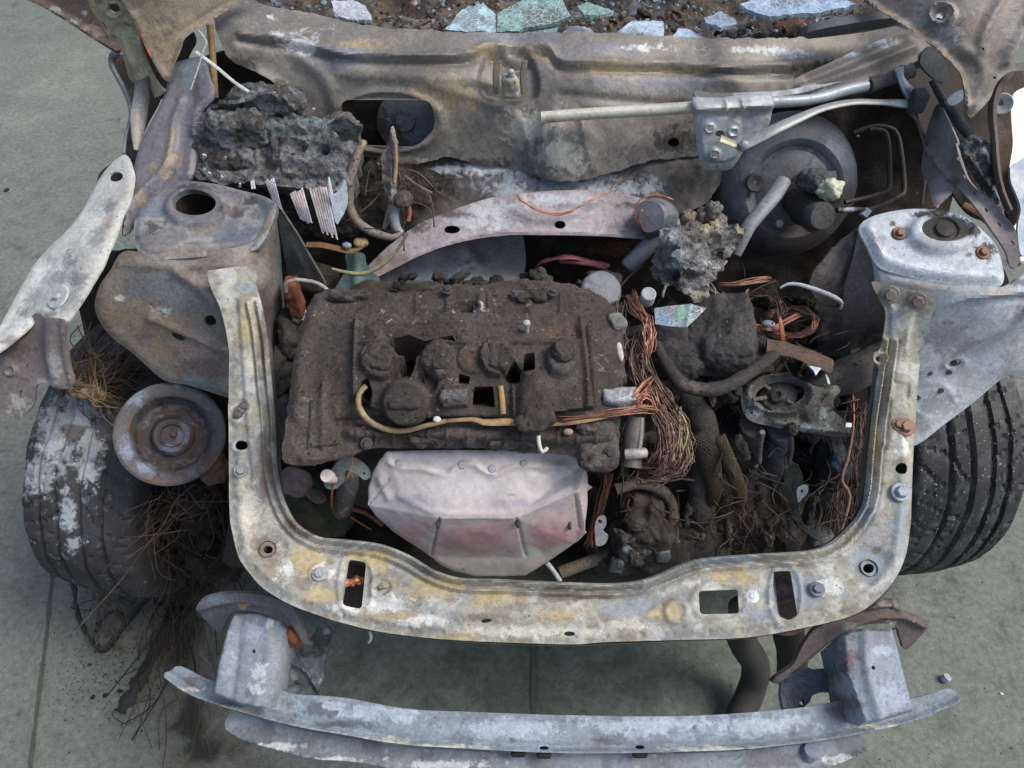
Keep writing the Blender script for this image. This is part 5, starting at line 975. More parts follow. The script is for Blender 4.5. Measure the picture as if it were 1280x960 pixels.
for x, yy, l in ((548, 650, .008), (647, 650, .008), (712, 652, .012)):
    blob('seam_clip', hsS.at(x, yy+4, .001)[0], (.0022, .006, .006), 'steel', hs, p=4, amp=0, n=6, base=S(64, 58, 55), rot=(30, 0, 0))
# bracket and sensor in front of the engine
bk, bkS = sheet('sensor_bracket', [(413, 588), (422, 577), (432, 571), (444, 572), (455, 580), (463, 590), (463, 597), (455, 600), (447, 594), (438, 596), (428, 604), (420, 611), (408, 610), (404, 598)], [(413, 590, .70), (463, 592, .70), (436, 574, .715)], 'steel', eng, base=S(116, 118, 114), holes=[ell(455, 592, 1.8, 1.8, 0, 8)], step=2.6, thick=.003, layers=[(S(140, 142, 138), .6, 20, .5, None)])
lathe('bracket_stud', [(.0085, .010), (.0085, -.003), (.006, -.004), (.0055, -.024)], P(411, 596, z=.715), (-.05, -.45, 1), 'ash_steel', eng, base=S(206, 196, 190), seg=20)
tube('sensor_body', [(442, 588, .70), (437, 605, .67), (432, 622, .64), (428, 640, .61)], [.010, .015, .0145, .012], 'char', eng, base=S(78, 72, 70), layers=[(S(140, 140, 144), .8, 40, .42, [(430, 640, 14, 7), (443, 592, 8, 6)])], sides=14)
tube('sensor_wire', [(441, 545, .77), (440, 565, .74), (440, 582, .72), (435, 595, .71), (431, 601, .70)], .0016, 'copper', eng, base=S(160, 118, 100))
tube('sensor_wire', [(418, 600, .70), (415, 615, .67), (415, 632, .63), (420, 645, .60), (426, 648, .60)], .0016, 'copper', eng, base=S(172, 104, 84))
tube('sensor_wire', [(440, 636, .60), (455, 640, .60), (468, 648, .60), (478, 656, .59)], .0035, 'copper', eng, base=S(150, 104, 84))
tube('sensor_wire', [(438, 646, .60), (452, 655, .585), (464, 662, .575)], .0013, 'copper', eng, base=S(160, 120, 90))
blob('melted_knob', P(369, 603, z=.62), (.024, .021, .018), 'ash_steel', eng, p=2.6, amp=.003, n=14, base=S(148, 130, 128), rot=(0, 0, -20), layers=[(S(110, 100, 100), .6, 30, .55, None)])
blob('melted_knob', P(395, 620, z=.56), (.022, .012, .012), 'char', eng, amp=.004, n=12, base=S(118, 98, 88), rot=(0, 0, -30))
blob('manifold_lump', P(388, 640, z=.42), (.06, .05, .05), 'char', eng, amp=.02, freq=25, n=16, base=S(66, 74, 62), layers=[(S(88, 66, 52), .7, 20, .5, None)])
tube('dip_pipe', [(683, 703, .56), (692, 714, .545), (700, 726, .53)], .0035, 'ash_steel', eng, base=S(170, 172, 176))
# timing end, left side bits
blob('bracket_chunk', P(368, 372, z=.74), (.010, .016, .034), 'rust_steel', eng, p=8, amp=.003, freq=90, n=14, base=S(124, 78, 58))
tube('bent_pipe', [(357, 364, .77), (358, 355, .785), (368, 350, .79), (390, 352, .785), (404, 358, .78), (412, 366, .77)], .0032, 'ash_steel', eng, base=S(160, 160, 160), layers=[(S(140, 90, 72), .8, 40, .55, None)])
for (x, yy, z, rx, ry, rz, cc) in ((365, 420, .66, .02, .04, .05, S(66, 62, 60)), (352, 470, .62, .022, .04, .05, S(64, 62, 60)), (356, 540, .58, .02, .03, .04, S(72, 68, 66)), (392, 352, .70, .04, .03, .03, S(70, 66, 62)), (372, 395, .70, .012, .012, .012, S(176, 172, 170)), (359, 508, .60, .016, .016, .02, S(84, 80, 80))):
    blob('charred_chunk', P(x, yy, z=z), (rx, ry, rz), 'char', eng, amp=.008, freq=45, n=14, base=cc)

# sensors and solenoids at the right end of the engine
for nm, x, yy, z, rad, rt, cc, pp in (('solenoid', 764, 470, .80, (.020, .013, .014), (0, 0, 0), S(78, 74, 73), 4), ('connector', 771, 405, .82, (.010, .013, .010), (0, 0, 10), S(120, 116, 112), 5), ('connector', 775, 499, .80, (.024, .012, .014), (0, 0, 4), S(152, 152, 154), 5), ('solenoid', 748, 470, .79, (.014, .013, .013), (0, 0, 0), S(72, 68, 66), 3)):
    blob(nm, P(x, yy, z=z), rad, 'char', eng, rot=rt, p=pp, amp=.003, freq=60, n=14, base=cc, layers=[(S(196, 196, 198), .8, 50, .55, [(782, 500, 14, 8)])])
blob('melted_plug', P(774, 438, z=.815), (.0045, .02, .005), 'ash_steel', eng, p=3, amp=.001, n=10, base=S(182, 178, 174), rot=(0, 0, 4))
tube('solenoid_housing', [(795, 520, .79), (793, 540, .775), (791, 560, .76), (789, 584, .745)], [.011, .0135, .012, .014], 'steel', eng, base=S(116, 106, 102), sides=14, layers=[(S(150, 142, 138), .7, 24, .45, [(794, 566, 14, 10)]), (S(64, 58, 55), .6, 30, .55, None)])
tube('housing_lug', [(782, 568, .765), (796, 567, .768), (806, 566, .765)], .007, 'steel', eng, base=S(150, 142, 138))
tube('housing_rib', [(802, 522, .795), (801, 545, .78), (799, 560, .77)], .003, 'steel', eng, base=S(140, 132, 128))
blob('side_cover', P(747, 556, z=.765), (.026, .034, .02), 'char', eng, p=4, amp=.004, freq=50, n=16, base=S(88, 82, 80), rot=(35, 0, 0), layers=[(S(124, 122, 124), .8, 24, .45, [(745, 578, 14, 10)])])

# ================================================================== wiring
def strands(path, n, width, rad, jit=.5, fan=0.0):
    pts = pts3(path); out = []
    for k in range(n):
        a = rng.uniform(0, 2*math.pi); r = width*math.sqrt(rng.uniform(0, 1))
        o = Vector((math.cos(a)*r, math.sin(a)*r*.8, math.sin(a)*r*.6))
        q = []
        for i, p in enumerate(pts):
            f = 1+fan*(i/(len(pts)-1)); q.append(p+o*f+Vector(rng.normal(0, width*jit, 3)))
        out.append((q, rad*rng.uniform(.7, 1.25)))
    return out
loom = thing('wiring_loom', 'bundle of bare copper wires looping beside the right end of the engine', 'wires', tuple(P(825, 520, .7)))
tubes('copper_strand', strands([(788, 372, .80), (796, 388, .82), (808, 402, .825), (813, 418, .82), (808, 436, .81), (804, 446, .80)], 34, .006, .0008), 'copper', loom, base=S(158, 112, 92), kind='stuff', jcol=.4)
tubes('copper_strand', strands([(800, 430, .80), (796, 455, .80), (808, 480, .80), (826, 505, .79), (842, 530, .77), (852, 556, .755), (848, 578, .745), (830, 590, .735), (812, 588, .73), (806, 574, .73)], 110, .011, .0008, .5), 'copper', loom, base=S(112, 88, 78), kind='stuff', jcol=.5)
tubes('copper_strand', strands([(812, 500, .80), (826, 528, .79), (832, 556, .77), (826, 578, .755), (812, 586, .74)], 60, .010, .0008, .5), 'copper', loom, base=S(128, 98, 88), kind='stuff', jcol=.4)
tubes('copper_strand', strands([(700, 527, .80), (740, 521, .805), (770, 516, .81), (800, 510, .81), (818, 512, .80)], 22, .004, .0008), 'copper', loom, base=S(138, 100, 82), kind='stuff', jcol=.4)
tubes('copper_strand', strands([(792, 496, .815), (802, 484, .815), (812, 474, .81)], 9, .004, .0011, .4), 'copper', loom, base=S(168, 118, 94), kind='stuff')
tubes('copper_strand', strands([(796, 505, .815), (806, 490, .815), (816, 500, .81), (822, 515, .80)], 8, .005, .0010, .5), 'copper', loom, base=S(162, 112, 92), kind='stuff')
tubes('copper_strand', strands([(762, 592, .70), (755, 620, .65), (746, 650, .6), (738, 680, .55)], 14, .006, .0007, .5), 'copper', loom, base=S(140, 92, 76), kind='stuff')
tubes('copper_strand', strands([(775, 380, .80), (782, 420, .80), (792, 450, .79), (800, 480, .78)], 26, .009, .0009, .5), 'wire', loom, base=S(94, 82, 74), kind='stuff', jcol=.4)
tubes('copper_strand', strands([(846, 510, .78), (850, 540, .77), (846, 570, .76)], 12, .006, .0012, .4), 'wire', loom, base=S(140, 124, 96), kind='stuff', jcol=.4)
coil = thing('wire_coil', 'looped coil of brown copper cable beside the brake booster', 'wires', tuple(P(960, 400, .6)))
def loop(cx, cy, rx, ry, z, a0, a1, n=10): return [(cx+rx*math.cos(math.radians(a)), cy+ry*math.sin(math.radians(a)), z+.012*math.sin(math.radians(a*1.3))) for a in np.linspace(a0, a1, n)]
tubes('cable_strand', strands(loop(950, 392, 26, 24, .74, 165, 370), 30, .005, .0009, .45), 'copper', coil, base=S(112, 88, 78), kind='stuff', jcol=.4)
tubes('cable_strand', strands(loop(988, 403, 32, 17, .74, 200, 520, 14), 26, .004, .0009, .45), 'copper', coil, base=S(126, 92, 78), kind='stuff', jcol=.4)
tubes('cable_strand', strands([(932, 405, .745), (948, 408, .745), (966, 410, .74), (982, 402, .745), (1000, 392, .75)], 12, .004, .0012, .25), 'copper', coil, base=S(146, 100, 82), kind='stuff', jcol=.3)
tubes('cable_strand', strands([(975, 396, .76), (978, 420, .74), (979, 436, .72)], 8, .003, .0012, .25), 'copper', coil, base=S(150, 96, 74), kind='stuff', jcol=.3)
blob('melted_tag', P(960, 405, z=.755), (.010, .007, .005), 'ash_steel', coil, amp=.003, n=10, base=S(124, 126, 136))
tubes('cable_strand', strands([(898, 355, .76), (918, 356, .765), (940, 352, .77), (962, 348, .77)], 10, .004, .0013, .3), 'copper', coil, base=S(142, 104, 88), kind='stuff')
tubes('cable_strand', strands([(886, 360, .76), (905, 372, .76), (926, 376, .755), (934, 362, .76)], 3, .002, .0014, .2), 'wire', coil, base=S(120, 108, 100), kind='stuff')

# ================================================================== gearbox and mount
gb = thing('gearbox', 'sooty black gearbox casing low on the right of the engine', 'gearbox', tuple(P(880, 620, .25)))
char_l = [(S(40, 36, 34), .6, 18, .5, None), (S(84, 80, 78), .6, 60, .62, None), (S(74, 58, 48), .6, 24, .64, None)]
for (x, yy, z, rad, rt, pp, cc) in ((860, 640, .47, (.13, .10, .08), (20, 0, 5), 4, S(64, 59, 56)), (800, 650, .52, (.045, .06, .05), (0, 20, 0), 3, S(72, 64, 59)), (930, 650, .47, (.09, .08, .07), (0, 0, 20), 3, S(60, 56, 54)), (780, 690, .47, (.05, .03, .03), (0, 0, 10), 4, S(74, 76, 78)),
                               (850, 695, .45, (.08, .03, .04), (0, 0, -5), 4, S(58, 54, 52)), (990, 690, .42, (.08, .05, .05), (0, 0, 10), 3, S(52, 48, 46)), (1010, 600, .45, (.04, .09, .05), (0, 0, 0), 3, S(56, 48, 44)), (900, 540, .56, (.10, .08, .06), (0, 0, 0), 3, S(60, 56, 54)), (1000, 560, .5, (.1, .06, .05), (0, 0, 0), 3, S(48, 43, 40))):
    blob('casing', P(x, yy, z=z), rad, 'char', gb, rot=rt, p=pp+1, amp=.008, freq=50, n=34, base=cc*.6, layers=char_l)
for k in range(7):
    x = 772+k*34
    tube('casing_rib', [(x, 640, .545), (x+4, 668, .53), (x+6, 700, .50)], .005, 'char', gb, base=S(80, 76, 73), bumps=.4)
tube('casing_flange', [(770, 612, .58), (800, 606, .585), (830, 616, .575), (842, 640, .56), (836, 668, .54)], .008, 'char', gb, base=S(86, 78, 72), bumps=.3)
tube('drive_shaft', [(700, 716, .48), (760, 694, .49), (800, 680, .49), (830, 672, .49)], .010, 'char', gb, base=S(96, 92, 86), layers=[(S(120, 104, 76), .7, 24, .5, None)])
for (x, yy, z) in ((783, 690, .525), (806, 688, .52), (828, 692, .515), (770, 706, .5)):
    blob('casing_lug', P(x, yy, z=z), (.010, .009, .016), 'steel', gb, p=4, amp=.003, freq=60, n=10, base=S(112, 118, 124), layers=char_l)
lug, lugS = sheet('lug_plate', [(744, 655), (748, 646), (756, 646), (758, 655), (754, 664), (760, 670), (756, 680), (746, 682), (744, 668)], [(746, 648, .62), (758, 650, .62), (750, 680, .59)], 'ash_steel', gb, base=S(160, 158, 160), holes=[ell(750, 652, 2.6, 2.6, 0, 10)], step=2.4, thick=.003)
sheet('lug_plate', [(996, 612), (1003, 606), (1009, 607), (1009, 616), (1002, 624), (998, 628)], [(996, 612, .60), (1009, 607, .61), (999, 627, .59)], 'ash_steel', gb, base=S(190, 188, 192), holes=[ell(1002, 614, 2.2, 2.2, 0, 10)], step=2.4, thick=.003)
sheet('lug_plate', [(984, 586), (994, 582), (1002, 598), (1000, 640), (1008, 652), (1000, 658), (988, 642), (978, 620)], [(986, 586, .58), (1000, 596, .58), (1002, 654, .54)], 'char', gb, base=S(84, 86, 78), step=3, thick=.004, jag=1.5)
mount = thing('engine_mount', 'triangular sooty engine mount bracket with round rubber bush beside the right panel arm', 'engine mount', tuple(P(980, 510, .6)))
mt_out = [(926, 498), (930, 484), (944, 474), (965, 469), (990, 472), (1008, 480), (1024, 484), (1046, 482), (1050, 490), (1042, 500), (1046, 514), (1058, 526), (1066, 534), (1062, 545), (1045, 546), (1025, 543), (990, 538), (965, 533), (940, 527), (930, 516)]
mo, moS = sheet('bracket', mt_out, [(930, 500, .70), (965, 470, .72), (1046, 486, .735), (1062, 540, .69), (965, 530, .685), (1000, 500, .72)], 'char', mount, base=S(94, 92, 88), holes=[ell(975, 493, 31, 16, -8, 26)], step=2.8, thick=.03, rough=.002, rfreq=60, relief=rsum(ring(975, 493, 40, 23, .14, .009), ridge([(1010, 520), (1040, 490)], 6, .008), ridge([(970, 528), (1020, 536), (1060, 540)], 4, .005), dish(1046, 522, 14, 10, .4, -.01)),
      layers=[(S(130, 138, 136), .8, 24, .42, [(1000, 535, 60, 8), (1030, 520, 14, 20), (935, 500, 8, 24)]), (S(60, 56, 54), .7, 24, .5, None), (S(160, 168, 178), .8, 60, .52, [(946, 515, 12, 7)]), (S(130, 120, 100), .7, 24, .42, [(1036, 488, 14, 7), (990, 525, 30, 8)])])
mc, ma = moS.at(972, 494, -.006)
lathe('rubber_bush', [(.026, -.012), (.025, -.002), (.018, .0), (.011, .002), (.010, .008), (.005, .009), (.0045, .006), (.001, .006)], mc, ma, 'char', mount, base=S(70, 64, 62), seg=30, rough=.0012)
for a in (20, 120, 200, 300):
    tube('bush_spoke', [mc+Vector((math.cos(math.radians(a))*.02, math.sin(math.radians(a))*.012, .002)), mc+Vector((math.cos(math.radians(a))*.042, math.sin(math.radians(a))*.026, .003))], .0032, 'char', mount, base=S(96, 90, 86), px=False)
for x0, x1, cc in ((930, 948, S(90, 84, 86)), (958, 986, S(96, 94, 98))):
    tube('mount_leg', [(x0+10, 536, .66), (x0+6, 560, .60), (x0, 590, .55)] if x0 < 950 else [(972, 538, .66), (970, 560, .61), (964, 588, .56)], [.022, .02, .024], 'char', mount, base=cc, sides=10, flat=.6, layers=[(S(128, 128, 134), .7, 30, .55, None), (S(60, 54, 52), .7, 24, .5, None)])
tube('leg_rib', [(953, 540, .675), (950, 560, .63), (949, 578, .60)], .004, 'steel', mount, base=S(128, 122, 118))
tube('leg_rib', [(989, 541, .675), (990, 560, .63), (986, 580, .59)], .003, 'steel', mount, base=S(120, 118, 120))
blob('mount_foot', P(955, 590, z=.545), (.05, .022, .022), 'char', mount, p=4, amp=.006, freq=50, n=16, base=S(84, 84, 82), rot=(0, 0, -18), layers=[(S(124, 128, 122), .7, 40, .55, None)])
blob('bolt_head', P(942, 579, z=.585), (.007, .007, .006), 'steel', mount, p=4, amp=0, n=6, base=S(158, 156, 164))
blob('mount_foot', P(1040, 575, z=.56), (.02, .045, .045), 'char', mount, p=3, amp=.006, freq=50, n=14, base=S(72, 72, 76), layers=[(S(118, 126, 140), .8, 40, .5, [(1045, 580, 10, 16)])])
rail = tube('charred_rail', [(1104, 448, .70), (1070, 465, .70), (1035, 478, .695), (1005, 488, .68)], [.030, .028, .026, .02], 'char', body, base=S(64, 60, 58), sides=14, bumps=.06, layers=[(S(96, 90, 86), .5, 24, .55, None)])
for poly, z in (([(1009, 455), (1022, 457), (1031, 456), (1024, 463), (1020, 469), (1017, 463)], .735), ([(1032, 467), (1036, 473), (1038, 480), (1035, 480)], .73), ([(1058, 528), (1065, 529), (1064, 534), (1057, 533)], .715)):
    sheet('ash_flake', poly, [(p[0], p[1], z) for p in poly[:3]], 'ash_steel', mount if z < .72 else body, base=S(202, 206, 214), step=2.2, thick=.003, sm=False)

# ================================================================== hoses
def hose(label, path, rad, base, layers=(), bumps=.12, mat='char', grp='burnt hoses in the bay', sides=12):
    o = tube('hose', path, rad, mat, None, base=base, layers=layers, bumps=bumps, sides=sides)
    return tag(o, label, 'hose', grp)
hose('frayed grey hose running under the iridescent shard towards the engine mount', [(820, 430, .78), (832, 455, .775), (850, 478, .765), (876, 487, .755), (905, 484, .75), (930, 470, .745), (952, 455, .74), (972, 440, .735)], [.008, .009, .010, .010, .010, .009, .009, .008], S(60, 56, 55), [(S(100, 92, 86), .7, 60, .52, [(860, 485, 40, 12)]), (S(50, 46, 44), .6, 40, .55, None)])
def braid(label, path, rad, base):
    t = thing('braided_hose', label, 'hose', tuple(pts3(path)[-1]), 'burnt hoses in the bay')
    V, Fc = tube_geo(pts3(path), rad, sides=14); mk('core', V, Fc, 'char', t, paint(V, pxarr(V), S(52, 48, 44), (), 2.0), sharp=50)
    q = cr3(pts3(path), .004); n = len(q); tg = np.gradient(q, axis=0); tg /= np.linalg.norm(tg, axis=1)[:, None]; u = np.cross(tg, [0, 0, 1.]); u /= np.linalg.norm(u, axis=1)[:, None]; v = np.cross(tg, u); ps = []
    rr = np.interp(np.linspace(0, 1, n), np.linspace(0, 1, len(rad)), rad)*1.03
    for s in (-1, 1):
        for k in range(22):
            a = np.arange(n)*.16*s+k*2*math.pi/22; ps.append(([Vector(x) for x in (q+(rr*np.cos(a))[:, None]*u+(rr*np.sin(a))[:, None]*v)][::2], .0005))
    tubes('braid', ps, 'wire', t, base=base, kind='stuff', jcol=.35)
braid('yellowish braided hose hanging down in front of the engine mount foot', [(898, 545, .66), (908, 570, .64), (918, 595, .615), (925, 618, .59), (923, 632, .57)], [.009, .010, .011, .010, .008], S(82, 72, 54))
braid('dark braided hose beside the copper wire bundle', [(868, 540, .67), (880, 560, .65), (888, 585, .625), (892, 612, .60), (890, 628, .58)], [.014, .017, .016, .012, .008], S(64, 56, 46))
hose('thick charred hose bending down from the copper bundle to the gearbox', [(850, 470, .70), (862, 500, .69), (878, 530, .67), (880, 570, .62), (876, 640, .55), (880, 700, .45)], [.014, .02, .024, .022, .018, .018], S(62, 58, 56))
hose('thick black hose reaching the ground behind the bumper beam', [(930, 760, .3), (928, 800, .2), (944, 830, .12), (940, 860, .06), (922, 900, .03)], .026, S(52, 50, 48), mat='rubber', bumps=.05, sides=16)
hose('short black pipe standing behind the crash box of the bumper beam', [(980, 740, .5), (984, 780, .42), (990, 820, .34), (990, 850, .28)], .024, S(50, 47, 46), bumps=.05, sides=16)
tubes_l = thing('burnt_cable', 'stringy burnt cable strands hanging inside the right panel arm', 'cable', tuple(P(1060, 640, .4)))
cords('strand', 70, pts3([(1066, 500, .64), (1072, 520, .64), (1080, 510, .65)]), pts3([(1050, 690, .48), (1062, 680, .48), (1040, 690, .46), (1072, 660, .5), (1066, 600, .56)]), .0007, tubes_l, S(92, 76, 68), .010, .01)
tube('cable', [(1060, 500, .66), (1066, 530, .65), (1060, 570, .62), (1052, 600, .60), (1062, 620, .58), (1052, 660, .54), (1040, 690, .5)], .0028, 'wire', tubes_l, base=S(128, 104, 92))
tube('cable', [(1064, 480, .67), (1067, 520, .66), (1063, 555, .64)], .0022, 'copper', tubes_l, base=S(150, 98, 80))
cords('strand', 40, pts3([(905, 615, .56), (930, 635, .56)]), pts3([(930, 700, .5), (945, 690, .5), (920, 690, .5), (950, 670, .52), (890, 660, .54)]), .0006, tubes_l, S(92, 74, 66), .012, .01)

# ================================================================== charred battery lumps right of the engine
batt = thing('charred_box', 'collapsed black plastic box melted over the gearbox below the iridescent shard', 'melted box', tuple(P(880, 440, .6)))
for (x, yy, z, rad, rt, cc, pp) in ((848, 432, .745, (.045, .055, .03), (10, 10, -20), S(76, 73, 74), 3), (898, 418, .755, (.050, .060, .032), (5, -10, -10), S(82, 79, 79), 4), (930, 455, .70, (.04, .03, .03), (0, 0, 10), S(66, 62, 60), 3), (830, 470, .70, (.04, .04, .03), (0, 0, 0), S(62, 58, 56), 3), (880, 480, .68, (.06, .03, .03), (0, 0, 0), S(56, 52, 50), 3)):
    blob('slab', P(x, yy, z=z), rad, 'char', batt, rot=rt, p=pp+1, amp=.006, freq=50, n=34, base=cc*.55, layers=[(S(78, 76, 78), .6, 26, .58, None), (S(36, 33, 31), .6, 18, .55, None)])
for (a, b, r, cc) in (([(958, 432, .74), (990, 438, .74), (1020, 450, .735), (1040, 458, .73)], None, .014, S(98, 80, 70)), ([(940, 410, .73), (960, 430, .72), (990, 446, .71)], None, .010, S(74, 68, 66))):
    tube('trim_strip', a, r, 'char', batt, base=cc, flat=.4, bumps=.2)

# ================================================================== brake booster, master cylinder, pipes
boo = thing('brake_booster', 'large round grey brake booster drum with burnt master cylinder on the bulkhead', 'brake booster', tuple(P(992, 240, y=1.03)))
bc = P(992, 236, y=1.04); bax = Vector((-.02, -.86, .50))
bd = lathe('booster_shell', [(.085, -.09), (.108, -.075), (.118, -.055), (.119, -.045), (.117, -.040), (.113, -.030), (.104, -.012), (.092, -.001), (.078, .004), (.070, .0), (.066, -.006), (.060, -.007), (.052, -.002), (.020, .002), (.001, .002)], bc, bax, 'steel', boo, base=S(108, 108, 114), seg=80, closed=False, rough=.0006,
      layers=[(S(126, 130, 140), .8, 12, .40, [(1040, 190, 50, 40), (940, 210, 24, 30)]), (S(92, 80, 74), .85, 14, .34, [(1010, 250, 60, 46), (940, 300, 40, 40), (1000, 300, 60, 30)]), (S(84, 72, 68), .7, 22, .5, None)])
lathe('grommet', [(.004, .001), (.009, .003), (.013, .004), (.015, .002), (.016, -.004)], bc+bax*.004+Vector((-.066, 0, .012)), bax, 'char', bd, base=S(72, 70, 72), seg=20, closed=False)
mcx = P(1008, 258, y=.985)
tube('master_cylinder', [bc+bax*.0, bc+bax*.03+Vector((.012, 0, -.015)), mcx, P(1022, 272, y=.94)], [.03, .030, .026, .024], 'char', boo, base=S(64, 58, 55), px=False, sides=18, bumps=.12, layers=[(S(96, 74, 62), .6, 24, .55, None)])
lathe('cylinder_cap', [(.020, -.02), (.021, .002), (.019, .007), (.008, .008), (.001, .007)], P(1026, 270, y=.93), (.1, -.85, .5), 'char', boo, base=S(80, 78, 78), seg=24)
blob('burnt_reservoir', P(1020, 225, y=.985), (.03, .02, .018), 'charcoal', boo, amp=.007, freq=50, n=14, base=S(88, 90, 92), layers=[(S(60, 62, 62), .6, 30, .5, None)])
blob('foam_scrap', P(1038, 237, y=.955), (.017, .012, .014), 'ash_steel', boo, amp=.008, freq=70, n=14, base=S(196, 194, 172), layers=[(S(120, 116, 104), .6, 60, .6, None)])
tube('push_lever', [(979, 226, Y(.985)), (968, 244, Y(.955)), (950, 266, Y(.93)), (934, 286, Y(.91)), (920, 318, Y(.89))], [.012, .012, .011, .011, .008], 'steel', boo, base=S(138, 138, 142), sides=12, flat=.7, layers=[(S(112, 110, 114), .6, 20, .5, None)])
lathe('nut', [(.006, -.002), (.006, .004), (.001, .005)], P(974, 279, y=.98), bax, 'steel', boo, base=S(150, 152, 160), seg=6)
tube('brake_pipe', [(1046, 263, Y(.96)), (1070, 262, Y(.97)), (1086, 262, Y(.98)), (1104, 255, Y(1.0)), (1124, 245, Y(1.02)), (1130, 238, Y(1.03)), (1128, 205, Y(1.07)), (1122, 170, Y(1.11)), (1112, 160, Y(1.12)), (1092, 158, Y(1.12)), (1066, 166, Y(1.11))], .0042, 'steel', boo, base=S(64, 58, 55), layers=[(S(176, 180, 186), .9, 30, .3, [(1060, 262, 18, 6)])])
tube('brake_pipe', [(1056, 253, Y(.99)), (1080, 248, Y(1.0)), (1100, 242, Y(1.02)), (1111, 236, Y(1.03)), (1112, 210, Y(1.06)), (1110, 176, Y(1.10)), (1104, 163, Y(1.11)), (1086, 162, Y(1.11))], .0038, 'steel', boo, base=S(64, 58, 55))
tube('pipe_clip', [(1085, 262, Y(.975)), (1078, 270, Y(.965))], .007, 'ash_steel', boo, base=S(136, 152, 166), flat=.5)
tube('cable', [(1134, 138, Y(1.08)), (1146, 150, Y(1.07)), (1154, 175, Y(1.05)), (1160, 200, Y(1.03)), (1156, 225, Y(1.01)), (1152, 256, Y(.99))], .0028, 'wire', boo, base=S(104, 92, 88))
for k in range(26):
    x, yy = random.uniform(1060, 1160), random.uniform(140, 262)
    if k < 5: blob('soot_flake', P(x, yy, y=random.uniform(1.09, 1.14)), (.003, .003, .002), 'ash_steel', boo, amp=.001, n=4, base=S(*(random.choice([(160, 156, 150), (120, 112, 108)]))))
melt = thing('melted_reservoir', 'grey porous lump of melted plastic between the engine and brake booster', 'melted lump', tuple(P(865, 330, .75)))
sheet('crust', [(822, 300), (828, 286), (842, 279), (855, 284), (870, 273), (890, 263), (905, 270), (914, 285), (930, 287), (920, 310), (906, 328), (893, 345), (886, 360), (881, 376), (868, 379), (857, 366), (843, 359), (826, 353), (813, 341), (818, 318)], [(828, 288, .84), (890, 265, .86), (928, 288, .855), (815, 340, .80), (872, 376, .79), (860, 325, .845), (895, 340, .81)], 'charcoal', melt, base=S(124, 121, 120), step=2.2, rough=.008, rfreq=70, jag=4, thick=.035,
      relief=rsum(ridge([(835, 300), (870, 320), (880, 370)], 8, .008), ridge([(920, 290), (870, 310), (830, 335)], 7, .008), dish(842, 302, 14, 12, .4, .012), dish(838, 345, 10, 8, .3, -.014), dish(888, 300, 8, 10, .3, -.012), dish(862, 345, 9, 7, .3, -.012)),
      layers=[(S(80, 76, 74), .8, 45, .5, None), (S(164, 164, 168), .8, 40, .42, [(840, 305, 20, 22), (850, 322, 14, 18), (880, 330, 16, 12)]), (S(166, 154, 130), .7, 40, .42, [(890, 283, 22, 12), (878, 372, 12, 10), (924, 288, 12, 10)]), (S(60, 55, 53), .9, 50, .42, [(845, 348, 26, 10), (866, 300, 12, 8), (898, 318, 12, 14)])])
for (x, yy, z, cc) in ((862, 275, .85, S(128, 116, 98)), (892, 262, .87, S(112, 108, 102)), (895, 280, .85, S(150, 134, 112)), (882, 268, .86, S(112, 100, 92))):
    blob('crust_chip', P(x, yy, z=z), (.014, .010, .011), 'charcoal', melt, amp=.006, freq=70, n=12, base=cc, p=3, rot=(0, 0, random.uniform(0, 90)))
tubes('strand', [(pts3([(828, 372, .79), (832, 358, .80), (845, 352, .80), (856, 362, .79)]), .0022), (pts3([(886, 352, .80), (894, 362, .795), (893, 372, .79)]), .0015), (pts3([(884, 361, .79), (910, 372, .78), (925, 375, .775)]), .0015), (pts3([(908, 326, .82), (896, 340, .81), (884, 352, .80)]), .0025)], 'wire', melt, base=S(130, 120, 108), kind='stuff')

# ================================================================== wiper linkage
wip = thing('wiper_linkage', 'pale aluminium wiper linkage with motor plate and tube across the bulkhead', 'wiper linkage', tuple(P(900, 160, y=1.07)))
wb = S(178, 176, 168)
tube('long_tube', [(676, 147, Y(1.055)), (740, 142, Y(1.06)), (810, 138, Y(1.062)), (880, 133, Y(1.062))], .0088, 'alloy', wip, base=S(190, 186, 172), sides=16, layers=[(S(150, 140, 120), .7, 40, .42, [(690, 147, 10, 9)])])
tube('short_tube', [(955, 128, Y(1.065)), (1000, 126, Y(1.075)), (1030, 121, Y(1.085)), (1056, 113, Y(1.095)), (1083, 107, Y(1.105))], [.0085, .0085, .008, .0085, .0088], 'alloy', wip, base=S(156, 160, 166), sides=16)
mp, mpS = sheet('motor_plate', [(865, 125), (880, 123), (900, 123), (930, 120), (962, 118), (966, 128), (965, 142), (961, 158), (948, 170), (934, 180), (926, 196), (915, 211), (900, 214), (886, 212), (876, 203), (872, 185), (868, 150)],
      [(866, 126, Y(1.055)), (963, 120, Y(1.06)), (890, 210, Y(1.03)), (920, 200, Y(1.032)), (960, 156, Y(1.05))], 'alloy', wip, base=S(172, 174, 178), holes=[ell(899, 166, 6, 4.5, 0, 14), ell(896, 208, 1.8, 1.6, 0, 8)], step=2.6, thick=.006, edge=(3, .002),
      relief=rsum(ridge([(868, 133), (915, 131), (962, 128)], 7, .014), plateau([(878, 148), (918, 146), (926, 160), (918, 196), (884, 200), (876, 180)], 4, .006), ridge([(905, 124), (905, 138)], 2, .005), ridge([(925, 123), (926, 140)], 2, .005), ring(886, 158, 5, 5, .4, .004), ring(915, 163, 5, 5, .4, .004), ring(892, 190, 5, 5, .4, .004), ridge([(935, 150), (955, 140)], 5, -.003)),
      layers=[(S(196, 194, 182), .7, 18, .45, [(900, 135, 40, 12)]), (S(140, 146, 154), .8, 18, .42, [(940, 150, 20, 20), (900, 205, 24, 8)]), (S(120, 116, 112), .6, 50, .64, None)])
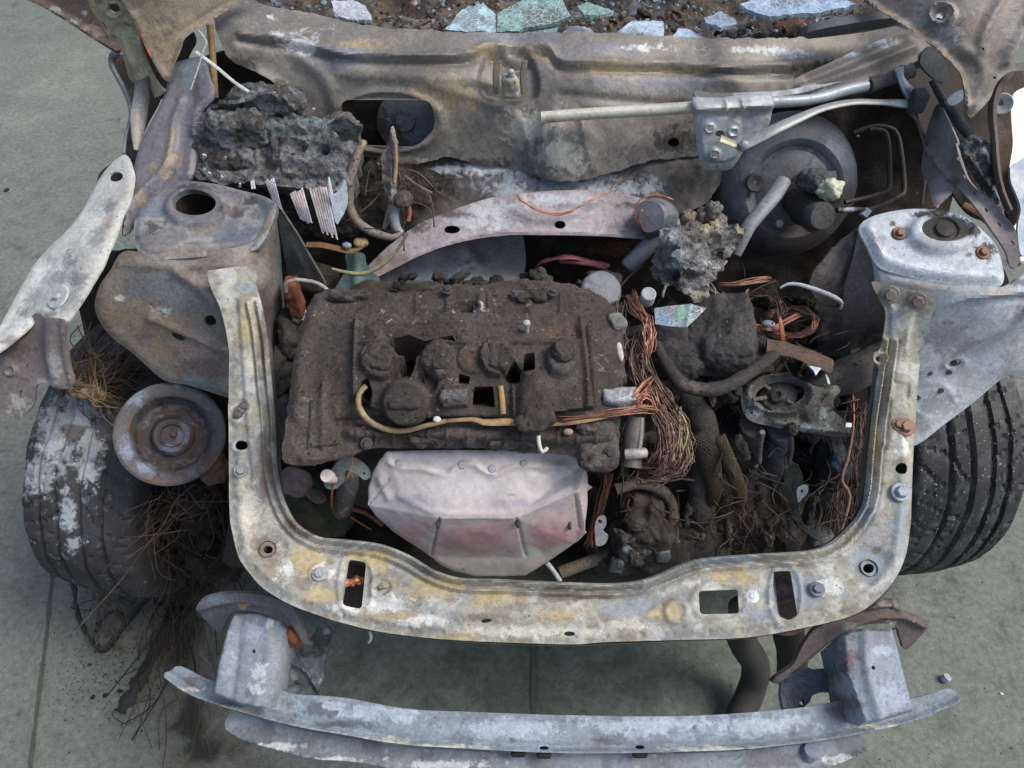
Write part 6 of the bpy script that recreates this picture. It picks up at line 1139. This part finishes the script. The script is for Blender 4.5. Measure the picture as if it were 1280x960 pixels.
for x, yy in ((886, 158), (892, 190)):
    lathe('screw', [(.0005, .003), (.004, .003), (.005, .0)], mpS.at(x, yy, .006)[0], mpS.at(x, yy)[1], 'alloy', mp, base=S(166, 160, 146), seg=12)
tube('crank_arm', [(900, 173, Y(1.018)), (912, 178, Y(1.014)), (922, 183, Y(1.010)), (926, 190, Y(1.008))], [.009, .008, .008, .004], 'alloy', wip, base=S(166, 158, 136), flat=.4)
lathe('pivot_nut', [(.006, -.004), (.006, .004), (.003, .006), (.001, .006)], P(930, 181, y=1.0), (0, -.9, .4), 'alloy', wip, base=S(150, 156, 164), seg=16)
tube('link_rod', [(924, 184, Y(1.006)), (945, 174, Y(1.012)), (966, 163, Y(1.02)), (1000, 147, Y(1.04)), (1030, 135, Y(1.055)), (1065, 128, Y(1.07)), (1100, 128, Y(1.08)), (1134, 130, Y(1.085))], [.010, .011, .010, .0075, .0075, .0075, .0075, .012], 'alloy', wip, base=S(150, 150, 148), flat=.5, sides=12, layers=[(S(190, 196, 204), .9, 20, .3, [(1128, 130, 16, 10)])])
tube('pivot_arm', [(1124, 86, Y(1.115)), (1126, 98, Y(1.11)), (1134, 112, Y(1.10)), (1144, 126, Y(1.085))], [.010, .007, .011, .012], 'alloy', wip, base=S(168, 176, 186), flat=.6, layers=[(S(84, 84, 88), .9, 20, .35, [(1140, 120, 10, 12)])])
blob('pivot_joint', P(1147, 126, y=1.075), (.011, .012, .016), 'char', wip, p=6, amp=.002, n=12, base=S(74, 74, 78))
tube('pivot_housing', [(1085, 106, Y(1.11)), (1110, 98, Y(1.12)), (1140, 88, Y(1.13))], .012, 'char', wip, base=S(88, 86, 84), bumps=.2)

# ================================================================== charred heater box on the left
box = thing('heater_box', 'charred lumpy box with exposed white ribbed fins behind the left strut tower', 'heater box', tuple(P(345, 230, .75)))
chl = [(S(58, 54, 52), .7, 22, .5, None), (S(132, 132, 136), .7, 45, .57, None), (S(112, 122, 124), .6, 14, .42, [(390, 150, 50, 14), (350, 160, 60, 12)]), (S(44, 38, 36), .8, 40, .42, [(375, 184, 8, 6), (405, 188, 6, 5), (330, 190, 8, 16), (300, 170, 10, 14)])]
sheet('crust', [(246, 150), (262, 139), (300, 142), (340, 146), (400, 144), (438, 150), (448, 168), (445, 200), (439, 230), (415, 240), (385, 236), (350, 232), (313, 227), (275, 228), (247, 220), (241, 185)], [(250, 148, Y(1.05)), (440, 150, Y(1.05)), (345, 190, .915), (250, 218, .885), (438, 232, .885), (345, 234, .885)], 'charcoal', box, base=S(94, 92, 92), step=2.4, thick=.05, rough=.006, rfreq=75, jag=4,
      relief=rsum(ridge([(256, 165), (340, 160), (440, 166)], 7, .010), dish(374, 186, 10, 7, .3, -.016), dish(406, 189, 7, 5, .3, -.014), dish(330, 190, 9, 18, .3, -.010), dish(290, 172, 12, 14, .3, -.012), ridge([(250, 205), (340, 210), (436, 212)], 5, -.005), plateau([(350, 172), (432, 170), (430, 222), (352, 220)], 6, .006, False)), layers=chl)
blob('crust', P(300, 160, z=.93), (.045, .03, .03), 'charcoal', box, p=5, amp=.006, freq=80, n=32, base=S(84, 82, 80), layers=chl)
blob('crust', P(335, 133, y=1.10), (.06, .03, .03), 'charcoal', box, p=3, amp=.006, freq=80, n=32, base=S(80, 80, 80), layers=chl)
blob('crust', P(300, 215, z=.87), (.06, .03, .04), 'charcoal', box, p=3, amp=.006, freq=80, n=32, base=S(64, 58, 56), layers=chl)
blob('crust', P(400, 262, z=.80), (.07, .04, .05), 'charcoal', box, p=3, amp=.006, freq=80, n=32, base=S(58, 52, 50))
blob('crust', P(430, 162, y=1.06), (.026, .02, .02), 'charcoal', box, amp=.010, freq=45, n=16, base=S(112, 104, 98))
blob('ash_chip', P(339, 120, y=1.085), (.012, .008, .006), 'ash_steel', box, amp=.003, n=10, base=S(206, 210, 216), rot=(0, 0, -20))
for x, yy, sz in ((262, 219, 4), (256, 214, 2.6), (277, 223, 2.6), (255, 196, 3), (282, 198, 2.2), (392, 138, 3), (300, 232, 2.5)):
    pl = [(x+sz*math.cos(a)*random.uniform(.5, 1.3), yy+sz*math.sin(a)*random.uniform(.5, 1.3)) for a in np.arange(6)*1.047]
    zz = .925 if yy > 150 else .965
    sheet('ash_chip', pl, [(x-3, yy, zz), (x+3, yy, zz), (x, yy-3, zz+.006)], 'ash_steel', box, base=S(200, 196, 194), step=1.5, sm=False, thick=.002)
for pl, zz, cc in (([(262, 138), (290, 126), (322, 130), (316, 142), (280, 146)], .96, S(74, 72, 72)), ([(300, 130), (330, 118), (360, 124), (368, 140), (330, 144)], .965, S(92, 92, 94)), ([(410, 158), (430, 146), (450, 160), (448, 180), (428, 176)], .955, S(112, 106, 102)), ([(246, 222), (290, 226), (310, 240), (300, 250), (262, 240)], .87, S(60, 55, 53))):
    sheet('charred_plate', pl, [(pl[0][0], pl[0][1], zz), (pl[2][0], pl[2][1], zz+random.uniform(-.005, .012)), (pl[-1][0], pl[-1][1], zz-.02)], 'charcoal', box, base=cc, step=2.6, sm=False, jag=3, rough=.004, rfreq=80, thick=.006, layers=[(S(150, 150, 152), .6, 50, .6, None), (S(50, 46, 44), .7, 30, .5, None)])
def fins(tl, tr, br, bl, n, z0, z1):
    gs = []; cols = []
    for k in range(n):
        u0, u1 = (k+.06)/n, (k+.90)/n
        dv = rng.uniform(-.04, .05); de = rng.uniform(-.05, .06)
        def q(u, v, lift): 
            x = (tl[0]*(1-u)+tr[0]*u)*(1-v)+(bl[0]*(1-u)+br[0]*u)*v; y = (tl[1]*(1-u)+tr[1]*u)*(1-v)+(bl[1]*(1-u)+br[1]*u)*v
            p = P(x, y, z=z0*(1-v)+z1*v); return p+Vector((0, -.5, .6))*lift
        R, V = 6, []
        for i in range(R+1):
            v = dv+(1+de-dv)*i/R
            for (u, l) in ((u0, 0), (u0*.85+u1*.15, .0012), (u0*.15+u1*.85, .0012), (u1, 0)): V.append(q(u, v, l))
        Fc = [(i*4+j, (i+1)*4+j, (i+1)*4+j+1, i*4+j+1) for i in range(R) for j in range(3)]
        gs.append((V, Fc))
    V, Fc = merge([(np.array([list(p) for p in v]), f) for v, f in gs])
    o = mk('fin_pack', V, Fc, 'ash_steel', box, paint(V, pxarr(V), S(224, 208, 208), [(S(190, 200, 212), .7, 30, .5, None), (S(150, 120, 112), .7, 60, .68, None)], 4.0, .12), sharp=30)
fins((331, 226), (343, 223), (353, 262), (342, 254), 5, .925, .885)
fins((362, 243), (379, 235), (391, 280), (375, 274), 6, .92, .87)
fins((386, 236), (408, 231), (422, 296), (402, 290), 7, .92, .855)
fins((313, 226), (318, 225), (320, 236), (314, 236), 2, .90, .89)
sheet('fin_plate', [(411, 240), (416, 244), (424, 240), (431, 225), (434, 240), (434, 256), (428, 270), (421, 280), (416, 262)], [(412, 242, .915), (433, 228, .92), (421, 279, .865)], 'ash_steel', box, base=S(176, 184, 198), step=2.4, thick=.003, jag=1)
tube('ash_spike', [(414, 246, .885), (412, 232, .90), (411, 221, .91)], [.004, .003, .001], 'ash_steel', box, base=S(190, 192, 196))
tube('drip_tray', [(383, 306, .80), (400, 306, .80), (420, 310, .795), (440, 314, .79), (458, 304, .80)], .006, 'rust_steel', box, base=S(124, 94, 68), flat=.5, layers=[(S(146, 124, 84), .8, 20, .4, [(440, 312, 20, 6)])])
blob('ash_chip', P(450, 303, z=.80), (.011, .008, .008), 'ash_steel', box, amp=.004, n=10, base=S(168, 144, 100))
blob('ash_chip', P(433, 307, z=.80), (.008, .006, .006), 'ash_steel', box, amp=.003, n=10, base=S(146, 148, 158))
hose('curved brown heater pipe beside the white ribbed fins', [(455, 178, Y(1.03)), (446, 195, Y(1.0)), (438, 225, Y(.975)), (437, 255, Y(.955)), (446, 276, Y(.94)), (466, 290, Y(.935)), (490, 297, Y(.94)), (500, 292, Y(.95))], [.005, .0065, .007, .007, .0065, .007, .006, .004], S(118, 104, 94), [(S(150, 134, 108), .8, 24, .42, [(456, 178, 10, 14)]), (S(128, 128, 130), .6, 20, .5, None)], mat='wire')
stick = thing('burnt_bracket', 'upright burnt pointed bracket in front of the bulkhead opening', 'bracket', tuple(P(490, 280, y=.98)))
sheet('blade', [(490, 158), (497, 174), (498, 200), (495, 225), (500, 250), (505, 262), (490, 258), (482, 240), (478, 214), (476, 196), (484, 178)], [(490, 160, Y(1.03)), (498, 220, Y(1.0)), (480, 215, Y(1.0)), (495, 258, Y(.98))], 'char', stick, base=S(104, 98, 96), step=2.6, thick=.006, jag=2, rough=.003, rfreq=90, relief=ridge([(490, 160), (489, 200), (490, 250)], 4, .006), layers=[(S(172, 164, 156), .8, 50, .5, None), (S(52, 46, 44), .7, 40, .5, None)])
tube('rib', [(494, 178, Y(1.01)), (495, 205, Y(1.0)), (493, 228, Y(.99))], .003, 'rust_steel', stick, base=S(164, 138, 116))
tube('strut', [(494, 256, Y(.98)), (492, 272, Y(.97)), (496, 286, Y(.96)), (503, 292, Y(.955))], [.008, .009, .008, .005], 'steel', stick, base=S(132, 134, 138))
tube('strut', [(488, 256, Y(.98)), (484, 270, Y(.975)), (480, 286, Y(.97))], .0035, 'steel', stick, base=S(136, 128, 120))
tube('copper_stub', [(511, 258, Y(.985)), (512, 268, Y(.98)), (510, 276, Y(.975))], .0035, 'copper', stick, base=S(190, 120, 90))
tube('twig', [(505, 220, Y(1.0)), (522, 232, Y(.995)), (540, 242, Y(.99))], .003, 'char', stick, base=S(96, 88, 82))
blob('knuckle', P(504, 250, y=.98), (.016, .014, .014), 'charcoal', stick, amp=.006, n=12, base=S(84, 78, 76))
tag(tube('loose_wire', [(415, 336, .80), (435, 341, .795), (455, 342, .795), (475, 333, .805), (492, 318, .82), (503, 303, .835), (510, 290, .85)], [.002, .003, .0035, .003, .003, .0025, .002], 'wire', None, base=S(146, 138, 104), layers=[(S(140, 116, 104), .8, 30, .4, [(500, 300, 14, 20)])]), 'thin yellowish brown wire curving below the heater box', 'wire')
sheet('teal_duct', [(432, 318), (452, 316), (456, 330), (470, 345), (472, 366), (420, 368), (425, 350), (434, 335)], [(434, 320, .76), (454, 318, .765), (440, 366, .72)], 'steel', body, base=S(96, 114, 112), step=3.2, thick=.01, relief=ridge([(445, 320), (446, 366)], 6, .006), layers=[(S(84, 80, 76), .7, 18, .5, None)])
sheet('soot_crust', [(455, 205), (480, 196), (505, 206), (540, 214), (556, 230), (530, 262), (500, 285), (470, 290), (450, 275), (446, 240)], [(456, 206, Y(1.04)), (550, 228, Y(1.05)), (470, 288, Y(.99))], 'charcoal', body, base=S(52, 46, 43), step=3, rough=.006, rfreq=55, jag=4, thick=.01, layers=[(S(82, 72, 66), .6, 40, .58, None), (S(34, 30, 28), .7, 20, .5, None)])
cords('soot_strand', 12, pts3([(470, 210, Y(1.02)), (500, 230, Y(1.0)), (455, 240, Y(1.0)), (520, 225, Y(1.01))]), pts3([(465, 290, Y(.96)), (510, 275, Y(.97)), (540, 245, Y(1.0)), (450, 265, Y(.97))]), .0012, stick, S(84, 74, 68), .012, .01)

# ================================================================== windscreen fragments
shards = [([(414, 2), (440, 0), (457, 6), (465, 25), (440, 24), (418, 20)], S(176, 176, 184), 'crusted whitish lump of glass at the left end of the windscreen ledge'),
          ([(557, 36), (572, 18), (585, 7), (607, 6), (621, 20), (621, 40), (590, 40)], S(158, 184, 196), 'pale blue glass fragment just left of the big green fragment'),
          ([(622, 16), (645, 4), (664, -4), (700, -6), (713, 20), (698, 27), (645, 39), (622, 39)], S(118, 148, 142), 'big mottled green glass fragment on the windscreen ledge'),
          ([(644, 41), (672, 32), (701, 25), (693, 42), (668, 43)], S(142, 186, 196), 'thin cyan glass sliver leaning on the big green fragment'),
          ([(721, 7), (734, 3), (752, 8), (767, 14), (752, 18), (730, 18)], S(116, 150, 140), 'leaf-shaped small green glass fragment lying in the debris'),
          ([(771, 40), (790, 25), (810, 26), (828, 27), (830, 45), (800, 43)], S(170, 186, 206), 'whitish blue glass fragment right of the small green fragment'),
          ([(840, 46), (849, 34), (862, 37), (874, 42), (884, 49), (860, 49)], S(160, 178, 200), 'small low whitish blue glass fragment at the middle of the ledge'),
          ([(880, 23), (902, 15), (918, 22), (922, 30), (900, 33), (884, 29)], S(128, 146, 168), 'small blue glass fragment below the large blue sheet'),
          ([(926, 6), (952, -6), (1020, -8), (1072, 4), (1058, 9), (1010, 17), (955, 20), (940, 14)], S(138, 158, 182), 'large crackled blue sheet of windscreen glass'),
          ([(700, 44), (712, 33), (738, 34), (744, 43), (720, 46)], S(172, 172, 178), 'striped grey glass chip beside the cyan sliver')]
for poly, cc, lab in shards:
    xs = [p[0] for p in poly]; ys = [p[1] for p in poly]; yb = max(ys); yt = min(ys)
    o, _ = sheet('glass_fragment', poly, [(min(xs), yb, Y(1.225)), (max(xs), yb, Y(1.225+random.uniform(-.006, .006))), (sum(xs)/len(xs), yt, Y(1.262+.0012*(yb-yt)))], 'glass_dull', None, base=cc, step=2.6, thick=.006, sm=False, jag=1.5, rough=.0012, rfreq=120, layers=[(cc*.55, .7, 60, .55, None), (np.minimum(cc*1.5, .85), .6, 90, .6, None), (S(82, 74, 66), .8, 34, .60, None)], sharp=30)
    tag(o, lab, 'glass', 'windscreen glass fragments')
for k in range(70):
    x = random.uniform(430, 1060); yy = random.uniform(0, 44)
    blob('debris_chip', P(x, yy, y=1.25+.004*(44-yy)), (random.uniform(.003, .010), random.uniform(.002, .006), random.uniform(.001, .004)), 'charcoal', body, p=7, amp=.0015, freq=200, n=7, base=S(*random.choice([(70, 64, 60), (96, 90, 86), (130, 130, 134), (60, 48, 42), (112, 96, 84)])), rot=(random.uniform(0, 60), 0, random.uniform(0, 180)))
# iridescent shard
iri, irS = sheet('iridescent_fragment', [(818, 385), (840, 382), (863, 380), (883, 385), (872, 397), (858, 409), (838, 408), (819, 405)], [(818, 386, .815), (863, 381, .83), (883, 386, .82), (858, 408, .81), (820, 405, .805)], 'glass_dull', None, base=S(150, 164, 168), step=2.2, sm=False, thick=.004,
      relief=ridge([(863, 380), (858, 409)], 3, .003, False), layers=[(S(196, 160, 150), .8, 26, .4, [(842, 386, 16, 6)]), (S(150, 196, 160), .8, 26, .4, [(854, 394, 12, 12)]), (S(140, 166, 196), .8, 26, .4, [(830, 398, 12, 10)]), (S(84, 92, 96), .9, 26, .3, [(873, 391, 10, 14)])])
tag(iri, 'iridescent glassy fragment resting on the melted box', 'glass')
tag(lathe('metal_disc', [(.0005, .003), (.026, .003), (.029, .001), (.03, -.004)], P(752, 362, z=.805), (.1, -.45, 1), 'steel', None, base=S(112, 114, 120), seg=30, rough=.001), 'half-hidden pale metal disc behind the engine cover', 'disc')
tag(lathe('tank_cap', [(.006, .0), (.0085, .001), (.0105, .0), (.0105, -.02)], P(811, 367, z=.83), (0, -.3, 1), 'ash_steel', None, base=S(160, 162, 166), seg=18), 'small round grey cap beside the melted reservoir', 'cap')
tag(tube('bent_metal_rod', [(975, 360, .80), (985, 355, .805), (1000, 356, .805), (1025, 364, .80), (1044, 372, .795), (1052, 379, .79), (1050, 386, .78)], [.0015, .0025, .003, .0035, .0035, .003, .002], 'ash_steel', None, base=S(172, 174, 178), layers=[(S(130, 110, 98), .8, 20, .35, [(1050, 382, 8, 8)])]), 'thin bent pale rod in front of the right strut tower', 'rod')
for k in range(46):
    x, yy = random.uniform(770, 1050), random.uniform(400, 700); z = .70-.0008*(yy-400)-random.uniform(0, .05)
    cc = S(*random.choice([(44, 41, 40), (54, 51, 50), (40, 36, 33), (72, 70, 70), (62, 52, 46), (84, 86, 88)])); rt = (random.uniform(-35, 35), random.uniform(-35, 35), random.uniform(0, 180)); sz = random.uniform(.012, .034)
    if k % 3 == 0: blob('burnt_fitting', P(x, yy, z=z), (sz, sz*random.uniform(.4, .9), sz*random.uniform(.3, .8)), 'char', gb, rot=rt, p=9, amp=.002, freq=120, n=12, base=cc, sharp=40)
    elif k % 3 == 1: lathe('burnt_boss', [(sz*.5, -.03), (sz*.5, .006), (sz*.42, .010), (sz*.3, .010), (sz*.28, .004), (sz*.12, .004), (sz*.1, .012), (.0005, .012)], P(x, yy, z=z), (random.uniform(-.7, .7), random.uniform(-.8, 0), 1), 'char', gb, base=cc, seg=20, rough=.001)
    else:
        a = random.uniform(0, 6.28); c0 = P(x, yy, z=z); dv_ = Vector((math.cos(a), math.sin(a)*.6, random.uniform(-.5, .5)))*sz*2.2
        tube('burnt_pipe', [c0-dv_, c0+Vector((0, 0, random.uniform(-.01, .02))), c0+dv_], sz*random.uniform(.15, .4), 'char', gb, base=cc, px=False, sides=10, bumps=.15)
# clutter between engine and bulkhead, and right of the engine
for k in range(120):
    t = random.random()
    if t < .12: x, yy, z = random.uniform(500, 810), random.uniform(344, 360), random.uniform(.76, .80)
    elif t < .6: x, yy, z = random.uniform(770, 1040), random.uniform(360, 560), random.uniform(.62, .70)
    else: x, yy, z = random.uniform(760, 1050), random.uniform(560, 700), random.uniform(.48, .58)
    blob('charred_chunk', P(x, yy, z=z), (random.uniform(.006, .024), random.uniform(.004, .012), random.uniform(.003, .009)), 'char', gb, p=random.choice([3, 4, 6]), amp=.004, freq=120, n=12, base=S(*random.choice([(46, 43, 41), (56, 53, 51), (42, 38, 35), (70, 66, 66), (58, 48, 42)])), rot=(random.uniform(-40, 40), random.uniform(-40, 40), random.uniform(0, 180)))
ps = []
for k in range(260):
    x, yy = random.uniform(770, 1050), random.uniform(350, 690); z = .80-.0007*(yy-350)-random.uniform(0, .06); a = random.uniform(0, 6.28); L = random.uniform(15, 45)
    ps.append((pts3([(x, yy, z), (x+L*.5*math.cos(a)+random.uniform(-8, 8), yy+L*.5*math.sin(a), z+random.uniform(-.01, .015)), (x+L*math.cos(a), yy+L*math.sin(a), z-.01)]), random.uniform(.0006, .0016)))
tubes('wire_scraps', ps, 'wire', loom, base=S(70, 62, 57), kind='stuff', jcol=.6)
# small things on the ground
tag(lathe('nut', [(.008, .0), (.009, .004), (.008, .012), (.004, .014), (.001, .014)], P(1180, 850, z=.003), (.3, .2, 1), 'ash_steel', None, base=S(168, 174, 180), seg=10), 'single pale nut on the ground beside the bumper beam', 'nut')
crumb_l = [(8, 238, .010, 'black crumb of soot on bare ground at the far left edge'), (132, 869, .006, 'middle of three tiny soot crumbs left of the tread strip end'), (150, 864, .005, 'soot crumb nearest to the frayed end of the tread strip'), (116, 871, .005, 'leftmost of three tiny soot crumbs left of the tread strip end'), (166, 852, .008, 'larger soot flake touching the tread strip end'), (112, 831, .004, 'lone soot crumb midway between tyre and tread strip end')]
for x, yy, sz, lab in crumb_l:
    tag(blob('soot_crumb', P(x, yy, z=.001), (sz, sz*.7, sz*.25), 'char', None, p=3, amp=sz*.35, freq=150, n=10, base=S(44, 41, 38), rot=(0, 0, random.uniform(0, 180))), lab, 'debris', 'soot crumbs on the ground')
tag(blob('stone_chip', P(1252, 867, z=.002), (.004, .003, .002), 'ash_steel', None, amp=.001, freq=100, n=8, base=S(200, 200, 196)), 'tiny white chip on the ground right of the bumper beam', 'debris')

gs = []; gc = []
for k in range(2600):
    x, yy = (random.uniform(-1.5, -.35), random.uniform(.15, 3.2)) if k < 1500 else (random.uniform(-.6, 1.4), random.uniform(.2, .75)) if k < 2100 else tuple(P(random.gauss(140, 40), random.gauss(840, 40), 0))[:2]
    sz = random.uniform(.0008, .0022)*(1.6 if random.random() < .06 else 1)
    v = np.array([[1, 0, 0], [-.5, .8, 0], [-.5, -.8, 0], [0, 0, .8]])*sz*rng.uniform(.6, 1.4, (4, 3))+np.array([x, yy, .0015])
    gs.append((v, [(0, 1, 3), (1, 2, 3), (2, 0, 3)])); gc.append(np.repeat(S(*random.choice([(70, 72, 66), (96, 98, 92), (150, 152, 146), (50, 48, 45)]) if k < 2100 else (44, 41, 38))[None], 4, 0))
V, Fc = merge(gs)
g = mk('grit', V, Fc, 'concrete', None, np.concatenate(gc), sharp=0, kind='stuff', smooth=False)
g['label'] = 'fine grit and soot specks scattered over the ground'; g['category'] = 'grit'

# flakes and crumbs that have settled on whatever lies below: found by dropping rays onto the finished scene
bpy.context.view_layer.update()
dg = bpy.context.evaluated_depsgraph_get()
def settle(name, label, n, xr, yr, zmax, sizes, cols, flat=.35, zmin=-1, only=()):
    gs, gc = [], []
    for k in range(n):
        x, yy = random.uniform(*xr), random.uniform(*yr)
        hit, loc, nr, _, ob, _m = sc.ray_cast(dg, Vector((x, yy, zmax)), Vector((0, 0, -1)))
        if not hit or loc.z < zmin or nr.z < .25 or not ob.name.startswith(only): continue
        sz = random.uniform(*sizes)*(1.8 if random.random() < .05 else 1); M = np.array(frame(nr, (random.uniform(-1, 1), random.uniform(-1, 1), .1)))
        v = np.array([[1, .2, 0], [.1, 1, 0], [-1, .1, 0], [-.2, -.9, 0], [0, 0, flat]])*rng.uniform(.5, 1.2, (5, 3))*sz
        v = v@M.T+np.array(loc)+np.array(nr)*.0004
        gs.append((v, [(0, 1, 4), (1, 2, 4), (2, 3, 4), (3, 0, 4)])); gc.append(np.repeat(S(*random.choice(cols))[None], 5, 0))
    V, Fc = merge(gs)
    o = mk(name, V, Fc, 'wire', None, np.concatenate(gc), sharp=0, kind='stuff', smooth=False)
    o['label'] = label; o['category'] = 'debris'
dk = [(46, 42, 40), (60, 56, 54), (38, 34, 32), (84, 80, 78), (70, 56, 48)]
settle('charred_flakes', 'fine charred flakes and ash settled over the engine bay', 7000, (-.36, .52), (.47, 1.14), 1.25, (.0009, .0028), dk*6+[(118, 114, 111), (96, 74, 62)], .25, .25, ('cam_cover', 'casing', 'slab', 'crust', 'charred', 'burnt', 'under_tray', 'melted_lump', 'bracket', 'soot', 'mount', 'lower_bulkhead', 'engine_block', 'hose', 'core', 'oil_cap', 'ignition'))
settle('glass_crumbs', 'crumbled glass and burnt bits on the dash behind the windscreen ledge', 3200, (-.42, .75), (1.19, 1.62), 1.4, (.002, .0075), dk+[(112, 136, 134), (150, 168, 178), (96, 92, 90), (104, 120, 140), (130, 100, 82)], .7, .5, ('dash', 'debris'))
